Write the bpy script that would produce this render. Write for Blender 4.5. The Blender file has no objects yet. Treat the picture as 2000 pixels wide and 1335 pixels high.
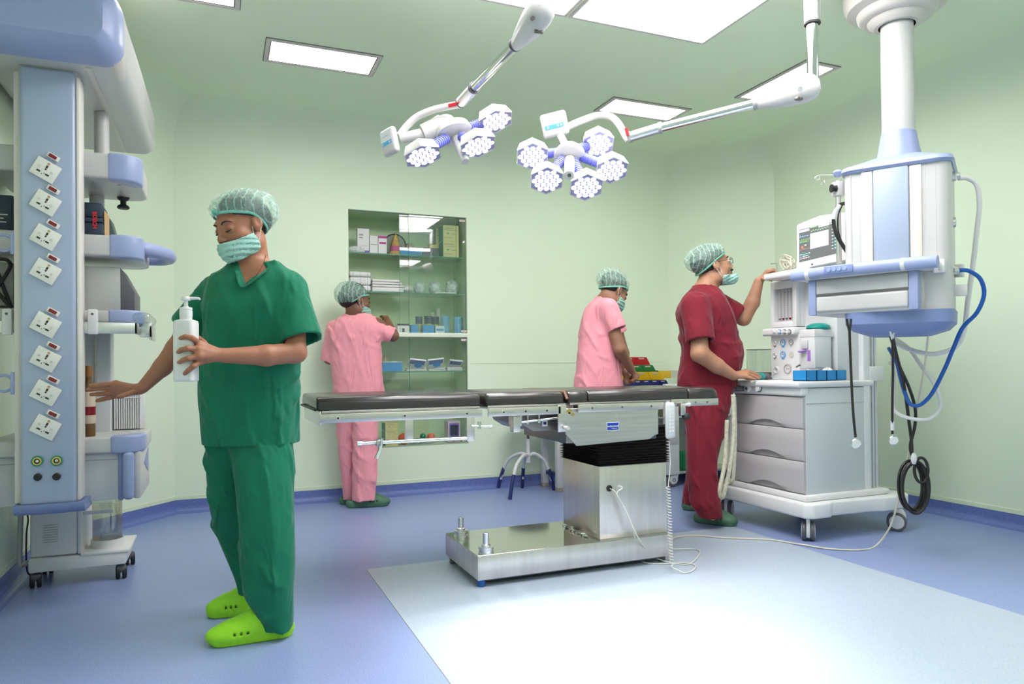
import bpy, bmesh, math, random
import numpy as np
from mathutils import Vector, Matrix, Euler
random.seed(7)
SC = bpy.context.scene
COL = SC.collection
PI = math.pi
# ------------------------------------------------------------------ camera (25 mm lens, eye at 0.95 m)
H = 0.95; FP = 1388.5; CX = 1001.0; CY = 702.3
YAW, PITCH, ROLL = [math.radians(a) for a in (22.47, .505, .536)]
def _rot():
    cy, sy = math.cos(YAW), math.sin(YAW)
    f = Vector((sy*math.cos(PITCH), cy*math.cos(PITCH), math.sin(PITCH)))
    rt = Vector((cy, -sy, 0)); dn = f.cross(rt)
    c, s = math.cos(ROLL), math.sin(ROLL)
    return c*rt+s*dn, -s*rt+c*dn, f
RX, RD, RF = _rot()
cam = bpy.data.cameras.new('camera'); cam_o = bpy.data.objects.new('camera', cam); COL.objects.link(cam_o)
cam_o.matrix_world = Matrix(((RX[0], -RD[0], -RF[0], 0), (RX[1], -RD[1], -RF[1], 0), (RX[2], -RD[2], -RF[2], H), (0, 0, 0, 1)))
cam.sensor_width = 36; cam.lens = 36*FP/2000; cam.shift_x = -(CX-1000)/2000; cam.shift_y = (CY-667.5)/2000
cam.clip_start = .02; cam.clip_end = 60
SC.camera = cam_o
# ------------------------------------------------------------------ world, exposure
w = bpy.data.worlds.new('world'); SC.world = w; w.use_nodes = True
w.node_tree.nodes['Background'].inputs[0].default_value = (.9, .95, 1, 1)
w.node_tree.nodes['Background'].inputs[1].default_value = .3
SC.view_settings.view_transform = 'Standard'; SC.view_settings.look = 'None'
SC.view_settings.gamma = 1; SC.view_settings.use_curve_mapping = False
SC.view_settings.exposure = .86
SC.cycles.transparent_max_bounces = 32
PANEL_POWER = 7.5      # emission of the small ceiling panels
BIG_POWER = 7.5        # emission of the large ceiling panels
SPOT_POWER = 24.0      # surgical light modules

# ------------------------------------------------------------------ pixel of the 2000x1335 frame -> point in the room
def ray(px, py): return RX*((px-CX)/FP)+RD*((py-CY)/FP)+RF
O = Vector((0, 0, H))
def dep(px, py, D): return O+ray(px, py)*D
def onz(px, py, z): d = ray(px, py); return O+d*((z-H)/d.z)
def ony(px, py, Y): d = ray(px, py); return O+d*(Y/d.y)
def onx(px, py, X): d = ray(px, py); return O+d*(X/d.x)

# ------------------------------------------------------------------ materials
def mat(name, col, rough=.5, metal=0., noise=0., nscale=40., bump=0., bscale=200., spec=.5, emit=None, estr=0., trans=0., alpha=1., coat=0., ior=1.45, aniso=0., stretch=None, sss=0., sheen=0.):
    m = bpy.data.materials.new(name); m.use_nodes = True; nt = m.node_tree; b = nt.nodes['Principled BSDF']
    c = (*col, 1)
    b.inputs['Base Color'].default_value = c; b.inputs['Roughness'].default_value = rough
    b.inputs['Metallic'].default_value = metal; b.inputs['Specular IOR Level'].default_value = spec
    b.inputs['Transmission Weight'].default_value = trans; b.inputs['Alpha'].default_value = alpha
    b.inputs['Coat Weight'].default_value = coat; b.inputs['IOR'].default_value = ior
    b.inputs['Anisotropic'].default_value = aniso
    if sheen: b.inputs['Sheen Weight'].default_value = sheen; b.inputs['Sheen Roughness'].default_value = .4
    if sss:
        b.inputs['Subsurface Weight'].default_value = sss; b.inputs['Subsurface Radius'].default_value = (.012, .005, .003)
    if emit: b.inputs['Emission Color'].default_value = (*emit, 1); b.inputs['Emission Strength'].default_value = estr
    if noise or bump:
        tc = nt.nodes.new('ShaderNodeTexCoord'); src = tc.outputs['Object']
        if stretch:
            mp = nt.nodes.new('ShaderNodeMapping'); mp.inputs['Scale'].default_value = stretch
            nt.links.new(src, mp.inputs[0]); src = mp.outputs[0]
    if noise:
        n = nt.nodes.new('ShaderNodeTexNoise'); n.inputs['Scale'].default_value = nscale; n.inputs['Detail'].default_value = 5
        nt.links.new(src, n.inputs['Vector'])
        r = nt.nodes.new('ShaderNodeValToRGB'); r.color_ramp.elements[0].position = .3; r.color_ramp.elements[1].position = .7
        r.color_ramp.elements[0].color = (*[x*(1-noise) for x in col], 1); r.color_ramp.elements[1].color = (*[min(1, x*(1+noise)) for x in col], 1)
        nt.links.new(n.outputs['Fac'], r.inputs[0]); nt.links.new(r.outputs[0], b.inputs['Base Color'])
    if bump:
        n2 = nt.nodes.new('ShaderNodeTexNoise'); n2.inputs['Scale'].default_value = bscale; n2.inputs['Detail'].default_value = 3
        nt.links.new(src, n2.inputs['Vector'])
        bp = nt.nodes.new('ShaderNodeBump'); bp.inputs['Strength'].default_value = bump; bp.inputs['Distance'].default_value = .002
        nt.links.new(n2.outputs['Fac'], bp.inputs['Height']); nt.links.new(bp.outputs[0], b.inputs['Normal'])
    return m
def srgb(r, g, b):
    f = lambda v: (v/255/12.92) if v/255 <= .04045 else ((v/255+.055)/1.055)**2.4
    return (f(r), f(g), f(b))

def speckle(name, base, dark, light, rough=.32, scale=260):
    m = mat(name, base, rough=rough); nt = m.node_tree; b = nt.nodes['Principled BSDF']
    tc = nt.nodes.new('ShaderNodeTexCoord')
    n = nt.nodes.new('ShaderNodeTexNoise'); n.inputs['Scale'].default_value = scale; n.inputs['Detail'].default_value = 2
    nt.links.new(tc.outputs['Object'], n.inputs['Vector'])
    r = nt.nodes.new('ShaderNodeValToRGB'); e = r.color_ramp.elements
    e[0].position = .32; e[0].color = (*dark, 1); e[1].position = .5; e[1].color = (*base, 1)
    e2 = e.new(.7); e2.color = (*light, 1)
    nt.links.new(n.outputs['Fac'], r.inputs[0])
    nt.links.new(r.outputs[0], b.inputs['Base Color'])
    return m

M = {}
M['wall'] = mat('wall_paint', (.75, .865, .675), rough=.42, bump=.05, bscale=60, noise=.012, nscale=1.3)
M['ceil'] = mat('ceiling_paint', (.76, .885, .66), rough=.55, noise=.012, nscale=1.3)
M['trimgreen'] = mat('pale_green_strip', (.70, .80, .60), rough=.4)
M['floor'] = speckle('blue_vinyl', (.25, .32, .58), (.19, .25, .49), (.34, .42, .67))
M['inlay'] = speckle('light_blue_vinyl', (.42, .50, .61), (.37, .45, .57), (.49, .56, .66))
M['base'] = speckle('blue_coving', (.13, .18, .46), (.09, .13, .37), (.19, .25, .55), rough=.3)
M['white'] = mat('white_plastic', (.72, .72, .72), rough=.3)
M['offwhite'] = mat('off_white_enamel', (.57, .565, .56), rough=.35)
M['cream'] = mat('cream_plastic', (.64, .61, .56), rough=.4)
M['greypl'] = mat('grey_plastic', (.42, .42, .43), rough=.45)
M['midgrey'] = mat('warm_grey_plastic', (.50, .48, .49), rough=.38)
M['lgrey'] = mat('light_grey_plastic', (.60, .62, .64), rough=.4)
M['dkgrey'] = mat('dark_grey_plastic', (.11, .11, .12), rough=.45)
M['black'] = mat('black_rubber', (.018, .018, .02), rough=.5)
M['blue'] = mat('periwinkle_plastic', (.31, .37, .60), rough=.35)
M['blued'] = mat('deep_periwinkle_plastic', (.21, .27, .50), rough=.4)
M['bluepanel'] = mat('pale_blue_enamel', (.38, .45, .60), rough=.28)
M['steel'] = mat('brushed_steel', (.70, .655, .64), rough=.3, metal=1, noise=.08, nscale=14, bump=.03, bscale=60, stretch=(.25, 1, 6), aniso=.4)
M['steelv'] = mat('brushed_steel_sheet', (.68, .63, .615), rough=.33, metal=1, noise=.07, nscale=6, bump=.02, bscale=80, stretch=(6, 6, .4))
M['mirror'] = mat('polished_steel', (.62, .62, .58), rough=.09, metal=1, noise=.04, nscale=8)
M['chrome'] = mat('chrome', (.78, .78, .78), rough=.1, metal=1)
M['alu'] = mat('aluminium', (.74, .74, .74), rough=.33, metal=1, noise=.04, nscale=50)
M['dkmetal'] = mat('dark_metal', (.2, .19, .18), rough=.35, metal=1)
M['leather'] = mat('black_mattress_vinyl', (.028, .024, .024), rough=.26, bump=.10, bscale=28, spec=.8)
M['cable'] = mat('white_cable', (.70, .69, .65), rough=.45)
M['ccable'] = mat('cream_cable', (.66, .62, .52), rough=.45)
M['bluehose'] = mat('blue_hose', (.012, .10, .42), rough=.35)
M['red'] = mat('red_plastic', (.62, .02, .03), rough=.35)
M['dkred'] = mat('dark_red_lens', (.22, .01, .02), rough=.2)
M['green'] = mat('green_plastic', (.01, .20, .08), rough=.35)
M['yellow'] = mat('yellow_plastic', (.95, .58, .01), rough=.35)
M['navy'] = mat('navy_plastic', (.01, .02, .16), rough=.35)
M['teal'] = mat('teal_plastic', (.01, .30, .26), rough=.3)
M['cyan'] = mat('cyan_blue_plastic', (.02, .27, .64), rough=.35, noise=.06, nscale=20)
M['purple'] = mat('purple_plastic', (.36, .18, .55), rough=.4)
M['gold'] = mat('brass', (.7, .5, .2), rough=.3, metal=1)
M['dot'] = mat('socket_hole', (.05, .03, .03), rough=.6)
M['tan'] = mat('tan_shutter', (.55, .36, .18), rough=.6)
def glass_mat(name, col=(.85, .97, .92), rough=.02, alpha=.12, ior=1.45):
    m = bpy.data.materials.new(name); m.use_nodes = True; nt = m.node_tree
    for n in list(nt.nodes): nt.nodes.remove(n)
    out = nt.nodes.new('ShaderNodeOutputMaterial'); mx = nt.nodes.new('ShaderNodeMixShader')
    tr = nt.nodes.new('ShaderNodeBsdfTransparent'); tr.inputs[0].default_value = (*col, 1)
    gl = nt.nodes.new('ShaderNodeBsdfGlossy'); gl.inputs['Roughness'].default_value = rough
    fr = nt.nodes.new('ShaderNodeFresnel'); ge = nt.nodes.new('ShaderNodeNewGeometry')
    io = nt.nodes.new('ShaderNodeMapRange'); io.inputs['To Min'].default_value = ior; io.inputs['To Max'].default_value = 1/ior
    nt.links.new(ge.outputs['Backfacing'], io.inputs['Value']); nt.links.new(io.outputs[0], fr.inputs[0])
    ma = nt.nodes.new('ShaderNodeMath'); ma.operation = 'MULTIPLY_ADD'; ma.inputs[1].default_value = 1.0; ma.inputs[2].default_value = alpha; ma.use_clamp = True
    nt.links.new(fr.outputs[0], ma.inputs[0]); nt.links.new(ma.outputs[0], mx.inputs[0])
    nt.links.new(tr.outputs[0], mx.inputs[1]); nt.links.new(gl.outputs[0], mx.inputs[2]); nt.links.new(mx.outputs[0], out.inputs[0])
    return m
M['glass'] = glass_mat('clear_glass', (.975, .995, .985), alpha=.03)
M['glassedge'] = mat('green_glass_edge', (.10, .28, .20), rough=.15)
M['jar'] = glass_mat('clear_plastic', (.86, .90, .88), rough=.08, alpha=.06)
M['panel'] = mat('lit_panel', (1, 1, 1), emit=(1, .955, .96), estr=PANEL_POWER)
M['bigpanel'] = mat('lit_big_panel', (1, 1, 1), emit=(1, .955, .96), estr=BIG_POWER)
M['frame'] = mat('panel_frame', (.60, .57, .53), rough=.45)
M['framedk'] = mat('panel_frame_dark', (.16, .13, .12), rough=.5)

# ------------------------------------------------------------------ object helpers
def tag(o, label=None, cat=None, group=None, kind=None):
    if label: o['label'] = label
    if cat: o['category'] = cat
    if group: o['group'] = group
    if kind: o['kind'] = kind
    return o
def empty(name, loc=(0, 0, 0), rz=0., label=None, cat=None, group=None, kind=None):
    o = bpy.data.objects.new(name, None); COL.objects.link(o); o.location = loc; o.rotation_euler = (0, 0, rz)
    o.empty_display_size = .05
    return tag(o, label, cat, group, kind)

class MB:
    """collects shapes into one mesh"""
    def __init__(s): s.v = []; s.f = []; s.fm = []; s.mats = []; s.cur = 0
    def m(s, material):
        if material not in s.mats: s.mats.append(material)
        s.cur = s.mats.index(material); return s
    def raw(s, vs, fs, mx=None):
        o = len(s.v)
        s.v += [tuple(mx @ Vector(v)) if mx else tuple(v) for v in vs]
        for f in fs: s.f.append([o+i for i in f]); s.fm.append(s.cur)
        return s
    def bm(s, b, mx=None):
        b.verts.index_update()
        s.raw([v.co.copy() for v in b.verts], [[v.index for v in f.verts] for f in b.faces], mx); b.free(); return s
    def box(s, lo, hi, r=0., seg=2, mx=None):
        b = bmesh.new(); bmesh.ops.create_cube(b, size=1)
        lo = Vector(lo); hi = Vector(hi)
        for v in b.verts: v.co = Vector([lo[i]+(hi[i]-lo[i])*(v.co[i]+.5) for i in range(3)])
        if r > 0:
            r = min(r, min(abs(hi[i]-lo[i]) for i in range(3))*.49)
            bmesh.ops.bevel(b, geom=list(b.edges), offset=r, segments=seg, affect='EDGES', profile=.5)
        return s.bm(b, mx)
    def cbox(s, c, size, r=0., seg=2, mx=None):
        c = Vector(c); h = Vector(size)/2
        return s.box(c-h, c+h, r, seg, mx)
    def cyl(s, a, b, r1, r2=None, seg=16, mx=None, bev=0.):
        r2 = r1 if r2 is None else r2; a = Vector(a); b = Vector(b); L = (b-a).length
        if bev: return s.lathe([(0, 0), (r1-bev, 0), (r1, bev), (r2, L-bev), (r2-bev, L), (0, L)], seg, a, b-a, mx)
        return s.lathe([(0, 0), (r1, 0), (r2, L), (0, L)], seg, a, b-a, mx)
    def lathe(s, prof, seg=24, at=(0, 0, 0), axis=(0, 0, 1), mx=None, sx=1., sy=1.):
        q = Vector((0, 0, 1)).rotation_difference(Vector(axis).normalized()).to_matrix() if Vector(axis).length else Matrix.Identity(3)
        at = Vector(at); vs = []; fs = []; rows = []
        for r, z in prof:
            if r < 1e-6: rows.append([len(vs)]); vs.append(at+q@Vector((0, 0, z)))
            else:
                rows.append(list(range(len(vs), len(vs)+seg)))
                for i in range(seg):
                    a = 2*PI*i/seg; vs.append(at+q@Vector((r*sx*math.cos(a), r*sy*math.sin(a), z)))
        for A, B in zip(rows, rows[1:]):
            if len(A) == 1 and len(B) == 1: continue
            for i in range(seg):
                j = (i+1) % seg
                if len(A) == 1: fs.append([A[0], B[j], B[i]])
                elif len(B) == 1: fs.append([A[i], A[j], B[0]])
                else: fs.append([A[i], A[j], B[j], B[i]])
        return s.raw(vs, fs, mx)
    def tube(s, pts, r, seg=8, closed=False, smooth=True, n=6, mx=None, flat=1.):
        P = [Vector(p) for p in pts]
        if smooth and len(P) > 2: P = crom(P, n, closed)
        R = r if isinstance(r, (list, tuple)) else [r]*len(P)
        if len(R) != len(P): R = list(np.interp(np.linspace(0, 1, len(P)), np.linspace(0, 1, len(R)), R))
        vs = []; fs = []; N = len(P); up = None
        for i in range(N):
            a = P[i-1] if (i > 0 or closed) else P[0]; b = P[(i+1) % N] if (i < N-1 or closed) else P[-1]
            t = (b-a); t = t.normalized() if t.length > 1e-9 else Vector((0, 0, 1))
            if up is None: up = t.orthogonal().normalized() if abs(t.z) > .9 else (Vector((0, 0, 1))-t*t.z).normalized()
            up = (up-t*up.dot(t)); up = up.normalized() if up.length > 1e-6 else t.orthogonal().normalized()
            sd = t.cross(up)
            for k in range(seg):
                an = 2*PI*k/seg; vs.append(P[i]+(up*math.cos(an)*flat+sd*math.sin(an))*R[i])
        for i in range(N if closed else N-1):
            for k in range(seg):
                a = i*seg+k; b = i*seg+(k+1) % seg; c = ((i+1) % N)*seg+(k+1) % seg; d = ((i+1) % N)*seg+k
                fs.append([a, d, c, b])
        if not closed: fs.append(list(range(seg))); fs.append(list(range((N-1)*seg, N*seg))[::-1])
        return s.raw(vs, fs, mx)
    def prism(s, poly, d0, d1, axis='z', mx=None, r=0., seg=2):
        """poly: 2-D outline, extruded from d0 to d1 along the axis"""
        b = bmesh.new()
        def P(u, v, d): return {'z': (u, v, d), 'y': (u, d, v), 'x': (d, u, v)}[axis]
        lo = [b.verts.new(P(u, v, d0)) for u, v in poly]; hi = [b.verts.new(P(u, v, d1)) for u, v in poly]
        n = len(poly); b.faces.new(lo[::-1]); b.faces.new(hi)
        for i in range(n): b.faces.new([lo[i], lo[(i+1) % n], hi[(i+1) % n], hi[i]])
        bmesh.ops.recalc_face_normals(b, faces=list(b.faces))
        if r > 0: bmesh.ops.bevel(b, geom=list(b.edges), offset=r, segments=seg, affect='EDGES', profile=.5, clamp_overlap=True)
        return s.bm(b, mx)
    def loft(s, rings, cap=True, closed=True, mx=None):
        """rings: lists of points of equal length"""
        n = len(rings[0]); vs = [p for r in rings for p in r]; fs = []
        for i in range(len(rings)-1):
            for k in range(n if closed else n-1):
                fs.append([i*n+k, i*n+(k+1) % n, (i+1)*n+(k+1) % n, (i+1)*n+k])
        if cap: fs.append(list(range(n))[::-1]); fs.append(list(range((len(rings)-1)*n, len(rings)*n)))
        return s.raw(vs, fs, mx)
    def build(s, name, material=None, parent=None, label=None, cat=None, group=None, kind=None, sharp=35, loc=None, recalc=True, rz=0.):
        me = bpy.data.meshes.new(name)
        me.from_pydata(s.v, [], s.f)
        for mt in (s.mats or [material or M['white']]): me.materials.append(mt)
        if s.mats: me.polygons.foreach_set('material_index', s.fm)
        if recalc:
            b = bmesh.new(); b.from_mesh(me); bmesh.ops.recalc_face_normals(b, faces=list(b.faces)); b.to_mesh(me); b.free()
        me.shade_smooth(); me.set_sharp_from_angle(angle=math.radians(sharp))
        o = bpy.data.objects.new(name, me); COL.objects.link(o)
        if parent: o.parent = parent
        if loc is not None: o.location = loc
        if rz: o.rotation_euler = (0, 0, rz)
        return tag(o, label, cat, group, kind)
def crom(P, n, closed=False):
    out = []; N = len(P)
    for i in range(N if closed else N-1):
        p0 = P[(i-1) % N] if closed or i > 0 else P[0]*2-P[1]; p1 = P[i]; p2 = P[(i+1) % N]
        p3 = P[(i+2) % N] if closed or i < N-2 else P[-1]*2-P[-2]
        for k in range(n):
            t = k/n
            out.append(.5*((2*p1)+(p2-p0)*t+(2*p0-5*p1+4*p2-p3)*t*t+(3*p1-p0-3*p2+p3)*t**3))
    if not closed: out.append(P[-1].copy())
    return out
def text_obj(s, size, name, material, parent, loc, rot, extrude=.0006, label=None, bold=0.):
    c = bpy.data.curves.new(name, 'FONT'); c.body = s; c.size = size; c.extrude = extrude; c.align_x = 'CENTER'; c.align_y = 'CENTER'; c.offset = bold
    c.resolution_u = 2
    t = bpy.data.objects.new(name, c); dg = bpy.context.evaluated_depsgraph_get()
    COL.objects.link(t); dg.update()
    me = bpy.data.meshes.new_from_object(t.evaluated_get(dg)); COL.objects.unlink(t); bpy.data.objects.remove(t)
    me.materials.clear(); me.materials.append(material)
    o = bpy.data.objects.new(name, me); COL.objects.link(o); o.parent = parent; o.location = loc; o.rotation_euler = rot
    return tag(o, label)
def copy_tree(o, parent=None):
    c = o.copy(); COL.objects.link(c); c.parent = parent
    for ch in list(o.children): copy_tree(ch, c)
    return c
def ML(loc=(0, 0, 0), rz=0., ry=0., rx=0.): return Matrix.Translation(Vector(loc)) @ Euler((rx, ry, rz)).to_matrix().to_4x4()
def frame_mx(o, x, y, z):
    """matrix with the given origin and axes"""
    x = Vector(x); y = Vector(y); z = Vector(z); o = Vector(o)
    return Matrix(((x[0], y[0], z[0], o[0]), (x[1], y[1], z[1], o[1]), (x[2], y[2], z[2], o[2]), (0, 0, 0, 1)))
# ================================================================== ROOM
CZ = 2.70                       # ceiling
OUT = [(-.85, -2.6), (-.85, 4.5), (-.27, 5.2), (3.63, 5.2), (4.17, 4.5), (4.17, -2.6)]
NAMES = ['left', 'left_corner', 'back', 'right_corner', 'right', 'front']
N6 = len(OUT)
def inset(d):
    res = []
    for i in range(N6):
        p0 = Vector(OUT[i-1]); p1 = Vector(OUT[i]); p2 = Vector(OUT[(i+1) % N6])
        d1 = (p1-p0).normalized(); d2 = (p2-p1).normalized()
        n1 = Vector((d1.y, -d1.x)); n2 = Vector((d2.y, -d2.x))        # outline runs clockwise seen from above: inside is to the right
        k = (n1+n2); k = k/k.dot(n1)
        res.append(p1+k*d)
    return res
def ring(d, z): return [Vector((p.x, p.y, z)) for p in inset(d)]
RC = .28
cove = [(RC*(1-math.cos(a)), CZ-RC+RC*math.sin(a)) for a in [PI/2*k/10 for k in range(11)]]
CAB = (.874, 1.776, .36, 2.10)  # niche x0 x1 z0 z1
for i, nm in enumerate(NAMES):
    mb = MB(); j = (i+1) % N6
    prof = [(0, .0)]+cove
    rings = [ring(d, z) for d, z in prof]
    if nm == 'back':
        x0, x1, z0, z1 = CAB; A = rings[0][i]; B = rings[0][j]; zt = CZ-RC; Y = A.y
        xs = [A.x, x0, x1, B.x]; zs = [0, z0, z1, zt]
        for a in range(3):
            for b in range(3):
                if a == 1 and b == 1: continue
                mb.raw([(xs[a], Y, zs[b]), (xs[a+1], Y, zs[b]), (xs[a+1], Y, zs[b+1]), (xs[a], Y, zs[b+1])], [[0, 1, 2, 3]])
        rings = rings[1:]
    for r0, r1 in zip(rings, rings[1:]): mb.raw([r0[i], r0[j], r1[j], r1[i]], [[0, 1, 2, 3]])
    o = mb.build('wall_'+nm, M['wall'], kind='structure', recalc=False, sharp=80)
    # welded so that the cove shades smoothly
    b = bmesh.new(); b.from_mesh(o.data); bmesh.ops.remove_doubles(b, verts=b.verts, dist=1e-4); bmesh.ops.recalc_face_normals(b, faces=b.faces); b.to_mesh(o.data); b.free()
    # blue coving and the pale strip on top of it
    mb = MB()
    pr = [(.0, .085), (.006, .085), (.006, .045)]+[(.006+.04*(1-math.cos(a)), .045-.042*math.sin(a)) for a in [PI/2*k/6 for k in range(1, 7)]]+[(.05, .0)]
    rg = [ring(d, z) for d, z in pr]
    for r0, r1 in zip(rg, rg[1:]): mb.raw([r0[i], r0[j], r1[j], r1[i]], [[0, 1, 2, 3]])
    mb.build('baseboard_'+nm, M['base'], kind='structure')
    mb = MB(); rg = [ring(d, z) for d, z in [(0, .112), (.005, .110), (.005, .086), (0, .086)]]
    for r0, r1 in zip(rg, rg[1:]): mb.raw([r0[i], r0[j], r1[j], r1[i]], [[0, 1, 2, 3]])
    mb.build('trim_'+str(i+1), M['trimgreen'], kind='structure')
# thin joints of the wall sheets
for k, (a, b_) in enumerate((((1.80, .972), (3.58, .972)),)):
    MB().box((a[0], 5.1978, a[1]-.0012), (b_[0], 5.1995, a[1]+.0012)).build('trim_7', mat('joint', (.50, .62, .44), rough=.5), kind='structure')
mb = MB(); p = ring(RC, CZ); mb.raw(p, [list(range(N6))[::-1]]); mb.build('ceiling', M['ceil'], kind='structure')
mb = MB(); mb.raw([Vector((p[0], p[1], 0)) for p in OUT], [list(range(N6))]); mb.build('floor', M['floor'], kind='structure')
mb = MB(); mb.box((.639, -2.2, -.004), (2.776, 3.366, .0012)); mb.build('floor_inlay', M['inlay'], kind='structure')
# thin seams in the vinyl
MB().box((.6365, -2.2, 0), (.639, 3.366, .0014)).build('floor_seam', mat('seam_dirt', (.30, .33, .30), rough=.8), kind='structure')

# ceiling light panels
def panel(x0, y0, x1, y1, label, group, big=False):
    t = empty('ceiling_light', ((x0+x1)/2, (y0+y1)/2, CZ), label=label, cat='ceiling light', group=group)
    cx, cy = (x0+x1)/2, (y0+y1)/2
    def fr(w0, w1, z0, z1, name, m):
        mb = MB()
        a0, b0, a1, b1 = x0-cx+w0, y0-cy+w0, x1-cx-w0, y1-cy-w0; a2, b2, a3, b3 = x0-cx+w1, y0-cy+w1, x1-cx-w1, y1-cy-w1
        for lo, hi in (((a0, b0), (a1, b2)), ((a0, b3), (a1, b1)), ((a0, b2), (a2, b3)), ((a3, b2), (a1, b3))):
            mb.box((*lo, z0), (*hi, z1), .0008, 1)
        return mb.build(name, m, t)
    fw = .02 if not big else .016
    if not big: fr(-.004, .0, -.003, .001, 'frame_edge', M['framedk'])
    fr(0, fw, -.008, .001, 'frame', M['frame'])
    if not big: fr(fw, fw+.008, -.006, .001, 'frame_lip', M['framedk'])
    mb = MB(); e = fw+(.008 if not big else 0); mb.box((x0-cx+e, y0-cy+e, -.005), (x1-cx-e, y1-cy-e, -.001)); mb.build('diffuser', M['bigpanel' if big else 'panel'], t)
    return t
panel(.244, 3.952, .862, 4.252, 'rectangular ceiling light nearest the back wall, left of the surgical lights', 'small ceiling lights')
panel(2.394, 4.013, 3.003, 4.279, 'rectangular ceiling light behind the bent arm of the right surgical light', 'small ceiling lights')
panel(3.142, 3.12, 3.405, 3.735, 'rectangular ceiling light behind the steel drop tube, turned lengthwise', 'small ceiling lights')
bx = [1.63-.83, 1.632, 2.452]
panel(1.632, 2.40, 2.452, 3.168, 'large square ceiling light, right one of the bright pair at the frame top', 'large ceiling lights', True)
panel(.80, 2.40, 1.616, 3.168, 'large square ceiling light, left one of the bright pair, cut by the arm', 'large ceiling lights', True)
for (a, b_, q) in ((.80, 1.60, 'left'), (1.632, 1.60, 'right')): panel(a, b_, a+.82, b_+.77, 'large square ceiling light above the frame, nearer row, %s one' % q, 'large ceiling lights', True)
panel(-.51, 3.39, .104, 3.69, 'rectangular ceiling light cut by the frame top, above the left arm', 'small ceiling lights')
panel(3.142, .9, 3.405, 1.5, 'added rectangular ceiling light out of view over the right front', 'small ceiling lights')  # unseen panels added from here on, for soft even light in the room
panel(.244, .0, .862, .3, 'added rectangular ceiling light out of view over the front', 'small ceiling lights')
panel(2.394, .0, 3.003, .3, 'added rectangular ceiling light out of view over the front right', 'small ceiling lights')
for (a, b_, q) in ((.6, -1.5, 'left'), (2.3, -1.5, 'right')): panel(a, b_, a+.8, b_+.6, 'added large ceiling light, unseen behind the camera, %s one' % q, 'large ceiling lights', True)  # unseen big panels, added to light the room from behind

# ================================================================== RECESSED CABINET
x0, x1, z0, z1 = CAB; Y = 5.2; DP = .34
cab = empty('wall_cabinet', ((x0+x1)/2, Y, z0), label='recessed green wall cabinet with glass shelves and sliding glass doors', cat='cabinet')
def C_(x, y, z): return (x-(x0+x1)/2, y-Y, z-z0)
mb = MB(); t = .015
mb.box(C_(x0-t, Y+.002, z0-t), C_(x0, Y+DP, z1+t)); mb.box(C_(x1, Y+.002, z0-t), C_(x1+t, Y+DP, z1+t)); mb.box(C_(x0, Y+.002, z0-t), C_(x1, Y+DP, z0)); mb.box(C_(x0, Y+.002, z1), C_(x1, Y+DP, z1+t)); mb.box(C_(x0, Y+DP, z0), C_(x1, Y+DP+t, z1))
mb.build('carcass', mat('cabinet_green', (.56, .72, .46), rough=.4), cab)
MB().box(C_(x0, Y-.004, 1.175), C_(x1, Y+DP, 1.207), .002).build('shelf', mat('cabinet_shelf_white', (.74, .82, .68), rough=.35), cab)
for z in (1.795, 1.510, .918):
    MB().m(M['glass']).box(C_(x0+.004, Y+.035, z-.008), C_(x1-.004, Y+DP-.01, z)).m(M['glassedge']).box(C_(x0+.004, Y+.033, z-.008), C_(x1-.004, Y+.035, z)).build('glass_shelf', None, cab)
def door(xa, xb, za, zb, yy, nm='glass_door'):
    d = MB().m(M['glass']).box(C_(xa, yy, za), C_(xb, yy+.004, zb)).m(M['glassedge']).box(C_(xa-.0015, yy-.0005, za), C_(xa, yy+.0045, zb)).box(C_(xb, yy-.0005, za), C_(xb+.0015, yy+.0045, zb)).build(nm, None, cab)
    return d
d1 = door(1.325, x1-.004, 1.212, z1-.004, Y+.012)
d1b = door(1.255, 1.70, 1.212, z1-.004, Y+.024)
d2 = door(1.325, x1-.004, z0+.012, 1.170, Y+.012)
d3 = door(x0+.01, 1.325, z0+.012, 1.170, Y+.024)
d4 = door(1.03, 1.115, .93, 1.17, Y+.034)
mb = MB(); mb.box(C_(x1-.006, Y-.002, z0), C_(x1, Y+.03, z1)).box(C_(x0, Y-.002, z1-.004), C_(x1, Y+.03, z1)).box(C_(x0, Y-.002, z0), C_(x1, Y+.03, z0+.008)); mb.build('door_track', mat('track_green', (.36, .45, .33), rough=.4), cab)
wl = mat('sticker_white', (.8, .76, .7), rough=.5); rl = mat('sticker_red', (.7, .25, .2), rough=.5)
for z, x in ((2.075, 1.745), (1.222, 1.752), (1.155, 1.752), (.385, 1.755)):
    MB().m(wl).cbox(C_(x, Y+.0095, z), (.045, .002, .016)).m(rl).cbox(C_(x, Y+.0082, z), (.03, .001, .005)).build('door_sticker', None, cab)

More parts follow.
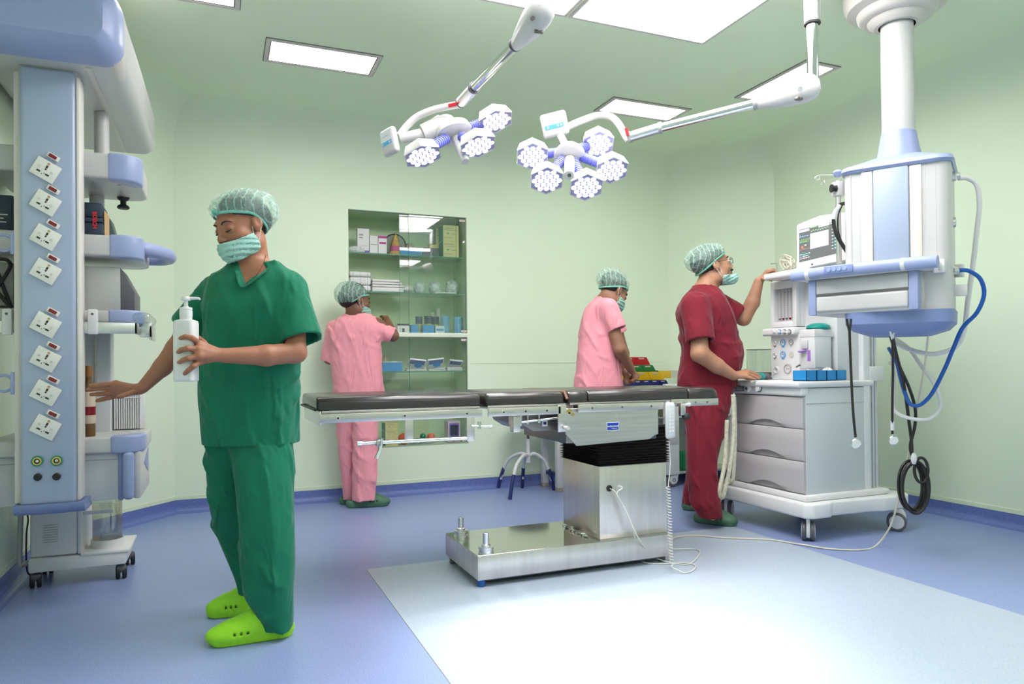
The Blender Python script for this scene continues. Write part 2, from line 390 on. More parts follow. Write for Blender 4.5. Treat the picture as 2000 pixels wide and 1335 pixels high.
# ---- contents, each placed at (x, z of shelf)
def paper(name, c, rough=.6, **k): return mat(name, c, rough=rough, **k)
CW = paper('carton_white', (.74, .74, .74)); CM = paper('carton_magenta', (.42, .04, .22)); CV = paper('carton_violet', (.22, .12, .5)); CY_ = paper('carton_yellow', (.78, .70, .30)); CGL = paper('carton_green_side', (.03, .24, .16)); TXT = paper('print_grey', (.30, .33, .28)); CBL = paper('carton_blue', (.03, .30, .66)); CDK = paper('carton_dark', (.09, .09, .12)); CPK = paper('carton_pale_pink', (.66, .52, .56))
def cab_px(px, py, back=.12): return ony(px, py, Y+back)
def carton(pxl, pxr, pyt, zs, dy=.08, back=.10, m=CW, name='carton', label='', group=None, prints=(), rz=0., cat='box'):
    a = ony(pxl, 600, Y+back); b = ony(pxr, 600, Y+back); t = ony((pxl+pxr)/2, pyt, Y+back)
    w_ = b.x-a.x; h = t.z-zs; c = (a.x+b.x)/2
    o = MB().m(m).box((-w_/2, 0, 0), (w_/2, dy, h), .0015, 1)
    for (u0, v0, u1, v1, mm) in prints:
        o.m(mm).box((-w_/2+u0*w_, -.0008, v0*h), (-w_/2+u1*w_, 0.0002, v1*h))
    return o.build(name, None, loc=(c, Y+back, zs), rz=rz, label=label, cat=cat, group=group)
S1, S2, S3, S4, S5 = 1.796, 1.511, 1.208, .919, .362
carton(699, 722, 446, S1, .05, .11, label='tall white carton with violet corner print on the top cabinet shelf', prints=((.15, .72, .5, .78, TXT), (.15, .62, .45, .66, TXT), (.15, .3, .9, .33, CPK), (.55, .05, 1, .14, CV)), name='medicine_carton')
for a, b, kk in ((723, 739, 0), (740, 756.5, 1)):
    carton(a, b, 460 if kk else 460, S1, .05, .10, name='medicine_carton', group='white and magenta cartons', label=('white carton with magenta bands beside the round frame' if kk else 'plain white carton between tall carton and magenta carton'), prints=(((0, .86, 1, .98, CM), (.12, .56, .9, .66, CM)) if kk else ((.1, .5, .9, .54, TXT),)))
# round framed idol plate
t = empty('round_frame', (ony(769, 495, Y+.2).x, Y+.16, S1), label='round black framed ornament with a small golden figure on the top cabinet shelf', cat='ornament')
mb = MB(); R_ = .085
mb.tube([(R_*math.cos(a), 0, R_+R_*math.sin(a)) for a in [2*PI*k/24 for k in range(24)]], .005, 6, closed=True, smooth=False); mb.build('rim', M['black'], t)
MB().lathe([(0, 0), (R_-.003, 0), (R_-.003, .004), (0, .004)], 24, (0, .004, R_), (0, -1, 0)).build('disc', mat('grey_disc', (.22, .26, .2), rough=.5), t)
mb = MB(); mb.m(mat('dull_gold', (.55, .38, .12), rough=.45, noise=.3, nscale=90)).lathe([(0, 0), (.045, 0), (.05, .02), (.03, .05), (.035, .09), (.022, .11), (.018, .14), (.008, .16), (0, .165)], 14, (0, -.03, 0)).m(mat('rose_cloth', (.55, .14, .28), rough=.6)).lathe([(.034, .018), (.04, .03), (.037, .07), (.028, .075)], 14, (0, -.032, 0)).build('figurine', None, t)
# crumpled clear bag, grey bundles: noisy lumps
def lump(name, c, r, m, label=None, cat=None, group=None, amp=.25, seed=0, seg=22, kind=None):
    rnd = random.Random(seed); ph = [(rnd.uniform(0, 6), rnd.uniform(0, 6), rnd.randint(2, 5), rnd.randint(2, 6)) for _ in range(6)]
    vs = []; fs = []; nr = 12
    for i in range(nr+1):
        th = PI*i/nr
        for k in range(seg):
            a = 2*PI*k/seg; d = 1+amp*sum(abs(math.sin(p[2]*a+p[0]+3*math.cos(p[3]*th+p[1])))-.6 for p in ph)/3
            x = r[0]*math.sin(th)*math.cos(a)*d; y = r[1]*math.sin(th)*math.sin(a)*d; z = r[2]*max(-.92, math.cos(th)*d)
            vs.append((x, y, z+r[2]*.92))
    for i in range(nr):
        for k in range(seg): fs.append([i*seg+k, i*seg+(k+1) % seg, (i+1)*seg+(k+1) % seg, (i+1)*seg+k])
    return MB().raw(vs, fs).build(name, m, loc=c, label=label, cat=cat, group=group, sharp=25, kind=kind)
film = mat('grey_film', (.62, .68, .66), rough=.25, noise=.3, nscale=30); filmc = mat('clear_film', (.72, .76, .74), rough=.2, alpha=.75, noise=.25, nscale=40)
lump('plastic_bag', (ony(696, 482, Y+.08).x, Y+.09, S1), (.062, .03, .026), filmc, 'crumpled clear plastic bag at the left end of the top cabinet shelf', 'bag', seed=3)
lump('cloth_bundle', (ony(800, 482, Y+.25).x, Y+.26, S1), (.045, .035, .065), mat('beige_wrap', (.52, .45, .33), rough=.7, noise=.3), 'beige crumpled bundle behind the blue box', 'bundle', seed=5)
carton(783, 826, 486, S1, .10, .08, m=CBL, name='storage_box', label='bright blue box on the top cabinet shelf', prints=((.7, .35, .95, .4, CDK),))
carton(827, 858, 484, S1, .10, .09, m=CDK, name='storage_box', label='dark grey box right of the blue box')
carton(840, 862, 477, S1, .05, .20, m=CY_, name='glove_box', label='pale yellow carton lying behind the dark grey box')
gp = ((.1, .8, .7, .84, TXT), (.1, .68, .8, .71, TXT), (.25, .45, .4, .52, CGL), (.5, .45, .85, .48, TXT), (.1, .2, .6, .23, TXT), (.0, 0, .03, 1, CGL))
def stack(pxl, pxr, tops, zs, label, group, back=.08):
    z = zs
    for k, py in enumerate(tops):
        zt = ony((pxl+pxr)/2, py, Y+back).z
        a = ony(pxl, 600, Y+back); b = ony(pxr, 600, Y+back); w_ = b.x-a.x; h = zt-z
        mb = MB().m(CY_).box((-w_/2, 0, 0), (w_/2, .11, h-.001), .001, 1)
        for (u0, v0, u1, v1, mm) in gp: mb.m(mm).box((-w_/2+u0*w_, -.0008, v0*h), (-w_/2+u1*w_, .0002, v1*h))
        mb.m(CGL).box((-w_/2-.0008, .0, 0.002), (-w_/2+.0002, .11, h-.003))
        mb.build('glove_box', None, loc=((a.x+b.x)/2, Y+back, z), label=label[k], cat='box', group=group); z = zt
stack(866, 897, (471, 440), S1, ['lower yellow printed glove box at the right end of the top shelf', 'upper yellow printed glove box at the right end of the top shelf'], 'yellow glove boxes on the top shelf')
stack(852, 864, (472, 446), S1, ['lower narrow yellow box behind the glove boxes on the top shelf', 'upper narrow yellow box behind the glove boxes on the top shelf'], 'yellow glove boxes on the top shelf', back=.205)
# towels
TW = mat('white_towel', (.78, .77, .76), rough=.9, bump=.3, bscale=300); TB = mat('blue_stripe', (.42, .55, .72), rough=.9)
pos = ['bottom', 'middle', 'top']
for k, (zt0, zt1) in enumerate(((0, .045), (.046, .105), (.106, .145))):
    xx0 = x0+.012; xx1 = ony(721, 600, Y+.12).x; L = xx1-xx0
    mb = MB().m(TW).box((-L/2, -.06, 0), (L/2, .12, zt1-zt0-.002), .014, 3)
    for u in (-.32, 0, .34): mb.m(TB).box((L*u-.004, -.0607, .006), (L*u+.004, .1, zt1-zt0-.008), .004)
    mb.build('towel', None, loc=((xx0+xx1)/2, Y+.10, S2+zt0), label='%s blue striped white towel folded at the left of the second shelf' % pos[k], cat='towel', group='striped towels')
for k, (px1_, zt0, zt1) in enumerate(((786, 0, .035), (786, .036, .054), (783, .055, .073), (779, .074, .094))):
    xx0 = ony(725, 600, Y+.09).x; xx1 = ony(px1_, 600, Y+.09).x; L = xx1-xx0
    MB().m(TW).box((-L/2, -.05, 0), (L/2, .12, zt1-zt0-.0015), .007, 3).build('drape_cloth', None, loc=((xx0+xx1)/2, Y+.09, S2+zt0), label='%s plain white folded cloth in the middle of the second shelf' % ['lowest', 'second lowest', 'second highest', 'topmost'][k], cat='cloth', group='plain folded cloths')
lump('wrapped_pack', (ony(795, 560, Y+.1).x, Y+.10, S2), (.045, .06, .03), TW, 'small white wrapped pack beside the folded cloths', 'pack', seed=8)
for k, (px, w_, h_) in enumerate(((820, .045, .066), (850, .048, .068), (883, .05, .072))):
    lump('wrapped_pack', (ony(px, 560, Y+.12).x, Y+.13, S2), (w_, .05, h_*.8), film, ['leftmost', 'middle', 'rightmost'][k]+' grey plastic wrapped pack on the second shelf', 'pack', 'grey wrapped packs', seed=20+k)
MB().m(TW).box((-.09, -.05, 0), (.09, .08, .012), .005).build('drape_cloth', None, loc=(ony(868, 560, Y+.08).x, Y+.09, S2+.0), label='flat white cloth lying under the grey packs', cat='cloth')
# middle shelf
carton(776, 799, 632, S3, .08, .06, label='low white carton with black lid band behind the nurse\'s arm', name='low_carton', prints=((0, .8, 1, 1, CDK), (.4, .1, .6, .5, CDK)))
carton(803, 818, 634, S3, .08, .06, m=CBL, label='small blue carton right of the white low carton', name='low_carton')
carton(826, 848, 634, S3, .06, .05, m=CBL, label='small bright blue carton in front of the yellow tins', name='low_carton')
carton(850, 868, 636, S3, .06, .05, m=CW, label='flat white carton beside the bright blue carton', name='low_carton', prints=((.1, .3, .9, .6, CBL),))
YE = mat('tin_yellow', (.72, .58, .02), rough=.4); NV = mat('tin_navy', (.03, .04, .12), rough=.4); LB = mat('tub_blue', (.18, .44, .66), rough=.4)
def can(px, pyt, r, m1, m2, label, group=None, back=.15, name='tin', zs=S3, split=.55):
    zt = ony(px, pyt, Y+back).z; h = zt-zs
    mb = MB().m(m1).lathe([(0, 0), (r, 0), (r, h*split)], 20).m(m2).lathe([(r, h*split), (r, h*.86), (r*1.04, h*.87), (r*1.04, h-.002), (r, h), (0, h)], 20)
    return mb.build(name, None, loc=(ony(px, 600, Y+back).x, Y+back, zs), label=label, cat='tin' if name == 'tin' else 'bottle', group=group)
can(818, 618, .027, YE, NV, 'yellow and navy tin, left one of the pair on the middle shelf', 'yellow tins')
can(836, 617, .030, YE, NV, 'yellow and navy tin, middle one behind the blue carton', 'yellow tins', back=.14)
can(850, 618, .027, YE, NV, 'yellow and navy tin, right one beside the light blue tub', 'yellow tins', back=.2)
can(869, 617, .034, LB, LB, 'light blue tub with white patch left of the other tub', 'blue tubs', back=.12)
can(893, 619, .034, LB, LB, 'light blue tub at the right end of the middle shelf', 'blue tubs', back=.12)
can(845, 610, .012, CW, CW, 'small white bottle behind the yellow tins', name='bottle', back=.25)
can(856, 602, .014, film, CW, 'slim clear bottle behind the yellow tins', name='bottle', back=.25)
# lower shelf
carton(746, 785, 706, S4, .12, .06, m=CBL, name='storage_box', label='open blue box on the lower glass shelf', prints=((0, .93, 1, 1, CW), (.55, .7, .6, .72, CDK)))
lump('paper_bundle', (ony(752, 700, Y+.2).x, Y+.22, S4), (.035, .03, .06), mat('brown_paper', (.45, .38, .30), rough=.7), 'brown paper bundle standing behind the blue box', 'bundle', seed=31)
for k, px in enumerate((768, 776)): lump('packet', (ony(px, 700, Y+.2).x, Y+.2+.07*k, S4), (.03, .025, .04), CW, ['left', 'right'][k]+' of two white packets lying behind the open blue box', 'packet', 'white packets behind the blue box', seed=40+k)
PB = mat('packet_blue', (.02, .25, .66), rough=.3); PN = mat('packet_navy', (.08, .14, .36), rough=.3)
def packet(px, py, wd, tilt, yaw, back, zoff, label, oval=True, m2=PB):
    c = ony(px, py, Y+back); hh = .085
    mx = ML((0, 0, 0), yaw) @ ML((0, 0, 0), 0, tilt[0], tilt[1])
    mb = MB().m(CW).box((-wd/2, -.008, 0), (wd/2, .008, hh), .006, 2, mx=mx)
    mb.m(PN).box((-wd/2+.008, -.0088, hh*.45), (wd/2-.008, -.008, hh*.92), mx=mx)
    if oval: mb.m(m2).lathe([(0, 0), (.03, 0), (.03, .002), (0, .002)], 18, (.012, -.008, hh*.36), (0, -1, 0), mx=mx, sx=1, sy=.75)
    return mb.build('catheter_packet', None, loc=(c.x, Y+back, S4+zoff), label=label, cat='packet', group='blue and white packets')
for k, (px, wd, z) in enumerate(((812, .16, 0), (812, .15, .013), (850, .14, 0), (850, .14, .013), (885, .13, 0), (885, .12, .013))):
    c = ony(px, 700, Y+.12)
    MB().m(CW).box((-wd/2, -.05, 0), (wd/2, .05, .012), .005, 2).build('catheter_packet', None, loc=(c.x, Y+.12, S4+z), rz=random.uniform(-.15, .15), label=['lower', 'upper'][k % 2]+' white packet lying flat, %s pile on the lower glass shelf' % ['left', 'middle', 'right'][k//2], cat='packet', group='blue and white packets')
packet(811, 700, .13, (.12, .75), .0, .07, .028, 'packet with deep blue oval leaning on the left pile')
packet(849, 700, .13, (-.1, .7), .0, .07, .028, 'packet with bright blue oval leaning on the middle pile')
packet(884, 700, .11, (.1, .9), .1, .09, .028, 'dark blue packet leaning on the right pile', False)
# bottom shelf
stack(750, 776, (856, 841, 825), S5, ['lowest yellow glove box on the cabinet floor', 'middle yellow glove box on the cabinet floor', 'topmost yellow glove box on the cabinet floor'], 'yellow glove boxes on the cabinet floor', back=.08)
OR = mat('orange_rubber', (.80, .12, .02), rough=.4); GR = mat('green_rubber', (.01, .22, .12), rough=.35)
def ball(name, px, py, r, m, label, cat, back=.1, sy=1., sz=1.):
    c = ony(px, py, Y+back)
    return MB().lathe([(r*math.sin(PI*k/10), r*sz*(1-math.cos(PI*k/10))) for k in range(11)], 20, (0, 0, 0), (0, 0, 1), sx=sy).build(name, m, loc=(c.x, Y+back, S5), label=label, cat=cat)
ball('rubber_bulb', 789, 858, .050, OR, 'orange resuscitation bag beside the yellow glove boxes', 'medical bag', sy=.9, sz=.9)
ball('rubber_bulb', 842, 858, .035, OR, 'small orange bulb at the right of the cabinet floor', 'medical bag', back=.2)
o = ball('rubber_bulb', 826, 858, .024, GR, 'green rubber bulb on the clear tubing', 'medical bag', back=.07); o.location.z = S5+.035
lump('clear_tubing', (ony(822, 866, Y+.1).x, Y+.1, S5), (.11, .05, .022), filmc, 'coil of clear tubing under the green bulb', 'tubing', seed=50)
carton(873, 897, 822, S5+.0, .1, .09, m=CPK, name='mask_carton', label='pale pink carton with lilac picture at the right of the cabinet floor', prints=((.1, .25, .9, .9, CV), (.18, .32, .82, .82, CW), (.6, .35, .8, .5, OR)))
mb = MB(); mb.tube([(-.04, 0, .004), (.05, 0, .004)], .004, 6).tube([(-.01, 0, .05), (0, 0, .008), (.02, 0, .05)], .003, 6, smooth=False).build('forceps', M['black'], loc=(ony(886, 866, Y+.06).x, Y+.065, S5), label='black forceps lying in front of the pink carton', cat='forceps')
# ================================================================== OPERATING TABLE
# base 1.02..2.02 x 2.877..3.34, column 1.635..2.01 x 2.912..3.29
TX, TY = 1.52, 3.11
tb = empty('operating_table', (TX, TY, 0), label='steel operating table with black sectioned mattress and black bellows column', cat='operating table')
def T(x, y, z): return (x-TX, y-TY, z)
mb = MB(); mb.m(M['steelv']).box(T(1.02, 2.877, .032), T(2.018, 3.345, .1365), .004, 2); mb.m(M['mirror']).box(T(1.022, 2.879, .1365), T(2.016, 3.343, .1385), .0008, 1)
mb.build('base_plate', None, tb)
MB().box(T(1.05, 2.905, .02), T(1.99, 3.32, .034)).build('base_underside', M['dkgrey'], tb)
for (x, y, m, l) in ((1.045, 2.905, 'bluehose', 'blue rubber foot'), (1.045, 3.30, 'dkgrey', None), (1.98, 2.92, 'dkgrey', None), (1.98, 3.30, 'dkgrey', None)):
    MB().cyl(T(x, y, 0), T(x, y, .034), .018, seg=14, bev=.003).build('foot', M[m], tb, label=l)
MB().box(T(1.636, 2.912, .138), T(2.008, 3.29, .478), .003, 2).build('column', M['steelv'], tb)
for y in (2.915, 3.262):
    p = MB().lathe([(0, 0), (.034, 0), (.034, .005), (.030, .007), (.030, .016), (.033, .018), (.033, .027), (.020, .028), (.020, .036), (.0135, .04), (.0135, .086), (.011, .088), (.007, .088), (.007, .06), (0, .06)], 24, T(1.072, y, .1385)).build('floor_lock_post', M['alu'], tb)
# bellows: stacked rectangular rings going in and out
bel = MB(); n = 13; zz0, zz1 = .478, .66
rings = []
for k in range(2*n+1):
    z = zz0+(zz1-zz0)*(k/(2*n))**1.25; d = 0 if k % 2 else -.016
    x0_, x1_, y0_, y1_ = 1.636-d-.014, 2.008+d+.014, 2.912-d-.014, 3.29+d+.014
    if k % 2: x0_ -= .0; 
    rings.append([T(x0_, y0_, z), T(x1_, y0_, z), T(x1_, y1_, z), T(x0_, y1_, z)])
bel.loft(rings).build('bellows', mat('bellows_black', (.03, .027, .026), rough=.28, spec=.7), tb, sharp=10)
# front cover plate with clipped lower corners
poly = [(1.435, .757), (1.435, .642), (1.49, .587), (1.875, .600), (1.905, .618), (1.925, .622), (1.925, .757)]
poly = [(x-TX, z) for x, z in poly]
MB().prism(poly, 2.853-TY, 2.861-TY, 'y', r=.0015, seg=1).build('cover_plate', M['steel'], tb)
MB().box(T(1.44, 2.862, .60), T(1.92, 3.34, .745), .003).build('head_block', M['dkmetal'], tb)
for x, z in ((1.452, .737), (1.905, .737), (1.70, .715)):
    MB().lathe([(0, 0), (.006, 0), (.005, .003), (0, .003)], 12, T(x, 2.853, z), (0, -1, 0)).build('screw', M['alu'], tb)
# maker's sticker
c = ony(1197, 832, 2.852)
pl = MB().m(mat('sticker_rim', (.8, .8, .82), rough=.4)).box(T(c.x-.032, 2.8515, c.z-.019), T(c.x+.032, 2.8527, c.z+.019), .006).m(mat('sticker_blue', (.01, .05, .42), rough=.3)).box(T(c.x-.030, 2.851, c.z-.0165), T(c.x+.030, 2.852, c.z+.0165), .0055).build('maker_sticker', None, tb)
text_obj('technomed', .0125, 'lettering', M['white'], pl, T(c.x, 2.8505, c.z+.001), (PI/2, 0, 0), bold=.0002)
text_obj('Caring for you', .0052, 'lettering', M['white'], pl, T(c.x+.008, 2.8505, c.z-.009), (PI/2, 0, 0), bold=.0001)
# side rails front and back
def rail(x0_, x1_, z, yf, side=1, name='side_rail'):
    r = MB().box(T(x0_, yf, z-.0175), T(x1_, yf+.009, z+.0175), .002, 2).build(name, M['steel'], tb)
    for x in (x0_+.07, (x0_+x1_)/2, x1_-.07):
        MB().lathe([(0, 0), (.0085, 0), (.0085, .0015), (.004, .002), (.0035, 0), (0, .0)], 14, T(x, yf, z), (0, -side, 0)).build('rail_bolt', M['steelv'], r)
        if side > 0: MB().cyl(T(x, yf+.009, z), T(x, yf+.04, z), .009).build('rail_spacer', M['steel'], r)
for yf, sd in ((2.842, 1), (3.372, -1)):
    rail(.362, 1.035, .752, yf, sd); rail(1.06, 1.405, .753, yf-.004*sd, sd); rail(1.49, 1.945, .757, yf-.006*sd, sd); rail(2.0, 2.278, .766, yf+.012*sd, sd)
# under-frames of the sections
def und(x0_, x1_, z0_, z1_): MB().box(T(x0_, 2.86, z0_), T(x1_, 3.365, z1_), .003).build('section_frame', M['steelv'], tb)
und(.372, 1.03, .766, .782); und(1.065, 1.44, .766, .782); und(1.46, 2.28, .772, .784)
# end loop handle
MB().tube([T(.352, 2.88, .784), T(.346, 2.90, .786), T(.342, 3.30, .786), T(.352, 3.34, .784)], .005, 8, smooth=False).build('end_loop', M['black'], tb)
MB().box(T(.362, 2.855, .722), T(.37, 3.375, .781), .003).build('end_plate', M['alu'], tb)
# mattress sections
def pad(x0_, x1_, rl, rr, zt=.836):
    b = MB(); n = 14; yf, yb = 2.853, 3.372; zb = .783
    # cross-section: rounded top edge
    def sec(x, dy, dz):
        R2 = .030; pts = []
        y0_, y1_ = yf+dy, yb-dy; top = zt-dz
        for cy_, sgn in ((y0_+R2, PI), (y1_-R2, PI/2)):
            for k in range(6):
                a = sgn-(PI/2)*k/5; pts.append(T(x, cy_+R2*math.cos(a), top-R2+R2*math.sin(a)))
        pts += [T(x, y1_, zb+.003), T(x, y1_-.004, zb), T(x, y0_+.004, zb), T(x, y0_, zb+.003)]
        return pts
    rings = [sec(x0_+.0, rl, rl), sec(x0_+rl*.3, rl*.3, rl*.3), sec(x0_+rl, 0, 0), sec((x0_+x1_)/2, -.001, -.001), sec(x1_-rr, 0, 0), sec(x1_-rr*.3, rr*.3, rr*.3), sec(x1_, rr, rr)]
    return b.loft(rings).build('mattress_section', M['leather'], tb, sharp=50)
pad(.352, 1.035, .010, .016); pad(1.056, 1.432, .014, .014); pad(1.452, 1.548, .010, .006); pad(1.551, 2.098, .006, .006); pad(2.101, 2.285, .006, .03)
# brown webbing between the sections
MB().tube([T(1.442, 2.85, .80), T(1.440, 2.87, .83), T(1.443, 3.35, .83), T(1.442, 3.37, .80)], .007, 6, smooth=False).build('webbing', mat('brown_webbing', (.16, .08, .05), rough=.6), tb)
# hinges, brackets, cross rod with clamp
MB().box(T(1.39, 2.838, .655), T(1.432, 2.846, .775), .003).build('hinge_bracket', M['steel'], tb)
MB().cyl(T(1.42, 2.836, .675), T(1.42, 2.80, .675), .0085).build('bracket_pin', mat('nylon', (.62, .62, .58), rough=.4), tb)
MB().m(M['steel']).box(T(1.435, 2.90, .69), T(1.50, 3.3, .78), .004).m(M['gold']).cyl(T(1.452, 2.85, .745), T(1.452, 2.89, .745), .012).cyl(T(1.47, 2.85, .73), T(1.47, 2.89, .73), .008).build('joint_casting', None, tb)
MB().m(M['steel']).box(T(1.205, 2.88, .685), T(1.235, 2.97, .765), .004).box(T(1.19, 2.875, .66), T(1.225, 2.92, .735), .004).build('side_joint', None, tb)
MB().cyl(T(1.21, 2.89, .70), T(1.42, 2.89, .715), .006).build('pull_rod', M['chrome'], tb)
MB().prism([(1.22-TX, .765), (1.26-TX, .685), (1.31-TX, .655), (1.47-TX, .655), (1.47-TX, .765)], 2.93-TY, 3.3-TY, 'y', r=.003).build('gear_housing', M['dkmetal'], tb)
ps = ony(1064, 826, 2.929); MB().m(M['white']).box(T(ps.x-.013, 2.9275, ps.z-.014), T(ps.x+.013, 2.929, ps.z+.014)).m(M['navy']).box(T(ps.x-.007, 2.927, ps.z-.006), T(ps.x+.007, 2.928, ps.z+.006)).build('warning_sticker', None, tb)
for x, z in ((1.275, .69), (1.33, .695)):
    MB().lathe([(0, 0), (.01, 0), (.01, .006), (.004, .008), (.004, .05), (0, .05)], 10, T(x, 2.91, z)).build('adjuster_screw', M['chrome'], tb)
# cross rod under the head section
MB().box(T(.965, 2.842, .635), T(1.0, 2.852, .737), .002).build('rod_bracket', M['steel'], tb)
r1_ = ony(700, 852, 2.85); r2_ = ony(871, 851, 2.85)
MB().m(M['chrome']).cyl(T(r1_.x, 2.85, .648), T(.985, 2.85, .648), .0078).cyl(T(r1_.x-.004, 2.85, .648), T(r1_.x+.012, 2.85, .648), .0115).build('cross_rod', None, tb)
cl = ony(742, 851, 2.83)
MB().m(M['steel']).cbox(T(cl.x, 2.85, .648), (.026, .03, .03), .008).m(M['chrome']).tube([T(cl.x+.006, 2.82, .668), T(cl.x+.003, 2.822, .64), T(cl.x-.016, 2.824, .588)], [.004, .006, .0085], 8).build('clamp_lever', None, tb)
MB().m(M['chrome']).cyl(T(.985, 2.84, .70), T(1.07, 2.84, .694), .004).cyl(T(1.062, 2.84, .694), T(1.075, 2.84, .6935), .007).cyl(T(1.02, 2.842, .715), T(1.02, 2.842, .685), .008).build('locking_pin', None, tb)
MB().box(T(.70, 2.846, .64), T(.735, 2.856, .735), .002).build('rod_bracket', M['steel'], tb)
# right end: clamp and knob
kn = ony(1335, 790, 2.83)
MB().m(M['white']).cyl(T(kn.x-.01, 2.83, kn.z), T(kn.x+.028, 2.83, kn.z), .006).cyl(T(kn.x+.022, 2.83, kn.z), T(kn.x+.036, 2.83, kn.z), .0095).m(M['steel']).cbox(T(kn.x-.005, 2.835, kn.z-.02), (.03, .02, .06), .004).build('rail_clamp', None, tb)
MB().lathe([(0, 0), (.017, 0), (.02, .006), (.02, .02), (.014, .026), (0, .026)], 10, T(kn.x+.018, 2.84, kn.z-.045), (0, -.4, -1)).build('clamp_knob', M['black'], tb)
# small rollers lying at the column's foot, on the plate
cr = random.Random(3)
mb = MB().m(M['chrome'])
for k in range(12):
    p = ((1.628-.035*cr.random()), 3.25-.30*k/12, .1455); a = cr.uniform(0, PI)
    mb.cyl(T(p[0]-.011*math.cos(a), p[1]-.011*math.sin(a), p[2]), T(p[0]+.011*math.cos(a), p[1]+.011*math.sin(a), p[2]), .0052, seg=8)
tag(mb.build('steel_chain'), 'loose steel chain lying on the table base beside the column', 'chain').location = (TX, TY, 0)
# sockets on the column face
f1 = ony(1190, 953, 2.91); f2 = ony(1210, 951, 2.91)
MB().lathe([(0, 0), (.0155, 0), (.0155, .004), (.011, .008), (.009, .008), (.009, .003), (0, .003)], 16, T(f1.x, 2.912, f1.z), (0, -1, 0)).build('cable_gland', M['black'], tb)
MB().m(M['alu']).lathe([(0, 0), (.013, 0), (.013, .003), (0, .003)], 16, T(f2.x, 2.912, f2.z), (0, -1, 0)).m(M['white']).lathe([(0, 0), (.0085, 0), (.0085, .016), (.005, .022), (0, .022)], 12, T(f2.x, 2.909, f2.z), (0, -1, 0)).build('cable_plug', None, tb)
# hand control with coiled lead
hcx = ony(1308, 820, 2.828)
hc = empty('hand_control', (hcx.x, 2.828, hcx.z-.1), label='pale grey keypad hand control hooked on the table side rail', cat='remote control')
w2 = .024
MB().box((-w2, -.013, .015), (w2, .011, .185), .011, 3).build('body', M['white'], hc)
MB().box((-.020, -.0148, .024), (.020, -.012, .172), .004, 2).build('keypad', M['lgrey'], hc)
for r in range(7):
    for q in range(2): MB().box((-.0135+q*.0155, -.0158, .045+r*.0165), (-.0025+q*.0155, -.0145, .054+r*.0165), .002, 1).build('key', M['white'], hc)
MB().box((-.008, .008, .13), (.008, .016, .19), .002).build('hook', M['greypl'], hc)
# coiled lead
pts = []; p0 = ony(1307, 862, 2.825); p1 = ony(1305, 950, 2.80); p2 = ony(1311, 1095, 2.78); p3 = onz(1318, 1112, .02)
pts = [p0, ony(1309, 905, 2.825), p1]
L = (p3-p1)
N = 27*10
path = [p1.lerp(p2, t/30) for t in range(30)]+[p2, p2.lerp(p3, .5), p3]
cum = []
def along(t):
    i = min(int(t*(len(path)-1)), len(path)-2); f = t*(len(path)-1)-i; return path[i].lerp(path[i+1], f)
hx = []
for k in range(N+1):
    t = k/N; a = 2*PI*27*t; c = along(t); hx.append(c+Vector((math.cos(a)*.0095, math.sin(a)*.0095, 0)))
gl = [Vector(v) for v in (onz(1335, 1118, .006), onz(1352, 1114, .006), onz(1358, 1104, .006), onz(1340, 1098, .006), onz(1312, 1100, .006), onz(1260, 1098, .006))]
gl += [onz(1243, 1080, .03), ony(1238, 1040, 2.85), ony(1222, 995, 2.865), ony(1205, 965, 2.87), Vector((f2.x, 2.885, f2.z))]
mb = MB(); mb.tube(pts, .0022, 6); mb.tube(hx, .0026, 6, smooth=False); mb.tube([hx[-1]]+gl, .003, 6)
mb.build('coiled_cable', M['cable'], label='white coiled lead hanging from the hand control to the floor', cat='cable')
g2 = [Vector((f1.x, 2.904, f1.z)), ony(1205, 965, 2.87), ony(1232, 1020, 2.855), ony(1250, 1055, 2.845), onz(1275, 1085, .03), onz(1310, 1098, .006), onz(1345, 1101, .006), onz(1364, 1085, .006), onz(1366, 1075, .006), onz(1345, 1071, .006), Vector((2.06, 3.0, .03)), Vector((2.022, 3.02, .05))]
MB().tube(g2, .003, 6).build('power_cable', M['cable'], label='white lead looping from the column socket onto the light floor', cat='cable')
# long cable across the floor to the anaesthesia machine and up to the pendant
gp_ = [Vector((2.02, 3.1, .035)), onz(1330, 1047, .006), onz(1370, 1046, .006), onz(1420, 1050, .006), onz(1500, 1053, .006), onz(1560, 1062, .006), onz(1620, 1071, .006), onz(1680, 1073, .006), onz(1712, 1064, .012), dep(1742, 1020, 3.62), dep(1762, 940, 3.55), dep(1778, 870, 3.5), dep(1796, 770, 3.42), dep(1808, 700, 3.35), dep(1815, 625, 3.25)]
MB().tube(gp_, .0045, 8).build('power_cable', M['ccable'], label='long cream cable running across the floor and up to the right pendant', cat='cable')

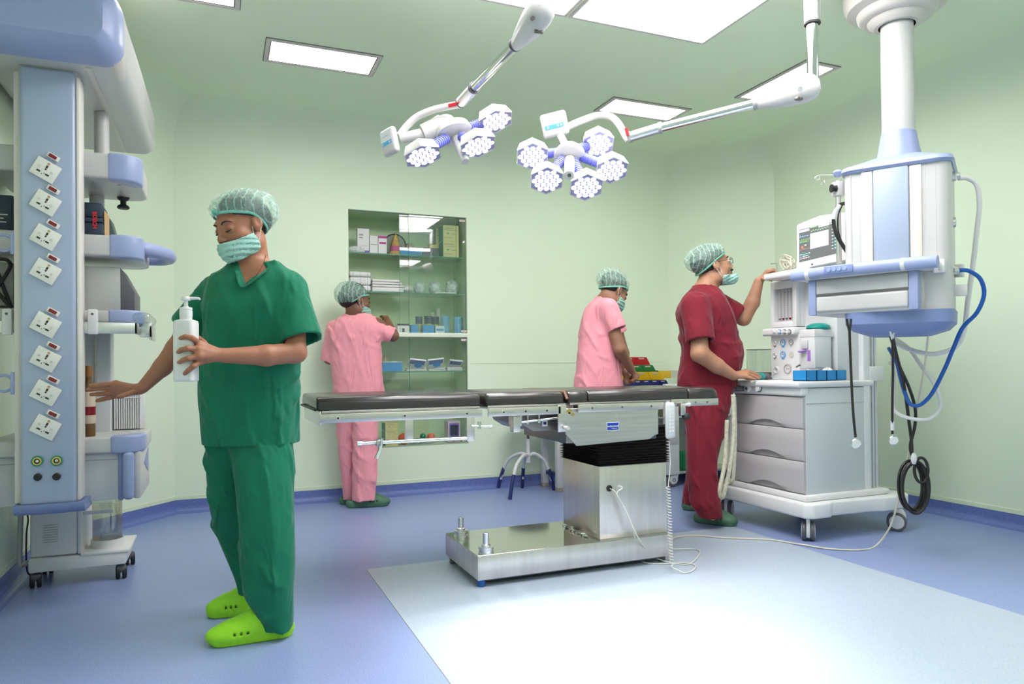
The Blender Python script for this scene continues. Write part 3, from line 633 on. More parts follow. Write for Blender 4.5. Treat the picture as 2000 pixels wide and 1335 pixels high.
# ================================================================== SURGICAL LIGHTS
LED = mat('led_lens', (1, 1, 1), rough=.2, emit=(1, 1, 1), estr=1.6)
LEDP = mat('led_tray', (.33, .33, .55), rough=.3)
WL = mat('lamp_white', (.66, .64, .63), rough=.3)
def module(name, parent, c, nrm, up, R_=.062, th=.034, inner=None, spot=True):
    """hexagonal lamp module: c = centre of its lit face, nrm = light direction, local coordinates of the parent"""
    n = Vector(nrm).normalized(); u = Vector(up); u = (u-n*u.dot(n)).normalized(); v = n.cross(u)
    mx = frame_mx(c, u, v, n)
    hexa = lambda r, z: [Vector((r*math.cos(PI/3*k+PI/6), r*math.sin(PI/3*k+PI/6), z)) for k in range(6)]
    mb = MB(); mb.loft([hexa(R_*.74, -th), hexa(R_*.80, -th), hexa(R_, -.006), hexa(R_, .002), hexa(R_*.95, .002), hexa(R_*.95, -.002)], mx=mx)
    h = mb.build(name, WL, parent, sharp=20)
    tray = MB().loft([hexa(R_*.95, -.0035), hexa(R_*.95, -.0005)], mx=mx).build('led_tray', LEDP, h)
    mb = MB()
    for q in range(-2, 3):
        for r in range(-2, 3):
            if abs(q+r) > 2: continue
            x = R_*.335*(q+r/2); y = R_*.335*r*.866
            # rotate the hexagonal grid to the module's outline
            mb.lathe([(R_*.145, 0), (R_*.14, .002), (R_*.08, .004), (0, .0045)], 10, (x*math.cos(PI/6*0)-y*0, y, -.0005), mx=mx)
    for ob in (mb.build('led_lens', LED, h, kind='stuff'),): pass
    if spot:
        L_ = bpy.data.lights.new('lamp_beam', 'SPOT'); L_.energy = SPOT_POWER; L_.spot_size = math.radians(46); L_.spot_blend = .55; L_.shadow_soft_size = .03; L_.color = (1, .98, .96)
        lo = bpy.data.objects.new('lamp_beam', L_); COL.objects.link(lo); lo.parent = parent
        z = -n; xax = u; yax = z.cross(xax)
        lo.matrix_local = frame_mx(Vector(c)+n*.012, xax, yax, z)
    return h
def surgical(base, hub, nrm, mods, label, arms):
    t = empty('surgical_light', base, label=label, cat='surgical light', group='twin ceiling surgical lights')
    return t
# ---- right head (towards the camera)
H2 = dep(1112, 306, 3.25)
l2 = empty('surgical_light', H2, label='right surgical light with all lit hexagonal modules facing the camera', cat='surgical light', group='twin ceiling surgical lights')
n2 = Vector((-RF.x*.52+RX.x*.03, -RF.y*.52+RX.y*.03, -.85)).normalized()
loc2 = lambda px, py, D: dep(px, py, D)-H2
mods2 = [((1040, 306), 3.24), ((1168, 283), 3.30), ((1195, 333), 3.22), ((1145, 366), 3.13), ((1068, 353), 3.13)]
for (p, D) in mods2: module('lamp_module', l2, loc2(p[0], p[1], D), n2, RX, .081, .055)
BLB = mat('ribbed_blue', (.20, .22, .72), rough=.4)
def ribbed(a, b, r, parent):
    mb = MB(); a = Vector(a); b = Vector(b); L = (b-a).length; k = 9; prof = [(0, 0)]
    for i in range(k): prof += [(r, L*(i+.1)/k), (r, L*(i+.6)/k), (r*.88, L*(i+.7)/k), (r*.88, L*(i+1)/k)]
    prof += [(0, L)]
    return mb.lathe(prof, 16, a, b-a).build('ribbed_joint', BLB, parent)
hb = Vector((0, 0, 0))
for (p, D) in mods2:
    c = loc2(p[0], p[1], D)-n2*.026; d = (c-hb); ribbed(hb+d.normalized()*.055-n2*.02, c-d.normalized()*.055, .022, l2)
MB().lathe([(0, -.05), (.035, -.05), (.06, -.035), (.072, -.012), (.072, 0), (.06, .012), (.032, .018), (.032, .02), (0, .02)], 32, -n2*.0, n2).build('hub', WL, l2)
hd = loc2(1112, 345, 3.08)
MB().m(WL).cyl(n2*.012, hd*.93, .025, .022, 20, bev=.003).m(M['dkgrey']).cyl(hd*.925, hd*.938, .0085, seg=12).build('centre_handle', None, l2)
pn = loc2(1082, 243, 3.32)
MB().cyl(loc2(1095, 265, 3.33), loc2(1108, 292, 3.27), .017).build('neck', WL, l2)
def ctrl(parent, c, nx, label, sz=(.125, .11, .03)):
    nx = Vector(nx).normalized(); u = Vector((0, 0, 1)).cross(nx).normalized(); u = (u+Vector((0, 0, .16))).normalized(); v = nx.cross(u).normalized(); u = v.cross(nx)
    mx = frame_mx(c, u, v, nx)
    b = MB().cbox((0, 0, -sz[2]/2), sz, .018, 4, mx=mx).build('control_box', WL, parent)
    MB().m(mat('keypad_face', (.78, .80, .84), rough=.35)).cbox((0, .012, .0005), (sz[0]*.72, sz[1]*.52, .001), 0, mx=mx).m(mat('keypad_cyan', (.12, .46, .80), rough=.35)).cbox((0, -.008, .0012), (sz[0]*.72, .018, .001), mx=mx).m(M['white']).cbox((-.03, -.008, .002), (.009, .009, .0006), .0002, mx=mx).cbox((.018, -.008, .002), (.009, .009, .0006), mx=mx).cbox((.034, -.008, .002), (.009, .009, .0006), mx=mx).m(M['lgrey']).cbox((0, .025, .0012), (.05, .004, .0008), mx=mx).build('control_keypad', None, b)
    return b
ctrl(l2, pn, -RF*.9-RX*.22+Vector((0, 0, -.28)), 'x')
# bent arm
arm = [(1100, 252, 3.34), (1130, 238, 3.36), (1165, 226, 3.38), (1190, 227, 3.38), (1207, 240, 3.36), (1222, 266, 3.33), (1227, 274, 3.33)]
MB().m(WL).tube([loc2(*a) for a in arm], .0165, 14, n=8).build('bent_arm', None, l2)
MB().cyl(loc2(1221.5, 252, 3.315)-RF*.013, loc2(1226, 266, 3.315)-RF*.013, .008, seg=8).build('warning_band', M['red'], l2)
A0, A1, A2, A3 = loc2(1228, 268, 3.33), loc2(1300, 250, 3.27), loc2(1473, 203, 3.12), loc2(1487, 200, 3.11)
dA = (A2-A0).normalized()
MB().m(M['alu']).cyl(A0, loc2(1290, 249.5, 3.28), .024, bev=.003).m(M['greypl']).cyl(loc2(1286, 250.5, 3.283), loc2(1293, 248.7, 3.277), .0262).cyl(A0-dA*.002, A0+dA*.01, .0262).m(M['chrome']).cyl(loc2(1290, 249.5, 3.28), A2, .0205).m(M['greypl']).cyl(A2-dA*.006, A2+dA*.012, .0262).build('spring_tube', None, l2)
# housing of the spring arm
def blob(mb, a, b, ra, rb, flat=.75, seg=16, n=8):
    a = Vector(a); b = Vector(b); t = (b-a).normalized(); up = Vector((0, 0, 1)); up = (up-t*up.dot(t)).normalized(); sd = t.cross(up); rings = []
    for k in range(n+1):
        f = k/n; r = ra+(rb-ra)*math.sin(f*PI/2)
        rings.append([a.lerp(b, f)+(up*math.cos(2*PI*i/seg)+sd*flat*math.sin(2*PI*i/seg))*r for i in range(seg)])
    for f, s_ in ((.35, .94), (.7, .72), (.95, .32)): rings.append([b+t*(rb*f)+(up*math.cos(2*PI*i/seg)+sd*flat*math.sin(2*PI*i/seg))*rb*s_ for i in range(seg)])
    mb.loft(rings); return mb
E1 = loc2(1574, 172, 3.02)
mb = MB(); blob(mb, A2+dA*.012, E1, .026, .060, .8); mb.build('spring_housing', WL, l2)
MB().lathe([(0, 0), (.0125, 0), (.0125, .003), (.008, .004), (.008, .002), (0, .002)], 14, loc2(1563, 173, 2.97), loc2(1563, 173, 2.96)-loc2(1563, 173, 3.0)).build('pivot_screw', M['lgrey'], l2)
MB().cbox(loc2(1560, 193, 2.985), (.03, .02, .012), .003).build('slot', M['dkmetal'], l2)
V0 = loc2(1588, 160, 3.03); V1 = loc2(1584, 42, 3.03); V2 = loc2(1581, -8, 3.03)
V1 = Vector((V0.x, V0.y, V1.z)); V2 = Vector((V0.x, V0.y, V2.z))
MB().m(M['chrome']).cyl(V0, V1, .0245).m(M['alu']).cyl(V1-Vector((0, 0, .005)), V2+Vector((0, 0, .05)), .033, bev=.003).m(M['black']).cyl(V1-Vector((0, 0, .012)), V1-Vector((0, 0, .004)), .0338).build('drop_tube', None, l2)
MOUNT = Vector((1.62, 2.02, CZ))           # common ceiling mount above the frame
mloc = MOUNT-H2
MB().cyl(V2+Vector((0, 0, .03)), Vector((mloc.x, mloc.y, V2.z+.03)), .034, bev=.004).build('horizontal_arm', M['alu'], l2)
# ---- ceiling mount
mt = empty('ceiling_mount', MOUNT, label='white round ceiling mount carrying both surgical light arms', cat='ceiling mount')
MB().lathe([(0, 0), (.16, 0), (.16, -.03), (.07, -.06), (.05, -.06), (.05, -.3), (0, -.3)], 28).build('canopy', WL, mt)
# ---- left head, seen from its side
H1 = dep(888, 262, 3.35)
l1 = empty('surgical_light', H1, label='left surgical light seen from its side, lit modules facing down', cat='surgical light', group='twin ceiling surgical lights')
loc1 = lambda px, py, D: dep(px, py, D)-H1
n1 = (Vector((0, 0, -1))*.93+RX*.28-RF*.24).normalized()
mods1 = [((826, 306), 3.20), ((934, 286), 3.22), ((968, 238), 3.36)]
for (p, D) in mods1: module('lamp_module', l1, loc1(p[0], p[1], D), n1, RX, .092, .050)
for (p, D) in (((862, 258), 3.52), ):  module('lamp_module', l1, loc1(p[0], p[1], D), n1, RX, .09, .05)
for (p, D) in mods1:
    c = loc1(p[0], p[1], D)-n1*.024; d = c; ribbed(d.normalized()*.06, c-d.normalized()*.06, .024, l1)
MB().lathe([(0, -.05), (.05, -.05), (.08, -.035), (.088, -.01), (.088, .002), (.07, .014), (.03, .02), (0, .02)], 32, (0, 0, 0), n1).build('hub', WL, l1)
MB().cyl(n1*.01, loc1(909, 316, 3.26), .024, .020, 18, bev=.003).build('centre_handle', WL, l1)
mb = MB(); blob(mb, loc1(826, 262, 3.36), loc1(872, 246, 3.38), .045, .055, .9); mb.build('hub_cover', WL, l1)
MB().cyl(loc1(780, 270, 3.34), loc1(828, 262, 3.36), .022, .03).build('neck', WL, l1)
c1 = loc1(764, 276, 3.33); ctrl(l1, c1-RX*.02, -RX*.62-RF*.75+Vector((0, 0, -.1)), 'x', (.10, .125, .035))
arm = [(780, 265, 3.34), (795, 246, 3.34), (815, 228, 3.34), (845, 215, 3.33), (875, 208, 3.32), (898, 204, 3.30)]
MB().tube([loc1(*a) for a in arm], .0165, 14, n=8).build('bent_arm', WL, l1)
MB().cyl(loc1(877, 208, 3.30)-RF*.012, loc1(891, 205, 3.29)-RF*.012, .009, seg=8).build('warning_band', M['red'], l1)
B0, B1, B2 = loc1(900, 200, 3.30), loc1(926, 171, 3.16), loc1(1006, 88, 2.80)
dB = (B2-B1).normalized()
MB().m(M['alu']).cyl(B0, B1, .026, bev=.003).m(M['dkgrey']).cyl(B1-dB*.008, B1+dB*.006, .0272).cyl(B0-dB*.001, B0+dB*.006, .0272).m(M['chrome']).cyl(B1, B2, .0215).m(M['dkgrey']).cyl(B2-dB*.004, B2+dB*.008, .0268).build('spring_tube', None, l1)
mb = MB(); B3 = loc1(1056, 22, 2.58); blob(mb, B2+dB*.006, B3, .027, .062, .8); mb.build('spring_housing', WL, l1)
MB().cbox(loc1(1052, 62, 2.60), (.035, .012, .012), .003).build('slot', M['dkmetal'], l1)
MB().lathe([(0, 0), (.009, 0), (.009, .002), (0, .002)], 12, loc1(1040, 36, 2.545), -RF-RX*.6).build('pivot_screw', M['dkgrey'], l1)
ml1 = MOUNT-H1
MB().cyl(B3+Vector((0, 0, .02)), B3+Vector((0, 0, .26)), .026).build('drop_tube', M['chrome'], l1)
MB().cyl(B3+Vector((0, 0, .25)), Vector((ml1.x, ml1.y, B3.z+.25)), .03, bev=.004).build('horizontal_arm', M['alu'], l1)
# ================================================================== ANAESTHESIA MACHINE
AX, AY = 3.2, 3.24
an = empty('anaesthesia_machine', (AX, AY, 0), label='white anaesthesia machine on casters with three grey drawers and gauge tower', cat='medical machine')
def A(x, y, z): return (x-AX, y-AY, z)
def AV(v): return Vector((v[0]-AX, v[1]-AY, v[2]))
WM = mat('machine_white', (.78, .78, .79), rough=.32); WS = mat('machine_side', (.60, .64, .66), rough=.4)
# base
poly = [(2.86, 2.90), (2.90, 2.865), (3.02, 2.865), (3.05, 2.89), (3.34, 2.875), (3.40, 2.855), (3.50, 2.855), (3.52, 2.88), (3.60, 2.87), (3.64, 2.90), (3.64, 3.60), (3.60, 3.66), (2.92, 3.66), (2.86, 3.62)]
MB().prism([(x-AX, y-AY) for x, y in poly], .125, .205, 'z', r=.012, seg=3).build('base', WM, an)
MB().box(A(2.90, 2.92, .205), A(3.52, 3.60, .238), .01).build('base_step', WM, an)
def caster(parent, x, y, z=.0, r=.052, yaw=0., zt=.125):
    c = MB().m(M['dkgrey'])
    for s_ in (-.021, .021):
        c.m(M['dkgrey']).lathe([(0, -.011), (r*.9, -.011), (r, -.006), (r, .006), (r*.9, .011), (0, .011)], 24, (0, s_, r), (0, 1, 0))
        c.m(M['lgrey']).lathe([(0, 0), (r*.74, 0), (r*.70, .003), (0, .004)], 24, (0, s_+(.011 if s_ > 0 else -.011), r), (0, 1 if s_ > 0 else -1, 0))
    o = c.build('caster', None, parent, loc=(x, y, z), rz=yaw)
    MB().prism([(-.050, .0), (-.046, -.030), (.010, -.030), (.034, .02), (.022, .05), (.022, zt-r-z), (-.030, zt-r-z), (-.046, .045)], -.0095, .0095, 'y', mx=ML((0, 0, r)), r=.004).build('caster_fork', M['white'], o)
    return o
for (x, y, yw) in ((2.925, 2.935, PI/4), (3.545, 2.90, 2.25), (2.93, 3.60, PI/4-.1), (3.55, 3.60, .3)): caster(an, x-AX, y-AY, r=.052, yaw=yw)
# cabinet body and drawers
MB().box(A(2.935, 2.952, .236), A(3.42, 3.525, .815), .006).build('body', WS, an)
MB().box(A(2.94, 2.9505, .7285), A(3.40, 2.953, .7315)).build('panel_joint', M['greypl'], an)
DRZ = [.242, .418, .594, .768]
for k in range(3):
    za, zb = DRZ[k]+.002, DRZ[k+1]-.002
    d = MB()
    n = 14; ya, yb = 2.955, 3.522; vs0 = []
    # drawer front bows outwards and carries an arched finger recess in its lower edge
    rows = [za, za+.012, za+.03, za+.05, (za+zb)/2+.03, zb-.006, zb]
    cols = [ya+(yb-ya)*i/24 for i in range(25)]
    def bow(y): f = (y-ya)/(yb-ya); return 2.918-.012*math.sin(PI*f)
    yc, hw = ya+.30*(yb-ya)*1.0+.10, .15
    vs = []; fs = []
    for r_, z in enumerate(rows):
        for y in cols:
            u = (y-yc)/hw; arch = max(0, 1-u*u)*.036
            zz = z
            if r_ <= 3: zz = max(z, za+arch*(1 if r_ == 0 else 1)) if r_ == 0 else max(z, za+arch+.003*r_)
            vs.append(A(bow(y)+(.004 if r_ in (0, len(rows)-1) else 0), y, zz))
    W_ = len(cols)
    for r_ in range(len(rows)-1):
        for i in range(W_-1): fs.append([r_*W_+i, r_*W_+i+1, (r_+1)*W_+i+1, (r_+1)*W_+i])
    d.raw(vs, fs)
    # rim back to the body
    edge = [i for i in range(W_)]; o0 = len(vs)
    back = [(v[0]+.018, v[1], v[2]) for v in vs[:W_]]+[(v[0]+.018, v[1], v[2]) for v in vs[-W_:]]
    d.raw(back, []); b0 = o0
    for i in range(W_-1):
        d.f.append([i, i+1, b0+i+1, b0+i]); d.fm.append(0)
        t0 = (len(rows)-1)*W_; d.f.append([t0+i, t0+i+1, b0+W_+i+1, b0+W_+i]); d.fm.append(0)
    L0 = [r_*W_ for r_ in range(len(rows))]
    for q in (0, W_-1): d.f.append([r_*W_+q for r_ in range(len(rows))]+[b0+W_+q, b0+q]); d.fm.append(0)
    dr = d.build('drawer', M['midgrey'], an)
    MB().loft([[A(2.925, yc-hw, za), A(2.925, yc-hw, za+.001)]]+[[A(2.924, yc+hw*u, za), A(2.924, yc+hw*u, za+.036*(1-u*u)+.002)] for u in [-1+2*i/12 for i in range(1, 12)]]+[[A(2.925, yc+hw, za), A(2.925, yc+hw, za+.001)]], cap=False, closed=False).build('handle_recess', M['greypl'], dr)
# front band above drawers with valve, worktop
MB().box(A(2.90, 2.95, .772), A(2.96, 3.56, .820), .012, 3).build('front_band', WM, an)
MB().box(A(2.875, 2.942, .818), A(3.44, 3.60, .853), .012, 3).build('worktop', WM, an)
v1 = onx(1462, 758, 2.895); v2 = onx(1482, 758, 2.895)
MB().m(M['white']).lathe([(0, 0), (.022, 0), (.024, .01), (.018, .022), (0, .022)], 20, A(2.90, v1.y, v1.z), (-1, 0, 0)).m(M['dkgrey']).lathe([(.0, .022), (.010, .022), (.009, .025), (0, .025)], 12, A(2.90, v1.y, v1.z), (-1, 0, 0)).build('oxygen_flush', None, an)
MB().m(M['dkgrey']).lathe([(.018, 0), (.022, 0), (.022, .004), (.018, .004)], 20, A(2.90, v2.y, v2.z), (-1, 0, 0)).m(M['white']).lathe([(0, 0), (.018, 0), (.016, .018), (0, .018)], 20, A(2.90, v2.y, v2.z), (-1, 0, 0)).build('gas_knob', None, an)
MB().m(M['dkgrey']).cyl(A(2.86, v1.y+.075, v1.z), A(2.91, v1.y+.05, v1.z), .018).m(M['blue']).cyl(A(2.84, v1.y+.08, v1.z-.005), A(2.87, v1.y+.078, v1.z-.005), .008).build('gas_outlet', None, an)
# corrugated breathing hoses hanging at the front left corner
HO = mat('corrugated_clear', (.60, .57, .44), rough=.35, noise=.2, nscale=60)
def corrug(name, pts, r, m, label, cat, seg=10):
    P = crom([Vector(p) for p in pts], 40); R_ = [r*(1 if i % 2 else .82) for i in range(len(P))]
    return MB().tube(P, R_, seg, smooth=False).build(name, m, label=label, cat=cat, sharp=80)
corrug('breathing_hose', [dep(1432, 770, 3.88), dep(1433, 850, 3.88), dep(1424, 920, 3.88), dep(1412, 968, 3.88), dep(1406, 955, 3.90), dep(1416, 900, 3.95), dep(1420, 820, 3.98)], .013, HO, 'cream corrugated breathing hose hanging in a loop beside the drawers', 'hose')
corrug('breathing_hose', [dep(1434, 775, 4.02), dep(1436, 850, 4.02), dep(1432, 930, 4.02), dep(1425, 945, 4.03)], .012, HO, 'shorter corrugated breathing hose against the edge of the drawers', 'hose')
# tower
g = lambda px, py, X=3.15: AV(onx(px, py, X))
ty0, ty1 = onx(1562, 735, 3.15).y, onx(1506, 735, 3.15).y
MB().box(A(3.15, ty0, .853), A(3.46, ty1, 1.135), .006).build('gauge_tower', WM, an)
MB().m(WM).box(A(3.11, ty0-.0, 1.12), A(3.30, ty1+.035, 1.165), .012, 3).build('knob_ledge', None, an)
fz0, fz1 = 1.168, 1.445
fm = MB().m(WM)
fy0, fy1 = onx(1560, 600, 3.15).y, onx(1510, 600, 3.15).y
for lo, hi in (((3.13, fy0, fz0), (3.17, fy0+.03, fz1)), ((3.13, fy1-.025, fz0), (3.17, fy1, fz1)), ((3.13, fy0+.03, fz0), (3.17, fy1-.025, fz0+.035)), ((3.13, fy0+.03, fz1-.045), (3.17, fy1-.025, fz1))): fm.box(A(*lo), A(*hi), .004)
fm.box(A(3.165, fy0, fz0), A(3.46, fy1, fz1), .006).build('flowmeter_housing', None, an)
MB().box(A(3.162, fy0+.03, fz0+.035), A(3.1655, fy1-.025, fz1-.045)).build('flowmeter_plate', mat('flow_plate', (.55, .52, .53), rough=.3), an)
for k in range(5):
    y = fy0+.048+k*(fy1-fy0-.085)/4.4
    t_ = MB().m(M['lgrey']).cyl(A(3.157, y, fz0+.04), A(3.157, y, fz1-.05), .0042, seg=8).m(M['dkgrey'])
    for q in range(14): t_.box(A(3.152, y+.006, fz0+.055+q*.0125), A(3.153, y+.011, fz0+.0565+q*.0125))
    t_.m(M['dkred'] if k in (0, 1, 3) else M['dkgrey']).cyl(A(3.157, y, fz0+.046), A(3.157, y, fz0+.056), .0065, seg=8)
    if k < 3: t_.m(M['cyan'] if k < 2 else M['dkgrey']).box(A(3.1515, y-.005, fz1-.068), A(3.1525, y+.010, fz1-.065))
    t_.build('flow_tube', None, an)
# knobs on the ledge
for px, mm in ((1513, M['white']), (1523, M['cyan']), (1533, M['dkgrey']), (1542, M['dkgrey'])):
    c = onx(px, 648, 3.11)
    MB().m(mm).lathe([(.010, 0), (.0155, 0), (.0155, .003), (.010, .003)], 18, A(3.109, c.y, c.z), (-1, 0, 0)).m(M['white']).lathe([(0, 0), (.011, 0), (.0095, .022), (0, .023)], 14, A(3.11, c.y, c.z), (-1, 0, 0)).build('flow_knob', None, an)
def gauge(px, py, r, ringm, face=CW, tabm=None, nm='gauge'):
    c = onx(px, py, 3.15)
    mb = MB().m(ringm).lathe([(r*.78, 0), (r, 0), (r*.98, .005), (r*.80, .007), (r*.78, .002)], 26, A(3.149, c.y, c.z), (-1, 0, 0)).m(face).lathe([(0, 0), (r*.79, 0), (r*.79, .002), (0, .002)], 26, A(3.149, c.y, c.z), (-1, 0, 0))
    mb.m(M['dot']).cbox(A(3.1465, c.y, c.z), (.0006, r*.75, .0022)).m(M['dkred']).cbox(A(3.1465, c.y+r*.2, c.z+r*.25), (.0006, r*.3, .002))
    if tabm: mb.m(tabm).cbox(A(3.147, c.y, c.z-r*1.15), (.004, r*.8, r*.4), .001)
    mb.build(nm, None, an)
CYR = mat('gauge_blue', (.10, .38, .72), rough=.4)
gauge(1514, 670, .017, M['alu'], tabm=M['alu']); gauge(1530, 669, .021, CYR, tabm=CYR); gauge(1546, 668, .018, M['greypl'], tabm=M['lgrey'])
gauge(1514, 694, .017, M['alu'], tabm=M['alu']); gauge(1530, 692, .021, CYR, tabm=CYR); gauge(1517, 722, .021, M['white'], M['lgrey']); gauge(1539, 720, .030, M['greypl'])
c = onx(1546, 692, 3.15); MB().lathe([(0, 0), (.019, 0), (.019, .0015), (0, .0015)], 22, A(3.149, c.y, c.z), (-1, 0, 0)).build('blank_plug', M['cream'], an)
# top shelf reaching to the front left corner
MB().box(A(3.02, 3.03, 1.448), A(3.56, onx(1490, 545, 3.02).y, 1.486), .012, 3).build('top_shelf', WM, an)
MB().box(A(3.20, 2.98, .853), A(3.46, ty0+.01, 1.448), .004).build('back_panel', mat('panel_white', (.70, .71, .71), rough=.4), an)
# vaporizer block
xa, xb = ony(1591, 680, 3.0).x, ony(1624, 680, 3.0).x; yb_ = onx(1563, 680, xa).y; zt_ = ony(1591, 642, 3.0).z; zb_ = ony(1591, 719, 3.0).z
MB().box(A(xa, 3.0, zb_), A(xb, yb_, zt_), .006, 3).build('vaporizer', M['white'], an)
MB().box(A(xa-.002, 2.998, zt_-.045), A(xb+.05, yb_+.002, zt_), .005, 3).build('vaporizer_top', M['white'], an)
MB().lathe([(0, 0), (.06, 0), (.065, .008), (.062, .022), (.04, .034), (0, .038)], 28, A((xa+xb)/2+.02, (3.0+yb_)/2, zt_)).build('vaporizer_dial', M['teal'], an)
pc = onx(1567, 685, xa-.012); MB().lathe([(0, 0), (.016, 0), (.022, .003), (.025, .008), (.022, .010), (0, .009)], 18, AV(pc)+Vector((0, 0, -.006)), (-.2, 0, 1)).build('purple_cup', M['purple'], an)
pc = onx(1572, 672, xa-.006); MB().cbox(AV(pc), (.012, .045, .05), .005).build('sight_window', M['lgrey'], an)
pc = onx(1580, 694, xa-.001); MB().m(M['purple']).cbox(AV(pc), (.003, .022, .060), .001).build('purple_label', None, an)
pc = onx(1563, 712, xa-.004); MB().cyl(AV(pc), AV(pc)+Vector((-.02, .012, -.012)), .005).build('drain_tap', M['dkgrey'], an)
# right hand metal rail and connectors
MB().box(A(xb+.005, 3.02, 1.04), A(3.41, 3.03, 1.10), .002).build('rail_plate', M['alu'], an)
for px in (1636, 1657):
    c = ony(px, 655, 3.0); MB().m(M['alu']).cyl(AV(c), AV(c)+Vector((0, 0, .018)), .010).cyl(AV(c)+Vector((0, 0, .018)), AV(c)+Vector((0, 0, .05)), .002, seg=6).build('manifold_tap', None, an)
# pillar and its rail on the right
p0x, p1x = ony(1700, 850, 2.95).x, ony(1722, 850, 2.95).x
MB().box(A(3.36, 2.95, .22), A(p0x+.005, 3.10, 1.46), .01, 3).build('pillar', WM, an)
for k, xx in enumerate((.01, .034, .058)): MB().box(A(p0x+xx, 2.965, .225), A(p0x+xx+.018, 3.05, 1.30), .004).build('pillar_rail', M['lgrey'], an)
MB().box(A(p0x-.0, 2.945, .845), A(p1x+.02, 3.01, .93), .006).build('rail_clamp', M['white'], an)
# monitor
mz0 = 1.487
m0 = Vector((3.06, 3.24, mz0))        # far left lower front corner
m1 = Vector((3.06, 2.86, mz0))
mon = empty('patient_monitor', ((m0.x+m1.x)/2+.08, (m0.y+m1.y)/2, mz0), label='white patient monitor with lit dark screen on top of the anaesthesia machine', cat='monitor')
mx0 = onx(1555, 500, 3.06).y; mx1 = onx(1664, 500, 3.06).y
def MNL(px, py, off=0.): v = onx(px, py, 3.06); return Vector((v.x-off-mon.location.x, v.y-mon.location.y, v.z-mon.location.z))
out = [(1556, 528), (1557, 440), (1563, 436), (1594, 424), (1600, 421), (1660, 414), (1664, 420), (1664, 507)]
front = [MNL(*p) for p in out]; bk = [v+Vector((.10, 0, 0)) for v in front]; mid = [v+Vector((-.008, 0, 0)) for v in front]
mb = MB(); n = len(front); cen = sum(front, Vector())/n
fr2 = [cen+(v-cen)*.97+Vector((-.006, 0, 0)) for v in front]
bk2 = [cen+(v-cen)*.85+Vector((.13, 0, 0)) for v in front]
mb.loft([fr2, front, bk, bk2]).build('housing', WM, mon)
S = [(1563, 449), (1638, 431), (1638, 494), (1563, 512)]
def SP(u, v, off): # u right 0..1, v down 0..1
    a = MNL(*S[0], off); b = MNL(*S[1], off); c_ = MNL(*S[2], off); d_ = MNL(*S[3], off)
    return (a*(1-u)+b*u)*(1-v)+(d_*(1-u)+c_*u)*v
scr = MB().loft([[SP(0, 0, .005), SP(1, 0, .005), SP(1, 1, .005), SP(0, 1, .005)], [SP(0, 0, .008), SP(1, 0, .008), SP(1, 1, .008), SP(0, 1, .008)]]).build('screen', mat('screen_dark', (.03, .035, .04), rough=.25, emit=(.20, .21, .20), estr=.55), mon)
gm = {n_: mat('screen_'+n_, (.02, .02, .02), emit=c_, estr=.9) for n_, c_ in dict(white=(.9, .9, .95), lilac=(.62, .58, .86), green=(.25, .6, .2), teal=(.2, .75, .7), red=(.55, .2, .15), cyan=(.3, .6, .9)).items()}
mb = MB()
def sq(u0, v0, u1, v1, m_): mb.m(gm[m_]).loft([[SP(u0, v0, .0085), SP(u1, v0, .0085), SP(u1, v1, .0085), SP(u0, v1, .0085)], [SP(u0, v0, .009), SP(u1, v0, .009), SP(u1, v1, .009), SP(u0, v1, .009)]])
sq(.30, .20, .78, .68, 'lilac')
for v, a, b in ((.28, .36, .62), (.33, .40, .58), (.42, .34, .74), (.47, .36, .70)): sq(a, v, b, v+.025, 'white')
sq(.0, .02, .28, .10, 'lilac'); sq(.52, .0, .80, .07, 'white'); sq(.82, .02, .95, .05, 'white'); sq(.30, .0, .48, .03, 'green')
rs = random.Random(4)
for v in (.22, .40, .62, .78, .84, .9):
    x = .02
    while x < .26: L_ = rs.uniform(.03, .07); sq(x, v+rs.uniform(-.01, .01), x+L_, v+.02, ['cyan', 'green', 'red', 'teal', 'white', 'white'][[.22, .40, .62, .78, .84, .9].index(v)]); x += L_+.02
for k in range(26): sq(.02+k*.011, .34+.03*math.sin(k*1.3), .03+k*.011, .36+.03*math.sin(k*1.3), 'green')
for k in range(24): sq(.32+k*.02, .12+.02*math.sin(k*1.7), .34+k*.02, .135+.02*math.sin(k*1.7), 'green' if k % 3 else 'white')
for k in range(7): sq(.93, .2+k*.1, .985, .24+k*.1, 'teal'); sq(.86, .22+k*.1, .9, .235+k*.1, 'white')
sq(.06, .52, .12, .60, 'red'); sq(.15, .5, .2, .53, 'white')
mb.build('screen_graphics', None, scr, kind='stuff')
MB().cbox(MNL(1588, 516, .007), (.002, .01, .01), .0).build('power_light', M['dkgrey'], mon)
MB().cbox(MNL(1610, 511, .007), (.001, .03, .004), .0).build('name_plate', M['lgrey'], mon)
MB().box(Vector((3.12, mx1-.0, mz0))-mon.location, Vector((3.30, mx1+.3, mz0+.04))-mon.location, .01).build('foot', WM, mon)
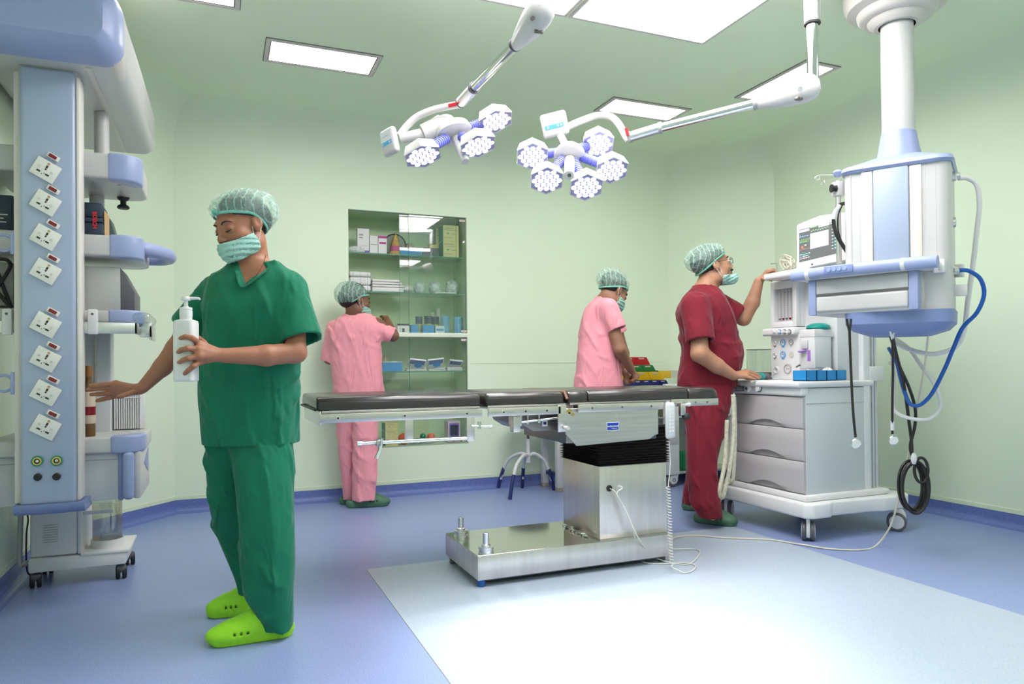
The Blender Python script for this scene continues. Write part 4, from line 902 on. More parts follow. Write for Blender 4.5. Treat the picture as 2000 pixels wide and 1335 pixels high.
# coiled white leads beside the monitor
rs = random.Random(9); mb = MB(); c0 = Vector((3.13, onx(1540, 520, 3.13).y, 1.50))
for k in range(7):
    pts = []
    ph = rs.uniform(0, 6)
    for q in range(10):
        a = 2*PI*q/10; pts.append(c0+Vector((.03*math.sin(a+ph)*rs.uniform(.5, 1), .045*math.cos(a)+rs.uniform(-.01, .01), .03+.028*math.sin(a+.4)+.006*k*rs.uniform(.6, 1))))
    mb.tube(pts, .0035, 6, closed=True, n=4)
mb.tube([c0+Vector((0, .04, .01)), c0+Vector((0, .07, .06)), c0+Vector((0, .04, .10)), c0+Vector((0, -.03, .075))], .004, 6)
mb.build('lead_bundle', M['ccable'], label='bundle of cream monitor leads lying left of the monitor', cat='cable')
hk = onx(1513, 540, 3.07)
MB().tube([(3.07, hk.y-.02, 1.486), (3.07, hk.y-.02, 1.545), (3.07, hk.y+.03, 1.55)], .003, 6, smooth=False).build('rod_hook', M['alu'], label='thin metal hook on the machine top beside the man\'s hand', cat='hook')
# blue trays on the worktop
bx0, bx1 = ony(1566, 730, 2.99).x, ony(1643, 730, 2.99).x
zt_b = ony(1600, 723, 2.99).z
w_ = (bx1-bx0)/4
for k in range(4):
    MB().m(M['cyan']).box((0, 0, 0), (w_-.001, .10, .004)).box((0, 0, 0), (w_-.001, .003, zt_b-.853)).box((0, .097, 0), (w_-.001, .10, zt_b-.853)).box((0, 0, 0), (.003, .10, zt_b-.853)).box((w_-.004, 0, 0), (w_-.001, .10, zt_b-.853)).build('storage_bin', None, loc=(bx0+k*w_, 2.955, .8535), label='small cyan bin on the machine worktop, %s of the row of four' % ['leftmost', 'second from left', 'second from right', 'rightmost'][k], cat='bin', group='cyan bins on the machine worktop')
lump('tissue', (bx0+.9*w_*3, 3.0, .858), (.045, .03, .035), CW, 'crumpled white tissue in the cyan bins', 'tissue', seed=60)
# glass bellows behind the tower and dark unit
bq = onx(1487, 705, 3.12)
t = empty('ventilator_bellows', (3.12, bq.y+.02, .853), label='clear cylindrical ventilator bellows with dark base behind the man\'s hand', cat='medical device')
zt2 = onx(1487, 683, 3.12).z-.853
MB().lathe([(.075, .05), (.075, zt2), (.070, zt2)], 28).build('clear_jar', M['jar'], t)
MB().m(M['dkgrey']).lathe([(0, 0), (.08, 0), (.08, .014), (.06, .016)], 28).m(M['dkmetal']).lathe([(.07, .018), (.078, .02), (.07, .024), (.078, .03), (.07, .034), (.078, .04), (.07, .046), (.0, .046)], 28).build('bellows_base', None, t)
MB().lathe([(.070, zt2), (.077, zt2), (.077, zt2+.004), (.070, zt2+.004)], 28).build('jar_rim', M['dkgrey'], t)
lump('face_mask', (3.03, onx(1470, 735, 3.0).y-.03, .8535), (.03, .04, .022), M['teal'], 'teal breathing mask lying behind the man\'s fingers', 'mask', seed=61, amp=.12)
lump('face_mask', (3.06, onx(1492, 735, 3.05).y, .8535), (.03, .035, .022), M['dkgrey'], 'black rubber mask beside the gauge tower', 'mask', seed=62, amp=.12)

# ================================================================== RIGHT CEILING PENDANT
c0 = dep(1793, 600, 3.05); c0.z = 0
um = (RX*(-.666)+RF*.745); um.z = 0; um.normalize()       # along the front face to the far left
vm = (RX*.745+RF*.666); vm.z = 0; vm.normalize()          # along the side face to the right
rp = empty('ceiling_pendant', (c0.x, c0.y, 1.1), label='white and pale blue ceiling pendant with drawer shelf in front of the monitor', cat='medical pendant')
PMX = frame_mx((0, 0, -1.1), um, vm, (0, 0, 1))           # local: u left-far, v right-far, z up (world)
def PZ(px, py, D): return dep(px, py, D).z
# drawer box  u 0..0.47, v 0..0.317
zb_, zt_ = 1.178, 1.345
MB().box((.0, .0, zb_), (.475, .32, zt_), .008, mx=PMX).build('drawer_box', M['offwhite'], rp)
MB().m(M['offwhite']).box((.035, -.012, zb_+.012), (.44, .01, zb_+.085), .012, 3, mx=PMX).build('drawer_front', None, rp)
MB().box((.035, -.006, zb_+.098), (.44, .01, zt_-.008), .004, mx=PMX).build('drawer_fascia', M['offwhite'], rp)
MB().box((.03, -.004, zb_+.088), (.445, .004, zb_+.095), mx=PMX).build('drawer_gap', M['dkgrey'], rp)
for a, b in ((-.004, .034), (.441, .478)): MB().box((a, -.010, zb_), (b, .03, zt_), .005, mx=PMX).build('corner_post', M['blue'], rp)
MB().box((-.003, .05, zb_+.03), (.002, .27, zt_-.03), .002, mx=PMX).build('side_panel', M['cream'], rp)
# shelf top with bumper
MB().box((-.045, -.02, zt_), (.53, .345, zt_+.04), .012, 3, mx=PMX).build('shelf', M['offwhite'], rp)
def bump(u0, u1, m, name='bumper', rr=.026):
    rings = []
    for k in range(13):
        u = u0+(u1-u0)*k/12; f = abs(2*(u-.2425)/.62); v = -.052+.045*f**2.4; r = rr
        rings.append([(u, v+r*math.cos(2*PI*q/14)*.8, zt_+.028+r*math.sin(2*PI*q/14)) for q in range(14)])
    return MB().loft(rings, mx=PMX).build(name, m, rp)
bump(-.08, .035, M['blue'], rr=.027); bump(.035, .05, M['white'], rr=.0275); b2 = bump(.05, .455, M['blue']); bump(.455, .475, M['white'], rr=.027); bump(.475, .56, M['blue'], rr=.026)
ks = MB().m(M['blued'])
ks.cbox((.305, -.074, zt_+.031), (.13, .006, .034), .002, mx=PMX).m(M['blue'])
for k in range(4): ks.lathe([(0, 0), (.010, 0), (.009, .004), (0, .005)], 14, (.275+k*.024, -.077, zt_+.031), (0, -1, 0), mx=PMX)
ks.m(M['dkgrey']).lathe([(0, 0), (.003, 0), (0, .002)], 8, (.355, -.077, zt_+.031), (0, -1, 0), mx=PMX).build('button_pad', None, rp)
# side rail with clamps
MB().box((-.075, .04, zt_-.005), (-.066, .34, zt_+.030), .002, mx=PMX).build('equipment_rail', M['alu'], rp)
for v in (.06, .30): MB().box((-.085, v, zt_-.012), (-.04, v+.03, zt_+.045), .004, mx=PMX).build('rail_clamp', M['white'], rp)
# body
bc = dep(1757, 430, 3.3); bc.z = 0
bl = PMX.inverted() @ Vector((bc.x-c0.x, bc.y-c0.y, -1.1+1.1)); bu, bv = bl[0], bl[1]
BT = dep(1764, 343, 3.3).z; BB = 1.36
def oct_(hu, hv, ch, z): return [(bu+a, bv+b, z) for a, b in ((-hu+ch, -hv), (hu-ch, -hv), (hu, -hv+ch), (hu, hv-ch), (hu-ch, hv), (-hu+ch, hv), (-hu, hv-ch), (-hu, -hv+ch))]
hu, hv = .195, .20
# the body is turned so that its blue stripe faces the camera
bd = (Vector((0, 0, 0))-Vector((bc.x, bc.y, 0))).normalized(); bx_ = Vector((-bd.y, bd.x, 0))
a_ = math.radians(-6); bd = Matrix.Rotation(a_, 3, 'Z') @ bd; bx_ = Matrix.Rotation(a_, 3, 'Z') @ bx_
BMX = frame_mx((bc.x-c0.x, bc.y-c0.y, -1.1), -bx_ if (-bx_).dot(RX) > 0 else bx_, -bd, (0, 0, 1))   # x right, y away
def rr_sec(hx, hy, z, n=8, r=.05):
    pts = []
    for cx_, cy_, a0 in ((hx-r, hy-r, 0), (-hx+r, hy-r, PI/2), (-hx+r, -hy+r, PI), (hx-r, -hy+r, 1.5*PI)):
        for k in range(n+1): a = a0+PI/2*k/n; pts.append((cx_+r*math.cos(a), cy_+r*math.sin(a), z))
    return pts
MB().loft([rr_sec(.212, .17, BB-.18), rr_sec(.212, .17, BT)], mx=BMX).build('body', M['offwhite'], rp)
MB().box((-.085, -.183, BB-.02), (.055, -.16, BT), .006, mx=BMX).build('front_panel', M['bluepanel'], rp)
for a, b in ((-.135, -.088), (.058, .105)): MB().box((a, -.178, BB-.02), (b, -.16, BT), .006, mx=BMX).build('side_strip', mat('warm_strip', (.78, .74, .66), rough=.4), rp)
for a in (-.18, -.145, .115, .155): MB().box((a, -.1712, BB), (a+.002, -.169, BT), mx=BMX).build('panel_joint', M['lgrey'], rp)
MB().loft([rr_sec(.218, .18, BT, r=.06), rr_sec(.226, .19, BT+.012, r=.06), rr_sec(.220, .185, BT+.03, r=.06), rr_sec(.15, .14, BT+.055, r=.06), rr_sec(.115, .115, BT+.07, r=.06)], mx=BMX).build('top_cap', M['blue'], rp)
MB().lathe([(.098, 0), (.094, .03), (.088, .05), (.074, .135), (.068, .14), (.0, .14)], 32, (0, 0, BT+.06), mx=BMX).build('collar', M['blue'], rp)
MB().lathe([(.069, 0), (.069, .9)], 36, (0, 0, BT+.18), mx=BMX).build('column', M['offwhite'], rp)
zc = PZ(1760, 50, 3.3)
MB().lathe([(.078, 0), (.095, .0), (.12, .018), (.125, .03), (.15, .035), (.165, .05), (.17, .07), (.21, .085), (.225, .12), (.23, .2), (.23, 2.70-zc)], 40, (0, 0, zc), mx=BMX).build('ceiling_flange', M['cream'], rp)
MB().loft([[(x*1.0, y, z) for x, y, z in rr_sec(.12, .1, BB-.29, r=.06)], rr_sec(.19, .15, BB-.265, r=.07), rr_sec(.216, .175, BB-.235, r=.06), rr_sec(.218, .178, BB-.18, r=.06)], mx=BMX).build('bottom_bowl', M['blued'], rp)
# gas outlets on the right side and hoses
def outlet(z, y=.0):
    return MB().m(M['alu']).lathe([(0, 0), (.022, 0), (.022, .012), (.016, .016), (.012, .03), (0, .03)], 18, (.212, y, z), (1, 0, 0), mx=BMX).build('gas_outlet', None, rp)
z1_ = PZ(1862, 352, 3.25); z2_ = PZ(1862, 440, 3.25)
outlet(z1_); MB().m(M['alu']).lathe([(0, 0), (.024, 0), (.022, .010), (.012, .011), (.011, .004), (0, .004)], 18, (.212, 0, z2_), (1, 0, 0), mx=BMX).build('gas_outlet', None, rp)
MB().m(M['white']).box((.205, -.03, PZ(1868, 573, 3.25)-.02), (.262, .0, PZ(1868, 573, 3.25)+.03), .003, mx=BMX).build('side_bracket', None, rp)
hs = lambda *a: [dep(x, y, D) for x, y, D in a]
clear = glass_mat('clear_hose', (.80, .85, .84), rough=.1, alpha=.3)
MB().tube(hs((1872, 348, 3.25), (1890, 348, 3.25), (1908, 362, 3.25), (1913, 400, 3.26), (1908, 450, 3.27), (1900, 520, 3.28), (1890, 590, 3.3), (1884, 640, 3.32), (1872, 672, 3.33), (1850, 685, 3.34), (1820, 691, 3.36), (1790, 686, 3.4), (1760, 675, 3.5), (1745, 662, 3.6)), .011, 10).build('gas_hose', M['white'], label='white gas hose from the top outlet of the right pendant', cat='hose')
MB().tube(hs((1868, 530, 3.15), (1880, 527, 3.13), (1895, 530, 3.13), (1915, 545, 3.13), (1922, 575, 3.14), (1908, 610, 3.16), (1880, 640, 3.2), (1862, 680, 3.24), (1845, 720, 3.28), (1822, 765, 3.33), (1805, 785, 3.36), (1790, 792, 3.38), (1775, 785, 3.4), (1762, 750, 3.45), (1752, 710, 3.5), (1742, 690, 3.56), (1736, 680, 3.6)), .009, 10).build('gas_hose', M['bluehose'], label='deep blue gas hose looping from the right pendant rail', cat='hose')
MB().m(M['alu']).tube(hs((1862, 528, 3.14), (1872, 529, 3.14)), .0105, 10).build('hose_connector', None, label='metal connector at the upper end of the blue hose', cat='connector')
MB().tube(hs((1745, 658, 3.6), (1775, 680, 3.5), (1800, 715, 3.42), (1825, 750, 3.4), (1837, 785, 3.4), (1830, 805, 3.4), (1812, 818, 3.4), (1785, 818, 3.42), (1755, 808, 3.46), (1745, 790, 3.5), (1745, 720, 3.55), (1738, 708, 3.6)), .009, 10).build('gas_hose', M['white'], label='white hose hanging in a wide loop behind the blue hose', cat='hose')
BH = mat('black_hose', (.02, .018, .016), rough=.35)
MB().tube(hs((1729, 625, 3.2), (1742, 665, 3.3), (1755, 710, 3.38), (1775, 755, 3.42), (1787, 795, 3.44), (1787, 830, 3.45), (1778, 870, 3.45), (1783, 895, 3.45)), .0075, 8).build('black_hose', BH, label='thick black hose curving from the pendant down to the coiled bundle', cat='hose')
MB().tube(hs((1738, 625, 3.22), (1748, 680, 3.32), (1765, 750, 3.42), (1775, 820, 3.46), (1780, 860, 3.47), (1782, 895, 3.47)), .0075, 8).build('black_hose', BH, label='straighter black hose beside the curved one', cat='hose')
# coil of black hose tied with white tape
mb = MB(); cc = dep(1784, 950, 3.46)
U_ = RX; 
for k, (du, dz, ru, rz_) in enumerate(((0, 0, .065, .125), (.004, -.005, .062, .12), (.012, 0, .066, .118), (-.006, .004, .058, .12), (.018, -.002, .058, .115))):
    mb.tube([cc+U_*(du+ru*math.cos(a))+Vector((0, 0, dz+rz_*math.sin(a)))+RF*(.012*k-.02) for a in [2*PI*q/20 for q in range(20)]], .0075, 8, closed=True, n=3)
mb.tube([cc+U_*(.022+.033*math.cos(a))+Vector((0, 0, .085+.06*math.sin(a)))-RF*.03 for a in [2*PI*q/16 for q in range(16)]], .007, 8, closed=True, n=3)
mb.build('hose_coil', BH, label='coil of black hose tied up with white tape hanging beside the machine', cat='hose')
lump('tape_tie', dep(1785, 906, 3.41), (.012, .012, .028), M['white'], 'white tape knot holding the black hose coil', 'tape', seed=70)
# stethoscope-like probes
def probe(pts, end, label):
    t = empty('stethoscope', pts[0], label=label, cat='stethoscope', group='stethoscopes hanging from the right pendant')
    L0 = Vector(pts[0])
    MB().tube([Vector(p)-L0 for p in pts], .0055, 8).build('tubing', BH, t)
    e = Vector(end)-L0; ax = (-RF+RX*-.25).normalized()
    MB().m(M['chrome']).cyl(Vector(pts[-1])-L0-Vector((0, 0, 0)), e+Vector((0, 0, .012)), .004).lathe([(0, -.012), (.014, -.012), (.013, -.006), (.010, -.004), (.010, .006), (.019, .008), (.021, .014), (.018, .017)], 22, e, ax).m(M['lgrey']).lathe([(0, .0165), (.018, .0165), (.018, .0155), (0, .0155)], 22, e, ax).build('chest_piece', None, t)
    return t, L0
t, L0 = probe(hs((1659, 640, 3.12), (1662, 720, 3.12), (1666, 800, 3.12), (1671, 853, 3.12)), dep(1671, 865, 3.12), 'stethoscope hanging in front of the machine side panel')
MB().tube([v-L0 for v in hs((1654, 622, 3.12), (1656, 635, 3.12), (1659, 645, 3.12))], .005, 8).tube([v-L0 for v in hs((1662, 622, 3.12), (1661, 635, 3.12), (1659, 645, 3.12))], .005, 8).build('yoke', BH, t)
t, L0 = probe(hs((1743, 660, 3.2), (1744, 720, 3.22), (1743, 780, 3.24), (1743, 847, 3.25)), dep(1744, 859, 3.25), 'stethoscope hanging right of the machine pillar')
MB().tube([v-L0 for v in hs((1733, 630, 3.2), (1738, 645, 3.2), (1743, 662, 3.2))], .005, 8).tube([v-L0 for v in hs((1750, 630, 3.2), (1747, 645, 3.2), (1743, 662, 3.2))], .005, 8).m(M['lgrey']).cyl(dep(1743, 822, 3.25)-L0, dep(1743, 840, 3.25)-L0, .0085).build('yoke', BH, t)
# iv pole
ipb = dep(1639, 515, 3.42); ipt = dep(1639, 340, 3.42); ipt = Vector((ipb.x, ipb.y, ipt.z))
iv = empty('drip_pole', (ipb.x, ipb.y, ipb.z), label='steel drip pole with blue top and wire hooks left of the right pendant', cat='drip stand')
hI = ipt.z-ipb.z
MB().m(M['alu']).cyl((0, 0, 0), (0, 0, hI*.93), .0125).build('pole', None, iv)
MB().lathe([(0, 0), (.013, 0), (.022, .012), (.026, .02), (.014, .032), (0, .036)], 18, (0, 0, hI-.012)).build('hook_hub', M['blue'], iv)
ux = RX.copy(); ux.z = 0; ux.normalize()
def hook(d, s_):
    d = Vector(d); mb = MB(); mb.tube([Vector((0, 0, hI)), d*.05+Vector((0, 0, hI-.002)), d*.095+Vector((0, 0, hI-.004)), d*.112+Vector((0, 0, hI-.016)), d*.102+Vector((0, 0, hI-.026)), d*.088+Vector((0, 0, hI-.02)), d*.09+Vector((0, 0, hI-.006))], .0016, 6); return mb.build('wire_hook', M['alu'], iv)
hook(-ux, 1); hook(ux+RF*.6, 1); hook(ux*.4-RF*.9, 1); hook(-ux*.3+RF, 1)
zk = dep(1639, 369, 3.42).z-ipb.z
MB().m(M['white']).cbox((0, 0, zk), (.045, .045, .07), .006).box((.0, -.02, zk-.03), tuple((ux*.11+Vector((0, .02, zk+.03)))), .003).m(M['black']).lathe([(0, 0), (.016, 0), (.012, .016), (.02, .02), (.02, .026), (0, .026)], 10, (-.022, -.01, zk), -ux).build('pole_clamp', None, iv)
z3 = dep(1639, 484, 3.42).z-ipb.z
MB().cyl(Vector((0, 0, z3)), ux*.075+Vector((0, 0, z3)), .006).build('pole_bracket', M['white'], iv)
MB().m(M['alu']).tube(hs((1660, 396, 3.36), (1654, 396, 3.36)), .007, 8).m(M['black']).tube(hs((1655, 396, 3.36), (1640, 400, 3.34), (1632, 412, 3.33), (1628, 432, 3.33), (1634, 458, 3.33), (1648, 482, 3.33), (1661, 504, 3.34), (1668, 520, 3.36)), .0085, 8).tube(hs((1645, 400, 3.35), (1637, 420, 3.35), (1637, 450, 3.35), (1645, 475, 3.35)), .004, 6).m(M['lgrey']).tube(hs((1640, 401, 3.325), (1631, 414, 3.325), (1628, 428, 3.325)), .0095, 8).build('black_hose', None, label='black hose curving around the drip pole into the pendant side', cat='hose')

# ================================================================== LEFT CEILING PENDANT
FY = 3.15
lx0, lx1 = ony(38, 600, FY).x, ony(148, 600, FY).x
lx00 = ony(26, 600, FY+.03).x
zb_ = ony(100, 985, FY).z; zt_ = ony(100, 128, FY).z
lp = empty('ceiling_pendant', ((lx0+lx1)/2, FY+.2, zb_), label='tall pale blue and white ceiling pendant with eight sockets at the left', cat='medical pendant')
def Lp(x, y, z): return (x-(lx0+lx1)/2, y-(FY+.2), z-zb_)
MB().box(Lp(lx0-.006, FY+.012, zb_), Lp(lx1+.008, FY+.16, zt_), .012, 3).build('column', M['offwhite'], lp)
MB().box(Lp(lx0, FY, zb_), Lp(lx1, FY+.03, zt_-.01), .02, 4).build('front_panel', M['bluepanel'], lp)
MB().box(Lp(lx0-.022, FY+.02, zb_+.01), Lp(lx0-.002, FY+.05, zt_-.03), .004).build('left_strip', M['cream'], lp)
MB().box(Lp(lx1+.002, FY+.008, zb_+.01), Lp(lx1+.014, FY+.10, zt_-.03), .004).build('right_strip', mat('warm_white', (.78, .74, .70), rough=.4), lp)
MB().loft([[Lp(lx0-.022+(lx1-lx0+.05)*q/10, FY-.012-.012*math.sin(PI*q/10)+d_, zb_+dz) for q in range(11)]+[Lp(lx1+.028, FY+.16, zb_+dz), Lp(lx0-.022, FY+.16, zb_+dz)] for d_, dz in ((.03, -.035), (.008, -.022), (0, -.008), (0, .004))]).build('bottom_cap', M['blued'], lp)
# sockets: plate turned on its corner, each with its switch
ux_, uz_ = Vector((.89, 0, -.46)), Vector((.46, 0, .89))
def skew(c): return Matrix(((.86, .42, 0, c[0]), (0, 0, -1, c[1]), (-.50, .80, 0, c[2]), (0, 0, 0, 1)))
PW = mat('socket_white', (.80, .79, .74), rough=.35)
YS = [332, 396, 463, 530, 634, 701, 767, 834]
for k, py in enumerate(YS):
    c = ony(89, py, FY-.006); c = Vector(Lp(*c)); mx = skew(c)
    s = MB().cbox((0, 0, 0), (.086, .078, .010), .002, 2, mx=mx).build('socket', PW, lp)
    hol = MB().m(M['dot'])
    for (x, y, a, b) in ((0, .014, .007, .012), (0, .003, .006, .007), (-.018, -.016, .013, .007), (.014, -.016, .013, .007), (-.004, -.022, .003, .004), (.003, -.015, .003, .004)): hol.cbox((x, y, .0052), (a, b, .0012), .0004, 1, mx=mx)
    for (x, y) in ((.0, .028), (-.024, .002), (.022, .0)): hol.m(M['tan'] if y > .02 else M['cream']).lathe([(0, 0), (.0052, 0), (.0052, .001), (0, .001)], 12, (x, y, .0048), mx=mx)
    hol.build('socket_hole', None, s, kind='stuff')
    c2 = Vector(Lp(*ony(104, py-25.5, FY-.006))); mx2 = skew(c2)
    sw = MB().cbox((0, 0, 0), (.044, .021, .010), .002, 2, mx=mx2).build('switch', PW, lp)
    MB().cbox((-.001, 0, .006), (.028, .014, .004), .001, 1, mx=mx2).build('red_rocker', M['dkred'], sw, label='dark red rocker')
EG = mat('earth_green', (.05, .28, .16), rough=.4); EY = mat('earth_yellow', (.75, .55, .12), rough=.35)
for px, py in ((73, 900), (111, 899)):
    c = Lp(*ony(px, py, FY-.001)); MB().m(EG).lathe([(.014, 0), (.020, 0), (.020, .006), (.014, .006)], 22, c, (0, -1, 0)).m(EY).lathe([(.010, 0), (.0145, 0), (.0145, .008), (.010, .008)], 22, c, (0, -1, 0)).m(M['alu']).lathe([(0, 0), (.006, 0), (.006, .006), (0, .010)], 14, c, (0, -1, 0)).m(M['black']).lathe([(0, 0), (.0105, 0), (.0105, .002), (0, .002)], 14, c, (0, -1, 0)).build('earth_terminal', None, lp)
for px, py in ((74, 931), (111, 930)): MB().lathe([(0, 0), (.0135, 0), (.0135, .008), (.010, .012), (0, .012)], 18, Lp(*ony(px, py, FY-.001)), (0, -1, 0)).build('rubber_plug', M['black'], lp)
for py in (475, 748):
    c = Vector(Lp(*ony(25, py, FY+.03)))
    MB().cbox(c, (.012, .02, .085), .003).tube([c+Vector((-.028+.03*math.cos(a), 0, .03*math.sin(a))) for a in [math.radians(q) for q in range(40, 330, 20)]], .005, 6).build('hose_clip', M['blue'], lp)
# ceiling drop and top arm
az = ony(120, 122, 3.0).z; ar = ony(236, 100, 3.0).x
def arm_sec(y, z0_, z1_, x0_, x1_, r=.05):
    pts = []; n = 7
    for cx_, cz_, a0 in ((x1_-r, z1_-r, 0), (x0_+r, z1_-r, PI/2), (x0_+r, z0_+r, PI), (x1_-r, z0_+r, 1.5*PI)):
        for k in range(n+1): a = a0+PI/2*k/n; pts.append(Lp(cx_+r*math.cos(a), y, cz_+r*math.sin(a)))
    return pts
zA = ony(235, 121, 3.0).z; zT = zA+.26; xL = -.83
MB().loft([arm_sec(3.42, zA+.004, zT, xL, ar-.0), arm_sec(3.06, zA+.004, zT, xL, ar)]+[arm_sec(3.06, zA+.004, zT, xL, ar)]).build('arm_core', M['cream'], lp)
MB().loft([arm_sec(2.93, zA+.05, zT-.05, xL+.04, ar-.05, .05), arm_sec(2.955, zA+.02, zT-.02, xL+.01, ar-.02, .06), arm_sec(3.0, zA, zT, xL, ar, .07), arm_sec(3.07, zA-.002, zT+.002, xL, ar+.004, .07)]).build('arm_end_cap', M['blue'], lp)
MB().tube([Lp(ar-.075, 2.953, zA+.135), Lp(ar-.03, 2.965, zA+.14)], .004, 6).build('cap_button', M['blued'], lp)
fa = 4.30
MB().loft([arm_sec(3.07, zA+.002, zT, xL, ar+.0, .06), arm_sec(3.5, zA+.002, zT, xL, ar+.01, .06), arm_sec(fa-.05, zA+.0, zT, xL, ar+.02, .06), arm_sec(fa, zA+.05, zT-.04, xL+.02, ar-.01, .06)]).build('arm_cover', M['offwhite'], lp)
MB().box(Lp(ar-.13, 3.1, zA-.003), Lp(ar-.11, fa-.06, zA+.004), .001).build('arm_seam', M['cream'], lp)
MB().lathe([(0, 0), (.17, 0), (.19, .03), (.19, 2.70-zT)], 28, Lp(-.62, 3.75, zT-.02)).build('ceiling_flange', M['offwhite'], lp)
# shelves
def lshelf(name, Yn, depth, pxr, pyt, pyb, capw_px, m=M['offwhite'], r=.03, cap=True):
    a = ony(pxr, pyt, Yn); zt = ony(pxr-60, pyt, Yn).z; zb = ony(pxr-60, pyb, Yn).z; xr = a.x
    R2 = .07
    pl = [(xL, Yn), (xr-R2, Yn)]+[(xr-R2+R2*math.sin(q*PI/12), Yn+R2-R2*math.cos(q*PI/12)) for q in range(1, 7)]+[(xr, Yn+depth-.06), (xr-.02, Yn+depth-.02), (xr-.06, Yn+depth), (xL, Yn+depth)]
    s = MB().prism([(Lp(x, y, 0)[0], Lp(x, y, 0)[1]) for x, y in pl], zb-zb_, zt-zb_, 'z', r=min(.02, (zt-zb)*.35), seg=3).build(name, m, lp)
    if cap:
        xc = ony(capw_px, pyt, Yn).x; e = .004
        pc = [(xc, Yn-e), (xr-R2, Yn-e)]+[(xr-R2+(R2+e)*math.sin(q*PI/12), Yn+R2-(R2+e)*math.cos(q*PI/12)) for q in range(1, 7)]+[(xr+e, Yn+.13), (xr-.03, Yn+.13), (xc, Yn+.05)]
        MB().prism([(Lp(x, y, 0)[0], Lp(x, y, 0)[1]) for x, y in pc], zb-zb_-e, zt-zb_+e, 'z', r=min(.02, (zt-zb)*.35), seg=3).build('corner_bumper', M['blue'], s)
    return s, xr, zt, zb
SY = 3.27
s2, xr2, zt2_, zb2_ = lshelf('shelf', SY, .42, 272, 299, 348, 210)
MB().box(Lp(xr2-.09, SY+.1, zb2_-.003), Lp(xr2-.08, SY+.4, zb2_+.002)).build('shelf_seam', M['cream'], s2)
kb = onz(244, 412, zb2_-.03); kb = ony(244, 412, SY+.40)
MB().lathe([(0, 0), (.022, 0), (.026, .006), (.022, .014), (.012, .02), (.012, .034), (.022, .042), (.026, .05), (0, .05)], 20, Lp(kb.x, SY+.34, zb2_-.052)).build('black_knob', M['black'], lp)
s3, xr3, zt3_, zb3_ = lshelf('shelf', SY, .42, 276, 459, 500, 213)
hx0 = Vector(Lp(xr3-.03, SY+.09, (zt3_+zb3_)/2+.008)); 
MB().tube([hx0, hx0+Vector((.05, .03, -.0)), hx0+Vector((.105, .13, 0)), hx0+Vector((.12, .22, 0)), hx0+Vector((.09, .29, 0)), hx0+Vector((.01, .31, 0))], .026, 12, flat=1.15).build('grab_handle', M['blue'], lp)
MB().box(Lp(xr3-.03, SY+.17, (zt3_+zb3_)/2-.008), Lp(xr3+.06, SY+.25, (zt3_+zb3_)/2+.012), .008).build('handle_web', M['blued'], lp)
s4, xr4, zt4_, zb4_ = lshelf('shelf', SY, .36, 276, 606, 630, 211)
MB().box(Lp(xr4-.06, SY+.005, zb4_+.002), Lp(xr4+.035, SY+.30, zt4_-.004), .02, 3).build('shelf_end', M['jar'], lp)
ry = SY-.035; rx = ony(268, 640, ry).x; rzt = ony(200, 629, ry).z; rzb = ony(200, 651, ry).z
MB().box(Lp(xL+.0, ry, rzb), Lp(rx, ry+.01, rzt), .002).box(Lp(rx-.01, ry, rzb), Lp(rx, ry+.30, rzt), .002).build('equipment_rail', M['alu'], lp)
MB().box(Lp(rx+.0, ry+.10, rzb-.01), Lp(rx+.045, ry+.11, rzt+.01), .002).box(Lp(rx+.035, ry+.1, rzb-.02), Lp(rx+.045, ry+.30, rzt-.005), .002).build('rail_bracket', M['alu'], lp)
for px in (181, 14):
    c = ony(px, 628, ry-.008); MB().m(M['white']).cbox(Lp(c.x, ry-.002, c.z), (.034, .03, .10), .006).m(M['dkgrey']).lathe([(0, 0), (.005, 0), (.005, .002), (0, .002)], 10, Lp(c.x, ry-.017, c.z+.03), (0, -1, 0)).build('rail_clamp', None, lp)
# back posts
px_a, px_b = ony(120, 700, SY+.3).x, ony(217, 700, SY+.3).x
MB().box(Lp(px_a, SY+.28, ony(200, 860, SY+.3).z), Lp(px_b, SY+.40, zb4_), .006).build('back_post', M['lgrey'], lp)
MB().box(Lp(ony(185, 700, SY+.27).x, SY+.272, 1.0-.2), Lp(ony(190, 700, SY+.27).x, SY+.282, zb4_-.05)).build('post_groove', M['cream'], lp)
pb2 = ony(215, 300, SY+.38).x
MB().cyl(Lp(pb2-.03, SY+.36, zt2_), Lp(pb2-.03, SY+.36, zA), .03).cyl(Lp(pb2-.05, SY+.36, zt3_), Lp(pb2-.05, SY+.36, zb2_), .03).build('back_tube', M['offwhite'], lp)
# worktop with drawer
wz_t = ony(230, 849, SY-.02).z; wz_b = ony(230, 883, SY-.02).z
s5, xr5, zt5_, zb5_ = lshelf('worktop', SY-.02, .46, 279, 853, 884, 215)
xd0 = ony(232, 930, SY+.01).x; dzb = ony(200, 977, SY+.01).z
MB().box(Lp(xL, SY+.01, dzb), Lp(xd0, SY+.40, zb5_), .006).build('drawer_front', M['lgrey'], lp)
MB().box(Lp(xL, SY+.007, zb5_-.03), Lp(xd0, SY+.011, zb5_-.027)).build('drawer_gap', M['greypl'], lp)
MB().box(Lp(xd0, SY+.0, dzb-.003), Lp(xd0+.016, SY+.40, zb5_), .003).build('blue_strip', M['blued'], lp)
xh = ony(250, 930, SY-.02).x
MB().box(Lp(xh-.020, SY-.03, dzb), Lp(xh+.022, SY+.02, zb5_+.002), .018, 4).build('drawer_handle', M['blue'], lp)
MB().box(Lp(xh+.016, SY+.0, dzb+.0), Lp(xh+.045, SY+.38, zb5_), .008).build('drawer_side', M['offwhite'], lp)
